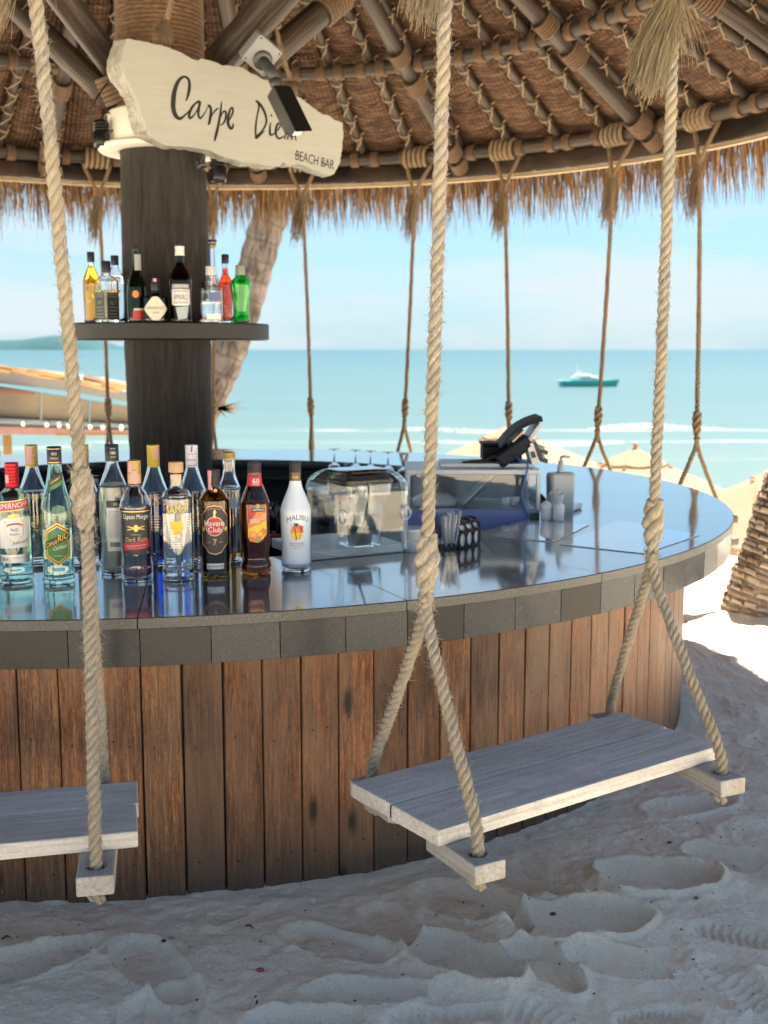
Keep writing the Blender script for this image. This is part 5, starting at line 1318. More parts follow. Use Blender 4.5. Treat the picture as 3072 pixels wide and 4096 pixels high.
# white coconut bottle
pf = shoulder([(.040, .001), (.0435, .008), (.0435, .03), (.0415, .055), (.0430, .12), (.0445, .165), (.0430, .185), (.034, .212), (.022, .240), (.0165, .262), (.0150, .285), (.0150, .31)])
def palm_print(mb):
    poly_label(mb, [(.000, .098), (.003, .098), (.0005, .118), (-.0030, .138), (-.0055, .138), (-.002, .118)], .0450)
    for a_, l_ in ((150, .018), (175, .016), (110, .012), (70, .012), (30, .016), (5, .014), (200, .013), (-20, .011)):
        c_, s_ = math.cos(R(a_)), math.sin(R(a_)); o_ = (-.004, .139)
        poly_label(mb, [o_, (o_[0] + c_ * l_ * .5 - s_ * .0022, o_[1] + s_ * l_ * .5 + c_ * .0022 + .002), (o_[0] + c_ * l_, o_[1] + s_ * l_ - .004), (o_[0] + c_ * l_ * .5 + s_ * .001, o_[1] + s_ * l_ * .5 - .001)], .0450)
    poly_label(mb, [(.010, .100), (.0115, .100), (.0145, .122), (.013, .122)], .0450)
    for a_ in (160, 120, 60, 20, -10, 190):
        c_, s_ = math.cos(R(a_)), math.sin(R(a_)); o_ = (.014, .122); l_ = .008
        poly_label(mb, [o_, (o_[0] + c_ * l_ * .5 - s_ * .0012, o_[1] + s_ * l_ * .5 + c_ * .0012 + .001), (o_[0] + c_ * l_, o_[1] + s_ * l_ - .002)], .0450)
bottle('coconut_liqueur_bottle', place(640, 1232), .315, pf, GL['clear'], 'milky white bottle with a palm sunset print, last of the row on the near counter', (BLACK, .0170, .288, .317, .006), LQ['milk'], .87, [
    ('white_coat', plain('milky_coat', (.66, .74, .82), .22, var=.03, bump=0), lambda mb: mb.lathe([(r_ + .0003, z_) for r_, z_ in pf if .022 < z_ < .288], 40)),
    ('neck_band', ink_m('dark_gold', (.10, .07, .03), .35, .4), lambda mb: poly_label(mb, rect(.100, .262, .289), .0166)), ('neck_lettering', GOLD, lambda mb: text_label(mb, 'MALIBU', .0170, .275, .0055, .018)),
    ('lettering', ink_m('navy', (.020, .018, .045)), lambda mb: text_label(mb, 'MALIBU', .0450, .163, .0155, .066, .006, 0, .010)),
    ('sunset_print', ORG, lambda mb: poly_label(mb, disc(.004, .120, .019, .023, 26), .0446)), ('sun_yellow', YEL, lambda mb: poly_label(mb, [(.004 + .0185 * math.cos(a), .119 + .0225 * math.sin(a)) for a in [PI * 1.02 + PI * .96 * k / 12 for k in range(13)]], .0448)), ('sun_red', RED, lambda mb: poly_label(mb, disc(.016, .132, .0065, .007, 14), .0448)),
    ('palm_print', BLACK, palm_print),
    ('small_lettering', BLACK, lambda mb: (text_label(mb, 'MADE WITH WHITE RUM', .0440, .0870, .0036, .044, .003), text_label(mb, 'AND COCONUT FLAVOUR', .0440, .0810, .0036, .044, .003))), ('red_line', RED, lambda mb: poly_label(mb, rect(.022, .0735, .0745, .003), .0440))], group=CG)
# plastic water bottle on the inner shelf
b = dY(206, 1030, 6.3); b.z = .452
bottle('water_bottle', b, .24, shoulder([(.030, .001), (.032, .01), (.032, .15), (.030, .175), (.018, .205), (.012, .215), (.012, .23)]), GL['clear'], 'small plastic water bottle with a blue label on the shelf inside the bar', (whcap, .0145, .220, .240, .005), LQ['water'], .7, [('wrap_label', BLUE, lambda mb: poly_label(mb, rect(.09, .085, .155), .0326)), ('wrap_print', RED, lambda mb: poly_label(mb, disc(0, .118, .014, .016), .0330))], cat='water bottle')

# ------------------------------------------------------------------ bottles on the round shelf
SG = 'bottles on the round shelf'; SZ = 1.5085
def sp(x, Yd): q = dY(x, 700, Yd); return Vector((q.x, q.y, SZ))
k_ = shoulder([(.030, .001), (.034, .008), (.036, .06), (.038, .14), (.036, .165), (.024, .200), (.0145, .225), (.0125, .245), (.012, .27)])
bottle('whisky_bottle', sp(201, 4.80), .285, k_, GL['clear'], 'bottle of bright amber spirit, leftmost on the round shelf', (BLACK, .0150, .245, .285, 0), LQ['whisky'], .80, [('paper_label', ink_m('ochre', (.50, .30, .05)), lambda mb: poly_label(mb, [(-.030, .010), (.004, .010), (.006, .09), (-.008, .125), (-.030, .130)], .0392)), ('lettering', CRM, lambda mb: text_label(mb, 'RUM', .0397, .085, .010, .018, -.014))], group=SG, n=28)
sqb = shoulder([(.034, .001), (.0365, .006), (.0365, .15), (.034, .168), (.022, .185), (.0155, .195), (.0150, .225)], 5)
def jd(mb, mi=None):
    pass
t = bottle('whiskey_bottle', sp(233, 4.75), .245, sqb, GL['clear'], 'square whiskey bottle with black labels on two faces and a black cap', (BLACK, .0185, .198, .245, 0), liquid('pale_whisky', (.9, .55, .2)), .52, [], group=SG, n=32, yaw=PI / 4 - .12, square=1.0)
for q in (0, 1):
    mb = MB(); poly_label(mb, rect(.058, .012, .118), .0372, True); o = part('label', mb, BLACK, t, world=False); o.rotation_euler = (0, 0, -PI / 2 * q)
    mb = MB(); text_label(mb, 'No 7' if q == 0 else 'JACK', .0377, .078, .018, .030, flat=True); [poly_label(mb, rect(w_, z, z + .002), .0377, True) for w_, z in ((.05, .110), (.044, .058), (.040, .045), (.044, .032), (.05, .020))]
    text_label(mb, 'TENNESSEE' if q == 0 else 'DANIEL', .0377, .102, .007, .046, flat=True)
    o = part('label_print', mb, GREY, t, world=False); o.rotation_euler = (0, 0, -PI / 2 * q)
bottle('vodka_bottle', sp(252, 4.98), .285, shoulder([(.034, .001), (.036, .01), (.038, .14), (.036, .19), (.022, .222), (.0145, .238), (.014, .26)]), GL['clear'], 'clear bottle with a dark blue cap, behind the square black-labelled bottle', (ink_m('navy', (.020, .018, .045)), .0165, .245, .285, 0), LQ['water'], .7, [('gold_band', GOLD, lambda mb: poly_label(mb, rect(.04, .13, .14), .0386)), ('lettering', BLUE, lambda mb: text_label(mb, 'VODKA', .0386, .105, .012, .042))], group=SG, n=28)
bottle('wine_bottle', sp(298, 4.72), .302, shoulder([(.036, .001), (.039, .008), (.039, .12), (.036, .15), (.022, .195), (.0145, .22), (.0135, .26), (.0135, .298)]), GL['dkgreen'], 'dark green bottle with an orange dot and a red foot label', (BLACK, .0150, .282, .302, 0), None, 0, [('neck_paper', GREY, lambda mb: poly_label(mb, rect(.034, .205, .268, .010), .0200)), ('orange_dot', ORG, lambda mb: poly_label(mb, disc(-.006, .110, .0135, .0145), .0396)), ('foot_label', RED, lambda mb: poly_label(mb, rect(.06, .012, .045, .010), .0394)), ('foot_print', CRM, lambda mb: poly_label(mb, rect(.05, .046, .054, .010), .0394))], group=SG, n=28)
bottle('gin_bottle', sp(337, 4.68), .185, shoulder([(.046, .001), (.049, .006), (.049, .04), (.049, .088), (.047, .096), (.036, .102), (.020, .106), (.0165, .118), (.0165, .14)]), GL['black'], 'squat black gin bottle with a cream diamond label', (BLACK, .0185, .125, .172, 0), None, 0, [
    ('diamond_label', CRM, lambda mb: poly_label(mb, [(-.012, .006), (.012, .006), (.052, .046), (.054, .052), (.010, .098), (-.010, .098), (-.054, .052), (-.052, .046)], .0496)),
    ('lettering', BLACK, lambda mb: (text_label(mb, "HENDRICK'S", .0501, .054, .0105, .078), text_label(mb, 'GIN', .0501, .036, .0075, .024))), ('fine_line', GREY, lambda mb: (poly_label(mb, rect(.014, .0355, .0363, -.024), .0501), poly_label(mb, rect(.014, .0355, .0363, .024), .0501), poly_label(mb, rect(.030, .020, .021), .0501), poly_label(mb, rect(.026, .074, .075), .0501))),
    ('cap_seal', PINK, lambda mb: poly_label(mb, rect(.014, .158, .171), .0189))], group=SG, n=32)
bottle('bitters_bottle', sp(392, 4.70), .312, shoulder([(.040, .001), (.0425, .008), (.0405, .05), (.0425, .11), (.0455, .15), (.043, .175), (.030, .205), (.0175, .228), (.0155, .25), (.0155, .29)]), GL['brown'], 'dark brown bottle with an ornate white label, in front of the trunk', (BLACK, .0190, .298, .313, 0), None, 0, [
    ('neck_seal', CRM, lambda mb: mb.lathe([(.0180, .262), (.0190, .264), (.0175, .280), (.0190, .298)], 24)),
    ('main_label', WHITE, lambda mb: poly_label(mb, [(-.040, .070), (-.030, .064), (.030, .064), (.040, .070), (.040, .128), (-.040, .128)], .0446)), ('top_label', GREY, lambda mb: poly_label(mb, rect(.075, .132, .148), .0455)),
    ('ornate_print', BLACK, lambda mb: (text_label(mb, 'AMARO', .0451, .098, .024, .060), [poly_label(mb, rect(w_, z, z + .0016), .0451) for w_, z in ((.07, .122), (.066, .117), (.06, .078), (.066, .073))])),
    ('top_print', WHITE, lambda mb: text_label(mb, 'LIQUORE', .0460, .140, .009, .055)), ('foot_label', ink_m('pale_blue_grey', (.42, .48, .50)), lambda mb: poly_label(mb, [(-.022, .058), (.034, .062), (.024, .014), (-.012, .008)], .0432))], group=SG, n=32)
bottle('vodka_bottle', sp(462, 5.00), .352, shoulder([(.036, .001), (.040, .01), (.041, .10), (.038, .15), (.026, .185), (.0190, .21), (.0170, .26), (.0165, .335)]), GL['clear'], 'tallest clear bottle on the round shelf, long-necked with a cork and dark blue top', (ink_m('navy', (.020, .018, .045)), .0195, .342, .352, 0), LQ['water'], .30, [('stopper', cork, lambda mb: mb.lathe([(0, .318), (.0132, .318), (.0136, .343), (0, .343)], 20)), ('red_print', RED, lambda mb: poly_label(mb, disc(0, .105, .012, .016), .0416))], group=SG, n=28)
t = bottle('gin_bottle', sp(457, 4.72), .222, shoulder([(.040, .001), (.0435, .006), (.0435, .115), (.0405, .132), (.028, .142), (.0205, .15), (.0195, .185)]), GL['clear'], 'clear square bottle with low white label and frosted stopper before the tallest one', (plain('frosted_stopper', (.55, .57, .58), .3), .0195, .186, .222, 0), LQ['water'], .38, [], group=SG, n=32, yaw=.1, square=.9)
mb = MB(); poly_label(mb, rect(.055, .010, .032, .006), .0442, True); part('paper_label', mb, WHITE, t, world=False)
mb = MB(); poly_label(mb, rect(.050, .085, .118, .010), .0442, True); part('blue_print', mb, ink_m('blue_grey2', (.10, .14, .30)), t, world=False)
bottle('aperitif_bottle', sp(489, 4.98), .290, shoulder([(.028, .001), (.030, .008), (.030, .15), (.027, .175), (.0165, .200), (.0145, .215), (.014, .27)]), GL['clear'], 'slim bottle of bright red aperitif with a black cap', (BLACK, .0155, .252, .290, 0), LQ['red'], .80, [('label', WHITE, lambda mb: poly_label(mb, rect(.016, .05, .11, -.030), .0306)), ('lettering', BLACK, lambda mb: text_label(mb, 'BITTER', .0311, .085, .006, .014, -.030))], group=SG, n=28)
bottle('gin_bottle', sp(521, 4.80), .228, shoulder([(.034, .001), (.037, .008), (.036, .02), (.031, .035), (.034, .09), (.0425, .145), (.0405, .165), (.026, .180), (.0175, .188), (.0165, .21)]), GL['vgreen'], 'vivid green ridged bottle with a grey stopper, rightmost on the round shelf', (plain('grey_green_cap', (.24, .28, .24), .4), .0195, .192, .232, 0), None, 0, [], group=SG, n=12)
# ================================================================== things on the counter
def rotz(a): return Matrix.Rotation(a, 3, 'Z')
# --- blender under a clear cover on a pale board
bc = dz(790, 1196, TOP_Z) + Vector((.03, .20, 0)); ba = R(33)
ex, ey = Vector((math.cos(R(20)), math.sin(R(20)), 0)), Vector((-math.sin(R(20)), math.cos(R(20)), 0))
A = dz(668, 1214, TOP_Z); B_ = dz(875, 1194, TOP_Z); exx = (B_ - A); exx.z = 0; Lb = exx.length; exx.normalize(); eyy = Vector((-exx.y, exx.x, 0)); brot = Matrix((exx, eyy, Vector((0, 0, 1)))).transposed()
st = thing('blender_stand', 'pale flat board carrying the covered blender on the counter edge', 'stand', A)
mb = MB(); mb.bbox((A + B_) / 2 + eyy * .15 + Vector((0, 0, .016)), (Lb, .28, .030), .003, brot); part('board', mb, plain('pale_board', (.56, .60, .62), .35), st)
cvc = dz(812, 1194, TOP_Z + .031) + eyy * .125; cvc.z = TOP_Z + .0315
cover = thing('blender_cover', 'clear acrylic sound cover with round corners over the blender jug', 'cover', cvc)
def rrect(k, n, hx, hy, rc):
    """k-th of n points round a rectangle with rounded corners"""
    q, j = divmod(k, n // 4); a = PI / 2 * q + PI / 2 * j / (n // 4 - 1); sx_, sy_ = ((1, 1), (-1, 1), (-1, -1), (1, -1))[q]
    return sx_ * (hx - rc) + rc * math.cos(a), sy_ * (hy - rc) + rc * math.sin(a)
def rounded_shell(mb, c, rot, w_, d_, h_, r_, t_, n=64, ex=9):
    """hollow cover open below with rounded top edges: outer skin up, inner skin down"""
    lv = [(0, w_ / 2, d_ / 2), (h_ - r_, w_ / 2, d_ / 2)] + [(h_ - r_ + r_ * math.sin(a), w_ / 2 - r_ + r_ * math.cos(a), d_ / 2 - r_ + r_ * math.cos(a)) for a in [PI / 2 * k / 8 for k in range(1, 9)]] + [(h_, .001, .001)]
    inn = [(min(z, h_ - t_), max(.001, a - t_), max(.001, b - t_)) for z, a, b in lv][::-1]
    V, F = [], []
    L_ = lv + inn
    for (z, sx_, sy_) in L_:
        for k in range(n):
            qx_, qy_ = rrect(k, n, sx_, sy_, min(.035, sx_ * .9, sy_ * .9)); V.append(Vector(c) + rot @ Vector((qx_, qy_, z)))
    for i in range(len(L_) - 1):
        for k in range(n): F.append((i * n + k, i * n + (k + 1) % n, (i + 1) * n + (k + 1) % n, (i + 1) * n + k))
    m = len(L_) - 1
    for k in range(n): F.append((m * n + k, m * n + (k + 1) % n, (k + 1) % n, k))
    mb.add(V, F, smooth=False)
mb = MB(); rounded_shell(mb, cvc, brot, .272, .225, .245, .065, .0035)
part('cover_shell', mb, MAT['acryl'], cover)
mb = MB()
for s_ in (-1, 1):
    c = cvc + brot @ Vector((s_ * .110, -.1195, .115)); mb.tube([c + brot @ Vector((.014 * math.cos(2 * PI * k / 16), 0, .020 * math.sin(2 * PI * k / 16))) for k in range(16)], .0035, 7, closed=True)
part('ring_handle', mb, MAT['acryl'], cover, kind='stuff')
jug = thing('blender_jug', 'clear square blender jug with a thick black lid inside the cover', 'blender', cvc + brot @ Vector((.01, 0, .001)))
jc = cvc + brot @ Vector((.01, 0, .0))
def frustum_sq(mb, c, levels, rot, mi=0, r_=.25, n=32):
    V, F = [], []
    for (z, s_, sy) in levels:
        for k in range(n):
            qx_, qy_ = rrect(k, n, s_, sy, min(.014, s_ * .5, sy * .5)); V.append(Vector(c) + rot @ Vector((qx_, qy_, z)))
    for i in range(len(levels) - 1):
        for k in range(n): F.append((i * n + k, i * n + (k + 1) % n, (i + 1) * n + (k + 1) % n, (i + 1) * n + k))
    mb.add(V, F, mi=mi, smooth=False)
mb = MB(); frustum_sq(mb, jc, [(.004, .001, .001), (.004, .052, .050), (.10, .058, .055), (.135, .062, .058), (.165, .078, .068), (.200, .080, .070), (.200, .077, .067), (.166, .075, .065), (.135, .059, .055), (.10, .055, .052), (.010, .049, .047), (.010, .001, .001)], brot)
part('jug', mb, MAT['acryl'], jug)
mb = MB(); frustum_sq(mb, jc, [(.196, .001, .001), (.196, .074, .064), (.203, .083, .073), (.212, .083, .073), (.214, .078, .068), (.226, .074, .064), (.229, .060, .050), (.229, .001, .001)], brot); part('lid', mb, MAT['black'], jug)
mb = MB(); mb.bbox(jc + brot @ Vector((0, -.02, .234)), (.10, .05, .010), .003, brot); part('lid_grip', mb, MAT['black'], jug)
mb = MB(); hx_ = jc + brot @ Vector((-.01, -.075, 0)); mb.tube(resample([hx_ + Vector((0, 0, .205)), hx_ + brot @ Vector((-.004, -.008, .16)), hx_ + brot @ Vector((-.020, -.010, .09)), hx_ + brot @ Vector((-.045, -.008, .02))], .01)[0], .0035, 7); part('cord', mb, plain('brown_cord', (.13, .09, .05), .5), jug)
mb = MB(); frustum_sq(mb, jc, [(.012, .03, .03), (.055, .034, .032)], brot); mb.lathe([(0, .012), (.02, .012), (.02, .03), (.006, .035), (.004, .055), (0, .055)], 16, jc); part('blade_hub', mb, MAT['black'], jug)

# --- small things by the near inner edge
c = dz(893, 1193, TOP_Z) + Vector((.0, .03, 0))
solo_mb = MB(); solo_mb.lathe([(0, 0), (.034, 0), (.036, .003), (.038, .03), (.041, .066), (.044, .074), (.041, .0755), (.037, .066), (.034, .03), (.030, .006), (0, .006)], 40, c)
o = solo('ramekin', solo_mb, MAT['white'], 'small round white ramekin half hidden by the knotted rope', 'bowl')
mb = MB(); mb.tube([c + Vector((.02, -.01, .06)), c + Vector((.045, .02, .088))], .004, 6); mb.bbox(c + Vector((.034, .005, .080)), (.03, .022, .0015), .0005, rotz(.5) @ Matrix.Rotation(-.6, 3, 'Y')); solo('sugar_sachet', mb, plain('paper', (.70, .70, .68), .6), 'folded paper packet standing in the white ramekin', 'packet')
c = dz(967, 1190, TOP_Z) + Vector((0, .03, 0))
t = thing('tumbler', 'square clear tumbler packed with paper-wrapped straws beside the rope', 'glass', c)
mb = MB(); r45 = rotz(.35); frustum_sq(mb, c, [(0, .001, .001), (0, .024, .024), (.006, .0265, .0265), (.07, .033, .033), (.126, .038, .038), (.126, .0355, .0355), (.07, .0305, .0305), (.020, .0245, .0245), (.018, .001, .001)], r45); part('glass', mb, MAT['glass'], t)
rr = random.Random(4)
pm_straw = plain('straw_paper', (.74, .74, .72), .5)
for k in range(16):
    a_ = rr.uniform(-.020, .020); b__ = rr.uniform(-.020, .020); mb = MB()
    mb.tube([c + r45 @ Vector((a_ * .8, b__ * .8, .022)), c + r45 @ Vector((a_ * 1.45, b__ * 1.45, .118 + rr.uniform(-.012, .004)))], .0042, 7); o = part('straw', mb, pm_straw, t)
# --- napkin holder of joined rings
nb0, nb1 = dz(992, 1187, TOP_Z), dz(1052, 1172, TOP_Z); nx_ = (nb1 - nb0); nx_.z = 0; nx_.normalize(); ny_ = Vector((-nx_.y, nx_.x, 0)); nrot = Matrix((nx_, ny_, Vector((0, 0, 1)))).transposed()
W3, D3, H3 = .125, .075, .092; nc = nb0 + nx_ * W3 / 2 + ny_ * D3 / 2
t = thing('napkin_holder', 'arched napkin holder of joined black rings with white napkins inside', 'napkin holder', nc)
mb = MB(); bronze = plain('blackened_metal', (.03, .026, .02), .45, .5)
def ring_t(mb, c, u, v_, ru, rv, n=18, th=.0035): mb.tube([c + u * (ru * math.cos(2 * PI * k / n)) + v_ * (rv * math.sin(2 * PI * k / n)) for k in range(n)], th, 6, closed=True)
zz = Vector((0, 0, 1))
for i in range(3):
    u0 = (i - 1) * W3 / 3
    for s_ in (-1, 1):
        ring_t(mb, nc + nx_ * u0 + ny_ * s_ * D3 / 2 + zz * .028, nx_, zz, W3 / 6 * .98, .026)
    for k, an in enumerate((25, 65, 115, 155)):
        a0 = R(an); ctr = nc + nx_ * u0 + ny_ * (-math.cos(a0) * D3 / 2) + zz * (.056 + math.sin(a0) * .032)
        tv = (ny_ * math.sin(a0) * D3 / 2 + zz * math.cos(a0) * .032).normalized(); ring_t(mb, ctr, nx_, tv, W3 / 6 * .98, .0155)
for s_ in (-1, 1):
    for q in (-1, 0, 1): ring_t(mb, nc + nx_ * s_ * W3 / 2 + ny_ * q * D3 / 3 + zz * .028, ny_, zz, D3 / 6, .026)
    mb.tube([nc + nx_ * s_ * W3 / 2 + ny_ * (-math.cos(PI * k / 12) * D3 / 2) + zz * (.056 + math.sin(PI * k / 12) * .034) for k in range(13)], .004, 6)
for i in range(4):
    u0 = (i - 1.5) * W3 / 3
    mb.tube([nc + nx_ * u0 + ny_ * (-math.cos(PI * k / 12) * D3 / 2) + zz * (.056 + math.sin(PI * k / 12) * .034) for k in range(13)], .0036, 6)
for s_ in (-1, 1):
    for z in (.004, .055): mb.tube([nc - nx_ * W3 / 2 + ny_ * s_ * D3 / 2 + zz * z, nc + nx_ * W3 / 2 + ny_ * s_ * D3 / 2 + zz * z], .0035, 6)
part('ring_frame', mb, bronze, t)
mb = MB(); mb.lathe([(0, -W3 / 2 + .006), (.030, -W3 / 2 + .006), (.030, W3 / 2 - .006), (0, W3 / 2 - .006)], 24, nc + zz * .054, rot=nrot @ Matrix.Rotation(PI / 2, 3, 'Y')); mb.bbox(nc + zz * .030, (W3 - .012, D3 - .012, .056), .002, nrot)
part('napkins', mb, plain('white_napkin', (.72, .73, .72), .8, bump=.5, sc=60), t)
# --- two white pots, pump bottle, straws and tray by the display case
for (x_, y_, lb) in ((1181, 1126, 'small white lidded sugar pot, the left of two before the pump bottle'), (1208, 1128, 'small white lidded sugar pot, the right of two before the pump bottle')):
    c = dz(x_, y_, TOP_Z) + Vector((0, .022, 0)); t = thing('sugar_pot', lb, 'pot', c, 0, 'white pots beside the display case')
    mb = MB(); mb.lathe([(0, 0), (.019, 0), (.0205, .003), (.0215, .05), (.0225, .056), (.0205, .057), (0, .057)], 32, c); part('pot', mb, MAT['white'], t)
    mb = MB(); mb.lathe([(.0215, .0572), (.021, .062), (.012, .070), (.004, .073), (.004, .0765), (0, .077)], 32, c); part('lid', mb, MAT['white'], t)
c = dz(1206, 1112, TOP_Z) + Vector((.015, .06, 0)); t = thing('pump_bottle', 'square frosted grey pump bottle standing behind the white pots', 'pump bottle', c)
mb = MB(); frustum_sq(mb, c, [(0, .001, .001), (0, .050, .028), (.150, .053, .030), (.160, .048, .026), (.163, .014, .014), (.163, .001, .001)], rotz(.3)); part('body', mb, plain('frosted_grey', (.34, .40, .43), .25), t)
mb = MB(); mb.lathe([(.014, .162), (.014, .180), (.011, .186), (.010, .205), (.005, .207), (.005, .222), (0, .222)], 20, c); mb.tube([c + zz * .220, c + Vector((.012, -.004, .224)), c + Vector((.034, -.010, .220))], .0055, 8); part('pump', mb, plain('pale_grey_plastic', (.45, .50, .53), .35), t)
c = dz(1203, 1118, TOP_Z) + Vector((.0, .05, 0)); t = thing('straw_cup', 'clear cup of white straws between the pots and the pump bottle', 'cup', c)
mb = MB(); mb.lathe([(0, 0), (.022, 0), (.032, .085), (.030, .085), (.020, .004), (0, .004)], 28, c); part('cup', mb, plain('frosted_cup', (.50, .53, .55), .3), t)
for k in range(12):
    a_ = rr.uniform(0, 6.28); q = rr.uniform(.2, 1); mb = MB(); mb.tube([c + Vector((.014 * q * math.cos(a_), .014 * q * math.sin(a_), .006)), c + Vector((.026 * q * math.cos(a_), .026 * q * math.sin(a_), rr.uniform(.095, .112)))], .0033, 6); part('straw', mb, pm_straw, t)
c = dz(1234, 1108, TOP_Z) + Vector((.0, .08, 0)); mb = MB(); mb.bbox(c + zz * .012, (.075, .16, .022), .008, rotz(-.45)); solo('serving_dish', mb, MAT['white'], 'long low white dish right of the pump bottle', 'dish')
# --- clear menus lying on the counter
g = G('laminated_sheet'); v = g.coords(); g.fin(g.mix(g.noise(g.scale(v, (3, 20, 1)), 1.0, 5), (.60, .63, .65), (.86, .87, .87)), .10, IOR=2.2, Coat_Weight=1.0, Coat_IOR=2.0); mm = g.m
def sheet(name, cs, lab, z):
    P = [dz(x, y, TOP_Z) for x, y in cs]; mb = MB(); V = [Vector((q.x, q.y, z)) for q in P] + [Vector((q.x, q.y, z + .0022)) for q in P]
    mb.add(V, [(3, 2, 1, 0), (4, 5, 6, 7)] + [(i, (i + 1) % 4, 4 + (i + 1) % 4, 4 + i) for i in range(4)], smooth=False); return solo(name, mb, mm, lab, 'menu', 'clear laminated menus on the counter')
sheet('menu_sheet', ((1208, 1177), (1392, 1197), (1512, 1157), (1338, 1125)), 'large glossy menu sheet on the counter behind the right rope knot', TOP_Z + .001)
sheet('menu_sheet', ((1058, 1160), (1200, 1172), (1272, 1135), (1140, 1125)), 'smaller glossy menu sheet in front of the two white pots', TOP_Z + .001)
# --- display case with the till on top
cx0, cx1, cy0, cy1, ct = .085, .597, 4.36, 4.70, .945
t = thing('display_case', 'white-framed glass display case with a blue printed front panel', 'display case', ((cx0 + cx1) / 2, (cy0 + cy1) / 2, 0)); fw = plain('white_frame', (.70, .73, .74), .3)
mb = MB(); mb.bbox(((cx0 + cx1) / 2, (cy0 + cy1) / 2, ct - .009), (cx1 - cx0, cy1 - cy0, .018), .002); part('case_top', mb, fw, t)
for x_ in (cx0 + .007, cx1 - .007):
    for y_ in (cy0 + .007, cy1 - .007): mb = MB(); mb.bbox((x_, y_, .60 + (ct - .018 - .60) / 2), (.014, .014, ct - .018 - .60 - .001), .001); part('frame_post', mb, fw, t)
mb = MB(); mb.bbox(((cx0 + cx1) / 2, cy0 + .009, .860), (cx1 - cx0 - .03, .004, .132), .0005); part('front_pane', mb, MAT['acryl'], t)
mb = MB(); mb.bbox((cx1 - .009, (cy0 + cy1) / 2, .860), (.004, cy1 - cy0 - .03, .132), .0005); part('side_pane', mb, MAT['acryl'], t)
mb = MB(); mb.bbox(((cx0 + cx1) / 2, (cy0 + cy1) / 2, .789), (cx1 - cx0 - .03, cy1 - cy0 - .03, .008), .001); part('case_shelf', mb, plain('case_shelf', (.42, .46, .48), .25), t)
mb = MB(); mb.bbox(((cx0 + cx1) / 2, (cy0 + cy1) / 2, .30), (cx1 - cx0, cy1 - cy0, .60), .004); part('case_body', mb, plain('case_grey', (.20, .22, .24), .4), t)
mb = MB(); mb.bbox(((cx0 + cx1) / 2, cy0 - .004, .690), (cx1 - cx0 - .002, .004, .204), .0008); part('front_panel', mb, plain('lavender_blue_panel', (.24, .28, .55), .35), t)
def flat_text(mb, txt, x, y, z, h, w_=None):
    V, F, asp = text_mesh(txt); w_ = w_ or h * asp; mb.add([(x + (u - .5) * w_, y, z + (v_ - .5) * h) for u, v_ in V], F, smooth=False)
mb = MB(); mb.bbox((.255, cy0 - .0072, .770), (.070, .002, .026), .0004); mb.bbox((.500, cy0 - .0072, .728), (.058, .002, .022), .0004); mb.bbox((.575, cy0 - .0072, .770), (.035, .002, .022), .0004); part('print_block', mb, ink_m('dark_green', (.04, .08, .04)), t, kind='stuff')
mb = MB(); flat_text(mb, 'DRINKS', .500, cy0 - .0086, .728, .012); part('panel_lettering', mb, WHITE, t)
mb = MB(); mb.bbox(((cx0 + cx1) / 2, cy1 - .012, .86), (cx1 - cx0 - .03, .006, .13), .001); part('case_back', mb, plain('case_back', (.30, .29, .33), .4), t)
# scoop, tilted dark screen and paper cups on the case shelf
g_ = thing('tilted_screen', 'dark flat screen leaning inside the glass display case', 'screen', (.37, 4.52, .794))
mb = MB(); mb.bbox((.375, 4.50, .855), (.012, .12, .165), .003, Matrix.Rotation(R(45), 3, 'Y')); part('screen_body', mb, MAT['black'], g_); mb = MB(); mb.bbox((.368, 4.50, .862), (.006, .13, .175), .002, Matrix.Rotation(R(45), 3, 'Y')); part('screen_frame', mb, fw, g_)
mb = MB(); mb.lathe([(0, .050), (.05, .046), (.085, .025), (.092, 0), (.086, 0), (.08, .022), (.048, .041), (0, .045)], 32, (.20, 4.50, .7945)); solo('upturned_bowl', mb, MAT['white'], 'white upturned bowl inside the glass display case', 'bowl')
for k_, (x_, y_) in enumerate(((.475, 4.45), (.512, 4.47))):
    mb = MB(); mb.lathe([(0, 0), (.014, 0), (.019, .034), (0, .034)], 20, (x_, y_, .7945)); solo('paper_cup', mb, MAT['white'], ('small white cup in the display case, nearer the screen', 'small white cup in the display case, nearer the case corner')[k_], 'cup')
mb = MB(); mb.bbox((.40, 4.53, ct + .009), (.36, .20, .016), .003); solo('till_base', mb, plain('pale_panel', (.62, .65, .65), .35), 'flat pale tray on top of the display case under the terminal', 'tray')
tz = ct + .018
t = thing('payment_terminal', 'tilted black touch terminal on a white bracket on the display case', 'terminal', (.48, 4.48, tz)); P = lambda x, y, Yd: dY(x, y, Yd)
def slab(mb, a, b, th, dep, nm=None, bev=.004, c_off=0):
    """a plate seen nearly edge on: from a to b, th thick, dep deep away from the eye"""
    d = (b - a); L_ = d.length; d.normalize(); yv = Vector((0, 1, 0)); yv = (yv - d * yv.dot(d)).normalized(); zv = d.cross(yv)
    mb.bbox((a + b) / 2 + yv * dep / 2, (L_, dep, th), bev, Matrix((d, yv, zv)).transposed())
mb = MB(); slab(mb, P(1076, 1000, 4.42), P(1146, 952, 4.42), .058, .20, bev=.010); part('terminal_body', mb, plain('blue_black_plastic', (.006, .009, .018), .5, spec=.25), t)
mb = MB(); P0_, P1_, P2_ = P(1080, 968, 4.42), P(1120, 927, 4.42), P(1172, 905, 4.42)
curve_, _ = resample([P0_, P(1100, 945, 4.42), P1_, P(1146, 913, 4.42), P2_], .012)
for i in range(len(curve_) - 1): pass
V, F = [], []
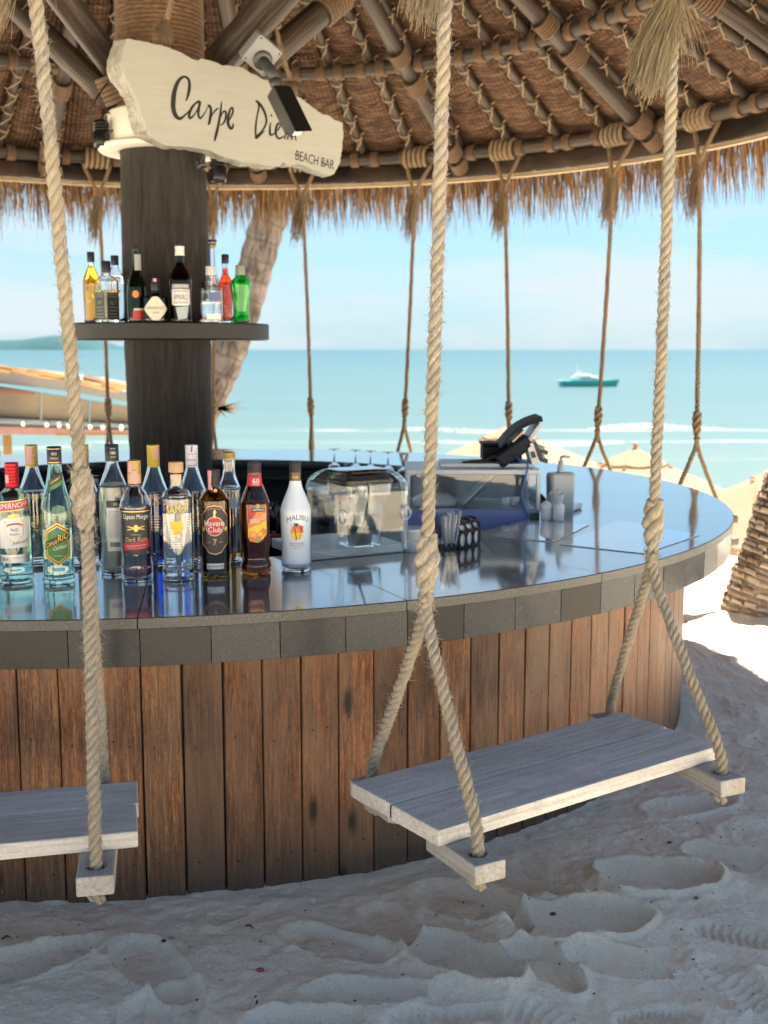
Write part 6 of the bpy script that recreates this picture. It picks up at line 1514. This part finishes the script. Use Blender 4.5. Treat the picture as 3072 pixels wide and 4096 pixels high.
for i, q in enumerate(curve_):
    tt = i / (len(curve_) - 1); th = .006 + .014 * tt; a = curve_[max(0, i - 1)]; b = curve_[min(len(curve_) - 1, i + 1)]; d = (b - a).normalized(); nz = Vector((-d.z, 0, d.x))
    for (s_, yo) in ((1, 0), (1, .20), (-1, .20), (-1, 0)): V.append(q + nz * s_ * th / 2 + Vector((0, yo, 0)))
for i in range(len(curve_) - 1):
    for j in range(4): F.append((i * 4 + j, i * 4 + (j + 1) % 4, (i + 1) * 4 + (j + 1) % 4, (i + 1) * 4 + j))
F.append((0, 1, 2, 3)); F.append(tuple(len(V) - 1 - k for k in range(4))); mb.add(V, F, smooth=False); part('display_plate', mb, MAT['matt'], t)
mb = MB(); slab(mb, P(1146, 948, 4.43), P(1169, 916, 4.43), .016, .18, bev=.003); part('back_plate', mb, plain('pale_grey2', (.50, .52, .55), .3), t)
mb = MB(); slab(mb, P(1107, 955, 4.415), P(1133, 930, 4.415), .008, .19, bev=.002); part('lit_screen', mb, ink_m('screen_print', (.62, .42, .30), .2), t)
mb = MB(); slab(mb, P(1145, 958, 4.42), P(1158, 1003, 4.42), .030, .14, bev=.003); part('bracket', mb, fw, t)
mb = MB(); slab(mb, P(1150, 976, 4.416), P(1154, 989, 4.416), .016, .004, bev=.001); slab(mb, P(1156, 956, 4.416), P(1170, 990, 4.416), .012, .10, bev=.001); part('socket', mb, MAT['black'], t)
for k in range(4): mb = MB(); c = P(1166 + (k % 2) * 7, 966 + k * 9, 4.5); mb.bbox(c, (.030, .07, .016), .002, Matrix.Rotation(.3, 3, 'Y')); part('plug', mb, MAT['black'] if k % 2 else plain('grey3', (.3, .31, .33), .4), t)
t2 = thing('receipt_printer', 'low black receipt printer behind the terminal on the display case', 'printer', (.37, 4.55, tz))
mb = MB(); q = P(1072, 985, 4.56); mb.bbox(Vector((q.x + .02, 4.58, tz + .030)), (.155, .13, .058), .006); part('printer_body', mb, MAT['matt'], t2)
mb = MB(); mb.bbox(Vector((q.x + .02, 4.58, tz + .066)), (.165, .135, .010), .003); part('printer_lid', mb, MAT['matt'], t2)
mb = MB(); mb.tube(resample([P(998, 1001, 4.45) * 1.0, P(1020, 998, 4.45), P(1045, 996, 4.45), P(1068, 985, 4.44), P(1085, 990, 4.44)], .008)[0], .0075, 8); solo('handset_cord', mb, MAT['black'], 'black strap-like cable lying left of the printer on the display case', 'cable')
mb = MB(); mb.tube(resample([P(1117, 984, 4.40), P(1122, 994, 4.36), P(1140, 1003, 4.34), P(1133, 1040, 4.335), P(1127, 1070, 4.335), P(1132, 1095, 4.335), P(1142, 1118, 4.335)], .008)[0], .0042, 8); solo('blue_cable', mb, plain('blue_cable', (.015, .13, .42), .35), 'blue network cable hanging down the front of the display case', 'cable')
mb = MB(); mb.bbox(dz(1150, 1100, .70) * 0 + Vector((cx1 - .02, cy0 - .03, .69)), (.03, .01, .02), .002); 

# --- glasses inside the bar
def wine_glass(p, lab, s_=1.0):
    t = thing('wine_glass', lab, 'glass', p, 0, 'upturned stem glasses on the rail inside the bar')
    pr2 = [(.028, .0), (.034, .020), (.036, .05), (.030, .075), (.012, .092), (.0042, .10), (.0038, .155), (.006, .163), (.034, .1665), (.034, .168), (.002, .1675), (.0, .1675)]
    inn = [(.0, .094), (.010, .088), (.028, .073), (.0345, .05), (.0325, .020), (.0268, 0)]
    mb = MB(); mb.lathe([(a * s_, b * s_) for a, b in pr2], 24); mb.lathe([(a * s_, b * s_) for a, b in inn] + [(.028 * s_, 0)], 24); part('glass', mb, MAT['glass'], t, world=False)
for i, (x_, lb) in enumerate(((722, 'upturned stem glass with its whole bowl in view, leftmost on the rail'), (768, 'upturned stem glass, second on the rail from the left'), (800, 'upturned stem glass, third on the rail from the left'), (838, 'upturned stem glass, fourth on the rail from the left'), (872, 'upturned stem glass, rightmost on the rail, near the case'))):
    Yg = 6.26 - i * .07 - (.0 if i < 2 else .03 * (i - 1)); q = dY(x_, 1000, Yg); d = math.degrees(math.atan2(q.y - CY, q.x - CX)); rr_ = math.hypot(q.x - CX, q.y - CY)
    k_ = 1.0
    if rr_ > 1.63 or rr_ < 1.53:
        # keep the pixel column but sit on the rail
        for Yt in np.linspace(5.4, 6.6, 400):
            q = dY(x_, 1000, float(Yt))
            if 1.55 < math.hypot(q.x - CX, q.y - CY) < 1.60: break
    wine_glass(Vector((q.x, q.y, .676)), lb)
tum = plain('smoked_tumbler', (.30, .28, .27), .1)
gi = 0
for (x_, Yt) in [(548, 6.0), (566, 6.15), (584, 5.95), (600, 6.15), (616, 5.98), (634, 6.1), (652, 5.95), (668, 6.1), (686, 5.98), (702, 6.1), (575, 5.8), (610, 5.8), (645, 5.8), (680, 5.82)]:
    q = dY(x_, 1100, Yt); mb = MB(); mb.lathe([(0, 0), (.027, 0), (.034, .13), (.032, .13), (.025, .006), (0, .006)], 22, (q.x, q.y, .4505)); o = solo('tumbler', mb, MAT['glass'], 'plain tumbler in the crowd of glasses on the red shelf inside the bar', 'glass', 'tumblers on the red shelf inside the bar')
q = dY(690, 1045, 6.05); mb = MB(); rr = random.Random(9)
for k in range(3): mb.bbox((q.x - .05 + k * .03, q.y, .60 + k * .022), (.16, .11, .012), .004, rotz(.3 * k) @ Matrix.Rotation(-.25 + .12 * k, 3, 'Y'))
solo('bar_cloth', mb, plain('white_cloth', (.62, .60, .60), .8), 'folded white cloth lying over the glasses inside the bar', 'cloth')
q = dY(655, 1125, 5.95); mb = MB(); mb.bbox((q.x, 5.72, .452 - .0), (.62, .05, .05), .006, rotz(.0)); mb.v = [(a, b, c + .0) for a, b, c in mb.v]; solo('red_tray', mb, plain('red_plastic', (.35, .015, .02), .35), 'red plastic tray under the glasses inside the bar', 'tray')

# ================================================================== beach beyond
g = G('umbrella_cloth'); v = g.coords(); g.fin(g.mix(g.noise(v, 3, 3), (.17, .125, .085), (.21, .160, .112)), .8, g.bump(g.noise(v, 60, 3), .3, .01), spec=.1)
g.b.inputs['Subsurface Weight'].default_value = 0.0; cl_m = g.m
def umbrella(px, peak_y, Yd, rad, drop, lab, turn=.2):
    pk = dY(px, peak_y, Yd); gz = float(ground_z(pk.x, pk.y)); t = thing('beach_umbrella', lab, 'umbrella', (pk.x, pk.y, gz), 0, 'cream umbrellas on the lower beach'); n = 8
    mb = MB(); V, F, U = [pk + Vector((0, 0, -.02))], [], []
    rings = 6
    for i in range(1, rings + 1):
        f = i / rings
        for k in range(n * 4):
            a = turn + 2 * PI * k / (n * 4); sg = (k % 4) / 4; dip = math.sin(PI * sg)
            rr_ = rad * f * (1 - .07 * dip * f); V.append(pk + Vector((rr_ * math.cos(a), rr_ * math.sin(a), -drop * (f ** 1.12) - .02 - .045 * dip * f)))
    m = n * 4
    for k in range(m): F.append((0, 1 + k, 1 + (k + 1) % m))
    for i in range(rings - 1):
        for k in range(m): F.append((1 + i * m + k, 1 + (i + 1) * m + k, 1 + (i + 1) * m + (k + 1) % m, 1 + i * m + (k + 1) % m))
    base = 1 + (rings - 1) * m
    for k in range(m): V.append(V[base + k] + Vector((0, 0, -.09)))
    for k in range(m): F.append((base + k, base + m + k, base + m + (k + 1) % m, base + (k + 1) % m))
    mb.add(V, F, smooth=False); part('canopy', mb, cl_m, t)
    mb = MB(); V = [pk + Vector((0, 0, .07))]; F = []
    for k in range(m): a = turn + 2 * PI * k / m; V.append(pk + Vector((rad * .26 * math.cos(a), rad * .26 * math.sin(a), -drop * .26 + .035 - .02 * math.sin(PI * (k % 4) / 4))))
    for k in range(m): V.append(V[1 + k] + Vector((0, 0, -.03)))
    for k in range(m): F.append((0, 1 + k, 1 + (k + 1) % m)); F.append((1 + k, 1 + m + k, 1 + m + (k + 1) % m, 1 + (k + 1) % m))
    mb.add(V, F, smooth=False); part('vent_cap', mb, cl_m, t)
    wd = plain('varnished_wood', (.30, .12, .045), .4)
    mb = MB(); mb.tube([Vector((pk.x, pk.y, gz - .1)), pk + Vector((0, 0, .06))], .024, 10); part('pole', mb, wd, t)
    mb = MB(); mb.lathe([(0, .14), (.03, .12), (.035, .09), (.02, .065), (0, .06)], 12, pk); part('finial', mb, wd, t)
    for k in range(n):
        a = turn + 2 * PI * k / n; mb = MB(); mb.tube([pk + Vector((.03 * math.cos(a), .03 * math.sin(a), -.06)), pk + Vector((rad * .98 * math.cos(a), rad * .98 * math.sin(a), -drop - .045))], .010, 5); part('rib', mb, wd, t)
        mb = MB(); mb.bbox(pk + Vector((rad * .29 * math.cos(a), rad * .29 * math.sin(a), -drop * .29 + .02)), (.07, .035, .02), .004, rotz(a)); part('toggle', mb, wd, t)
umbrella(1100, 926, 18.5, 1.62, .62, 'cream umbrella on the beach behind the payment terminal', .15)
umbrella(1372, 978, 15.0, 1.62, .62, 'cream umbrella on the beach between the two rightmost ropes', .30)
umbrella(1712, 1000, 13.5, 1.62, .78, 'cream umbrella cut by the right edge above the sunlit sand', .10)
umbrella(1560, 965, 26.0, 1.5, .5, 'small far cream umbrella low over the shallows, right', .1) if False else None
mb = MB(); q = dY(1628, 1250, 9.0); mb.tube([Vector((q.x, q.y, -.6)), Vector((q.x, q.y, .40))], .028, 8); 
solo('wooden_stake', mb, plain('yellow_wood', (.36, .26, .13), .6), 'slim yellowish wooden post beside the right palm trunk', 'post')
# --- palms
def palm(name, path, radii, lab, ring=.06, dark=(.16, .13, .11), light=(.42, .37, .32), rough_leafbase=False, crown=True, seed=1):
    g = G(name + '_bark'); v = g.coords(); a = g.attr(); L_ = g.sep(a)['Z']
    nz = g.noise(g.scale(a, (2.2, 2.2, 5)), 1.0, 6, .65, .6)
    rg = g.math('SINE', g.math('ADD', g.math('MULTIPLY', L_, 2 * PI / ring), g.math('MULTIPLY', nz, 3.5)))
    c = g.ramp(nz, [(.38, dark), (.5, tuple((p + q) / 2 for p, q in zip(dark, light))), (.62, light)]); c = g.mix(g.ramp(rg, [(.7, 0.0), (1.0, .45)]), c, tuple(q * .5 for q in dark))
    g.fin(c, .85, g.bump(g.math('ADD', g.math('MULTIPLY', rg, .4), nz), .9, .02), spec=.2)
    P, L = resample(path, .03); nb_ = P[0]; t = thing(name, lab, 'palm tree', (nb_.x, nb_.y, nb_.z)); n = len(P); rr = random.Random(seed)
    rads = [float(np.interp(i / (n - 1), np.linspace(0, 1, len(radii)), radii)) * (1 + .035 * math.sin(i * .03 / ring * 2 * PI) + rr.uniform(-.02, .02)) for i in range(n)]
    mb = MB(); mb.tube(P, rads, 20); part('trunk', mb, g.m, t)
    if rough_leafbase:                                    # stubs of old leaf bases ring the foot
        fr = frames(P); mb = MB(); s_ = .04
        while s_ < L * .96:
            i = int(s_ / L * (n - 1)); tq, aq, bq = fr[i]; m = 16
            off = rr.uniform(0, 1)
            for k in range(m):
                th = 2 * PI * (k + off) / m; o_ = aq * math.cos(th) + bq * math.sin(th); sd_ = tq.cross(o_)
                c0 = P[i] + o_ * rads[i] * .97; w_ = rads[i] * .21 * rr.uniform(.7, 1.2); h_ = rr.uniform(.018, .034)
                tip = c0 + o_ * rr.uniform(.006, .018) + tq * h_ * .5
                mb.add([c0 - sd_ * w_, c0 + sd_ * w_, c0 + sd_ * w_ * .7 + tq * h_ + o_ * .008, c0 - sd_ * w_ * .7 + tq * h_ + o_ * .008, tip - sd_ * w_ * .6, tip + sd_ * w_ * .6],
                       [(0, 1, 5, 4), (4, 5, 2, 3), (0, 4, 3), (1, 2, 5)], [(rr.uniform(-1, 1), rr.uniform(-1, 1), rr.uniform(0, 3))] * 6, smooth=False)
            s_ += .030
        gg = G(name + '_leaf_base'); aa = gg.attr(); nn = gg.noise(gg.scale(aa, (9, 9, 9)), 1.0, 3)
        gg.fin(gg.ramp(nn, [(.3, (.13, .10, .08)), (.45, (.36, .27, .20)), (.58, (.50, .44, .38)), (.75, (.32, .19, .11))]), .85, spec=.15)
        part('leaf_bases', mb, gg.m, t, kind='stuff')
    if crown:
        top = P[-1]; gl = G(name + '_frond'); aa = gl.attr(); gl.fin(gl.mix(gl.noise(gl.scale(aa, (4, 4, 4)), 1.0, 3), (.035, .075, .015), (.09, .13, .03)), .5, spec=.3)
        for k in range(14):
            a_ = 2 * PI * k / 14 + rr.uniform(-.2, .2); el = rr.uniform(-.1, .9); d = Vector((math.cos(a_) * math.cos(el), math.sin(a_) * math.cos(el), math.sin(el))); ln = rr.uniform(2.2, 2.9); mb = MB(); pts = []
            for j in range(13): u = j / 12; pts.append(top + d * ln * u + Vector((0, 0, -1.35 * u * u)))
            mb.tube(pts, [.022 * (1 - .85 * j / 12) for j in range(13)], 5)
            fr = frames(pts)
            for j in range(1, 12):
                for sub in range(4):
                    tt = (j + sub / 4) / 12.0; q = pts[j].lerp(pts[min(12, j + 1)], sub / 4); tq, aq, bq = fr[j]; lf = .62 * math.sin(PI * min(1, tt * 1.05 + .08)) ** .6
                    for s_ in (-1, 1):
                        sidev = tq.cross(Vector((0, 0, 1))).normalized() * s_; e = q + (sidev * .8 + tq * .55 + Vector((0, 0, -.35 + rr.uniform(-.12, .12)))).normalized() * lf; wv_ = tq * .020
                        mb.add([q - wv_, q + wv_, q.lerp(e, .6) + wv_ * .8, q.lerp(e, .6) - wv_ * .8, e], [(0, 1, 2, 3), (3, 2, 4)], [(k, tt, 0)] * 5, smooth=False)
            part('frond', mb, gl.m, t)
    return t
YL = 10.2
pp = [dY(330, 1120, YL), dY(385, 990, YL), dY(440, 880, YL), dY(481, 790, YL), dY(515, 700, YL), dY(545, 600, YL), dY(573, 500, YL), dY(592, 430, YL)]
pp = [Vector((pp[0].x - .7, YL, -2.1))] + pp + [pp[-1] + Vector((.12, 0, .9)), pp[-1] + Vector((.16, 0, 1.9)), pp[-1] + Vector((.15, .1, 3.1))]
lp = palm('leaning_palm', pp, [.21, .18, .165, .155, .15, .145, .14], 'grey palm leaning right behind the dark trunk, its crown above the roof', .17, (.07, .055, .05), (.24, .21, .19))
mb = MB(); rr = random.Random(2); q0 = dY(470, 882, YL - .15)
for k in range(12):
    a_ = rr.uniform(-.9, .35); l_ = rr.uniform(.12, .26); e = q0 + Vector((math.cos(a_) * l_, 0, math.sin(a_) * l_ * .9)); s_ = Vector((0, 0, .012))
    mb.add([q0 - s_, q0 + s_, e], [(0, 1, 2)], smooth=False)
part('dry_sprout', mb, plain('dry_orange_leaf', (.42, .20, .06), .8), lp)
b0 = dY(1645, 1345, 6.2); b0.z = 0
palm('palm_tree', [Vector((b0.x - .02, b0.y, -.15)), Vector((b0.x + .01, b0.y, .05)), Vector((b0.x + .10, b0.y + .0, .33)), Vector((b0.x + .17, b0.y, .62)), Vector((b0.x + .38, b0.y + .05, .95)), Vector((b0.x + 1.05, b0.y + .2, 1.9)), Vector((b0.x + 2.0, b0.y + .8, 3.6)), Vector((b0.x + 4.2, b0.y + 1.8, 5.6))],
     [.21, .19, .17, .155, .145, .14, .13, .12], 'palm with rough ringed bark rising from the sunlit sand at the right edge', .05, (.18, .13, .09), (.42, .34, .27), True, True, 5)
# --- low beach hut behind the bottles
YH = 14.0
def H(x, y, dy_=0.0): return dY(x, y, YH + dy_)
hut = thing('beach_hut', 'low beach hut with a thatched ridge, pale side panels and a string of bulbs', 'hut', (H(60, 950).x, YH, float(ground_z(H(60, 950).x, YH))))
def quad_slab(name, cs, dep, mat, yoff=0.0, lab=None):
    P = [dY(x, y, YH + yoff) for x, y in cs]; mb = MB(); V = P + [q + Vector((0, dep, 0)) for q in P]; n = len(P)
    mb.add(V, [tuple(range(n)), tuple(range(2 * n - 1, n - 1, -1))] + [(i, n + i, n + (i + 1) % n, (i + 1) % n) for i in range(n)], smooth=False); return part(name, mb, mat, hut, label=lab)
XL = -330
quad_slab('roof_slope', [(XL, 790), (0, 803), (150, 822), (300, 852), (300, 872), (150, 845), (0, 828), (XL, 815)], 1.6, plain('grey_white_band', (.17, .17, .165), .6), .06)
rr = random.Random(12)
mb = MB()
for k in range(26):
    x0 = XL + rr.uniform(0, 560); f = lambda x: float(np.interp(x, [-330, 0, 150, 300], [772, 796, 815, 846]))
    L_ = rr.uniform(60, 220); y0 = rr.uniform(-6, 8)
    mb.tube([dY(x0, f(x0) + y0, YH + rr.uniform(-.05, .15)), dY(min(300, x0 + L_ / 2), f(min(300, x0 + L_ / 2)) + y0, YH), dY(min(302, x0 + L_), f(min(302, x0 + L_)) + y0, YH + .1)], rr.uniform(.012, .045), 7)
part('ridge_thatch', mb, thatch_m, hut, kind='stuff')
quad_slab('brown_batten', [(XL, 818), (0, 838), (70, 846), (70, 852), (0, 846), (XL, 826)], .05, plain('rust_wood', (.16, .06, .025), .7), -.02)
g = G('tan_canvas'); v = g.coords(); wv = g.noise(g.scale(v, (1.2, 1, 1.5)), 1.0, 4); g.fin(g.mix(g.ramp(wv, [(.35, 0), (.7, 1)]), (.15, .13, .10), (.22, .175, .115)), .8, g.bump(g.noise(g.scale(v, (9, 9, 1)), 1.0, 3), .4, .02), spec=.1)
for i in range(6):
    x0 = XL + i * 105; x1 = x0 + 101; f = lambda x: float(np.interp(x, [-330, 0, 285, 320], [812, 834, 880, 886])); q = lambda x: float(np.interp(x, [-330, 0, 285, 320], [895, 903, 916, 918])); quad_slab('canvas_panel', [(x0, f(x0)), (x1, f(x1)), (x1, q(x1)), (x0, q(x0))], .04, g.m, .02 * (i % 2))
quad_slab('gutter', [(XL, 896), (0, 904), (300, 917), (300, 923), (0, 911), (XL, 903)], .10, plain('gutter_grey', (.13, .145, .15), .4), -.06)
quad_slab('brown_rail', [(XL, 906), (0, 914), (300, 925), (300, 930), (0, 921), (XL, 913)], .04, plain('rail_brown', (.10, .075, .07), .7), -.01)  # thin brown rail just below the gutter
g = G('pink_fabric'); v = g.coords(); g.fin(g.mix(g.noise(g.scale(v, (14, 4, 2)), 1.0, 3), (.19, .10, .09), (.26, .145, .13)), .8, g.bump(g.noise(g.scale(v, (10, 1, 1)), 1.0, 2), .6, .03))
quad_slab('valance', [(XL, 912), (0, 921), (300, 930), (300, 939), (150, 940), (0, 938), (XL, 936)], .03, g.m, -.03)
quad_slab('gold_braid', [(120, 939), (300, 938), (300, 941), (120, 942)], .02, plain('gold_braid', (.26, .17, .03), .5), -.04)
for x_ in (-60, -15, 50, 101, 128, 148, 195, 222, 262):
    q = dY(x_, 912 + x_ * .045 + 1, YH - .10); mb = MB(); mb.lathe([(0, .04), (.022, .03), (.026, 0), (.016, -.024), (0, -.028)], 12, q); part('bulb', mb, plain('white_bulb', (.75, .76, .74), .2), hut)
for x_ in (15, -200): q = dY(x_, 940, YH + .1); gz = float(ground_z(q.x, q.y)); mb = MB(); mb.tube([Vector((q.x, q.y, gz - .1)), Vector((q.x, q.y, (gz + q.z) / 2)), q], .055, 12); part('bamboo_post', mb, plain('bamboo', (.42, .24, .09), .45), hut)
q = dY(-16, 880, 13.6); mb = MB(); mb.bbox((q.x - .10, 13.6, q.z), (.28, .03, .62), .01); part('purple_flag', mb, plain('purple_cloth', (.04, .02, .16), .8), hut)
# --- motor boat
bp = dY(1272, 836, 144.0); bp.z = SEA_Z; k = 144 / FPX * 1.8517
bt = thing('motor_boat', 'turquoise motor boat with a white cabin anchored off the beach', 'boat', bp)
def hull(mb, x0, x1, z0, z1, dep):
    V, F = [], []; n = 16
    for i in range(n + 1):
        t_ = i / n; x = x0 + (x1 - x0) * t_; w_ = dep * math.sin(min(1, .35 + t_ * .0 + (1 - t_) * .9) * PI / 2) * (1 if t_ < .6 else max(.02, 1 - ((t_ - .6) / .4) ** 2)); sh = z1 * (1 + .18 * t_ ** 2); kx = (x1 - x0) * .0
        V += [Vector((x, -w_, sh)), Vector((x - (.06 * (x1 - x0)) * t_, -w_ * .7, z0)), Vector((x - (.06 * (x1 - x0)) * t_, w_ * .7, z0)), Vector((x, w_, sh))]
    for i in range(n):
        for j in range(4): F.append((i * 4 + j, i * 4 + (j + 1) % 4, (i + 1) * 4 + (j + 1) % 4, (i + 1) * 4 + j))
    F.append((0, 1, 2, 3)); mb.add(V, F, smooth=False)
mb = MB(); hull(mb, -62 * k, 66 * k, -4 * k, 13 * k, 1.1); mb.v = [tuple(Vector(q) + bp) for q in mb.v]; part('hull', mb, plain('turquoise_paint', (.05, .38, .40), .3), bt)
mb = MB(); mb.bbox(bp + Vector((-8 * k, 0, 17 * k)), (58 * k, 1.5, 8 * k), .08); mb.bbox(bp + Vector((-14 * k, 0, 23 * k)), (34 * k, 1.3, 6 * k), .08); part('cabin', mb, plain('boat_white', (.6, .64, .64), .3), bt)
mb = MB(); mb.bbox(bp + Vector((-4 * k, 0, 18 * k)), (34 * k, 1.54, 3 * k), .02); part('window_band', mb, MAT['black'], bt)
mb = MB(); mb.tube([bp + Vector((-24 * k, 0, 24 * k)), bp + Vector((-26 * k, 0, 44 * k))], .03, 6); mb.tube([bp + Vector((-34 * k, 0, 30 * k)), bp + Vector((-14 * k, 0, 33 * k))], .03, 6); part('mast', mb, plain('boat_mast', (.6, .45, .42), .4), bt)
mb = MB(); mb.bbox(bp + Vector((-62 * k, 0, 10 * k)), (9 * k, 1.2, 5 * k), .03); part('swim_deck', mb, plain('deck_grey', (.4, .42, .42), .5), bt)

# ================================================================== litter on the sand
rr = random.Random(44)
mb = MB()
for _ in range(1000):
    x_, y_ = rr.uniform(-1.3, 2.2), rr.uniform(1.9, 4.6)
    if math.hypot(x_ - CX, y_ - CY) < 2.36: continue
    s_ = rr.uniform(.0012, .0046) * (1.6 if rr.random() < .06 else 1); z = sand_h(x_, y_) + s_ * .3; a_ = rr.uniform(0, 6)
    P = [Vector((x_, y_, z)) + Vector((math.cos(a_ + k * 1.57) * s_ * rr.uniform(.6, 1.2), math.sin(a_ + k * 1.57) * s_ * rr.uniform(.6, 1.2), rr.uniform(-.2, .2) * s_)) for k in range(4)] + [Vector((x_, y_, z + s_ * .7)), Vector((x_, y_, z - s_ * .7))]
    u = (rr.random(), 0, 0); mb.add(P, [(0, 1, 4), (1, 2, 4), (2, 3, 4), (3, 0, 4), (1, 0, 5), (2, 1, 5), (3, 2, 5), (0, 3, 5)], [u] * 6)
g = G('coral_bits'); a = g.attr(); g.fin(g.ramp(g.sep(a)['X'], [(0, (.03, .025, .02)), (.35, (.12, .09, .07)), (.7, (.25, .19, .15)), (1, (.6, .55, .48))]), .7)
o = part('shell_grit', mb, g.m); o['kind'] = 'stuff'
def pebble(px, py, s_, col, lab, nm='pebble', cat='pebble'):
    q = dz(px, py, 0); z = sand_h(q.x, q.y); bm = bmesh.new(); bmesh.ops.create_icosphere(bm, subdivisions=2, radius=s_)
    for v_ in bm.verts: v_.co = Vector((v_.co.x * 1.2, v_.co.y * .8, v_.co.z * .6)) * (1 + rr.uniform(-.10, .10)) + Vector((q.x, q.y, z + s_ * .35))
    mb = MB(); mb.bm(bm); bm.free(); return solo(nm, mb, plain('peb_%d' % px, col, .5), lab, cat)
pebble(562, 2060, .0085, (.28, .07, .03), 'rusty red-brown pebble alone on the sand below the plank front')
pebble(370, 1998, .0075, (.30, .28, .25), 'grey shell bit on the sand at the lower left')
pebble(922, 2054, .0055, (.06, .04, .03), 'small dark pebble on the sand below the wooden swing end')
pebble(1447, 1795, .0065, (.10, .085, .08), 'dark grey pebble on the sand right of the plank front foot')
pebble(1505, 1915, .0060, (.22, .10, .07), 'reddish pebble on the sand at the right')
pebble(1195, 1932, .0075, (.07, .06, .055), 'dark pebble in a footprint near the middle right')
q = dz(676, 1912, .01); mb = MB(); mb.lathe([(0, .004), (.010, .0035), (.011, -.002), (0, -.002)], 18, (q.x, q.y - .012, sand_h(q.x, q.y - .012) + .016), rot=Matrix.Rotation(1.15, 3, 'X')); solo('bottle_cap', mb, plain('pale_cap', (.45, .45, .42), .3), 'pale round cap lying in the sand against the plank front', 'bottle cap')
for (x0, y0, x1, y1, lb) in ((2, 2012, 22, 2005, 'dark twig at the left edge of the sand'), (553, 2145, 556, 2130, 'short dark twig standing near the lower edge'), (530, 1972, 548, 1978, 'thin dark leaf stalk on the sand below the planks')):
    a, b = dz(x0, y0, 0), dz(x1, y1, 0); a.z = sand_h(a.x, a.y) + .003; b.z = sand_h(b.x, b.y) + .004; mb = MB(); m_ = a.lerp(b, .5) + Vector((0, .003, .004)); mb.tube([a, m_, b], [.0018, .0024, .001], 6); solo('twig', mb, plain('dark_twig', (.05, .03, .02), .8), lb, 'twig')
q = dz(1468, 2072, 0); z = sand_h(q.x, q.y); mb = MB(); mb.tube([Vector((q.x + .012 * math.cos(a), q.y + .008 * math.sin(a), z + .003)) for a in [PI * k / 8 for k in range(9)]], .002, 6); solo('shell_fragment', mb, plain('white_shell', (.7, .68, .62), .4), 'white curved shell fragment on the sand at lower right', 'shell')
# plastic end of a pipe showing past the counter's right end
q = dz(1577, 1150, .70); mb = MB(); mb.bbox((polar(2.42, -8, .70)), (.035, .03, .03), .006); solo('bracket_knob', mb, plain('knob_brown', (.20, .14, .10), .6), 'small brown block fixed to the right end of the counter fascia', 'bracket')
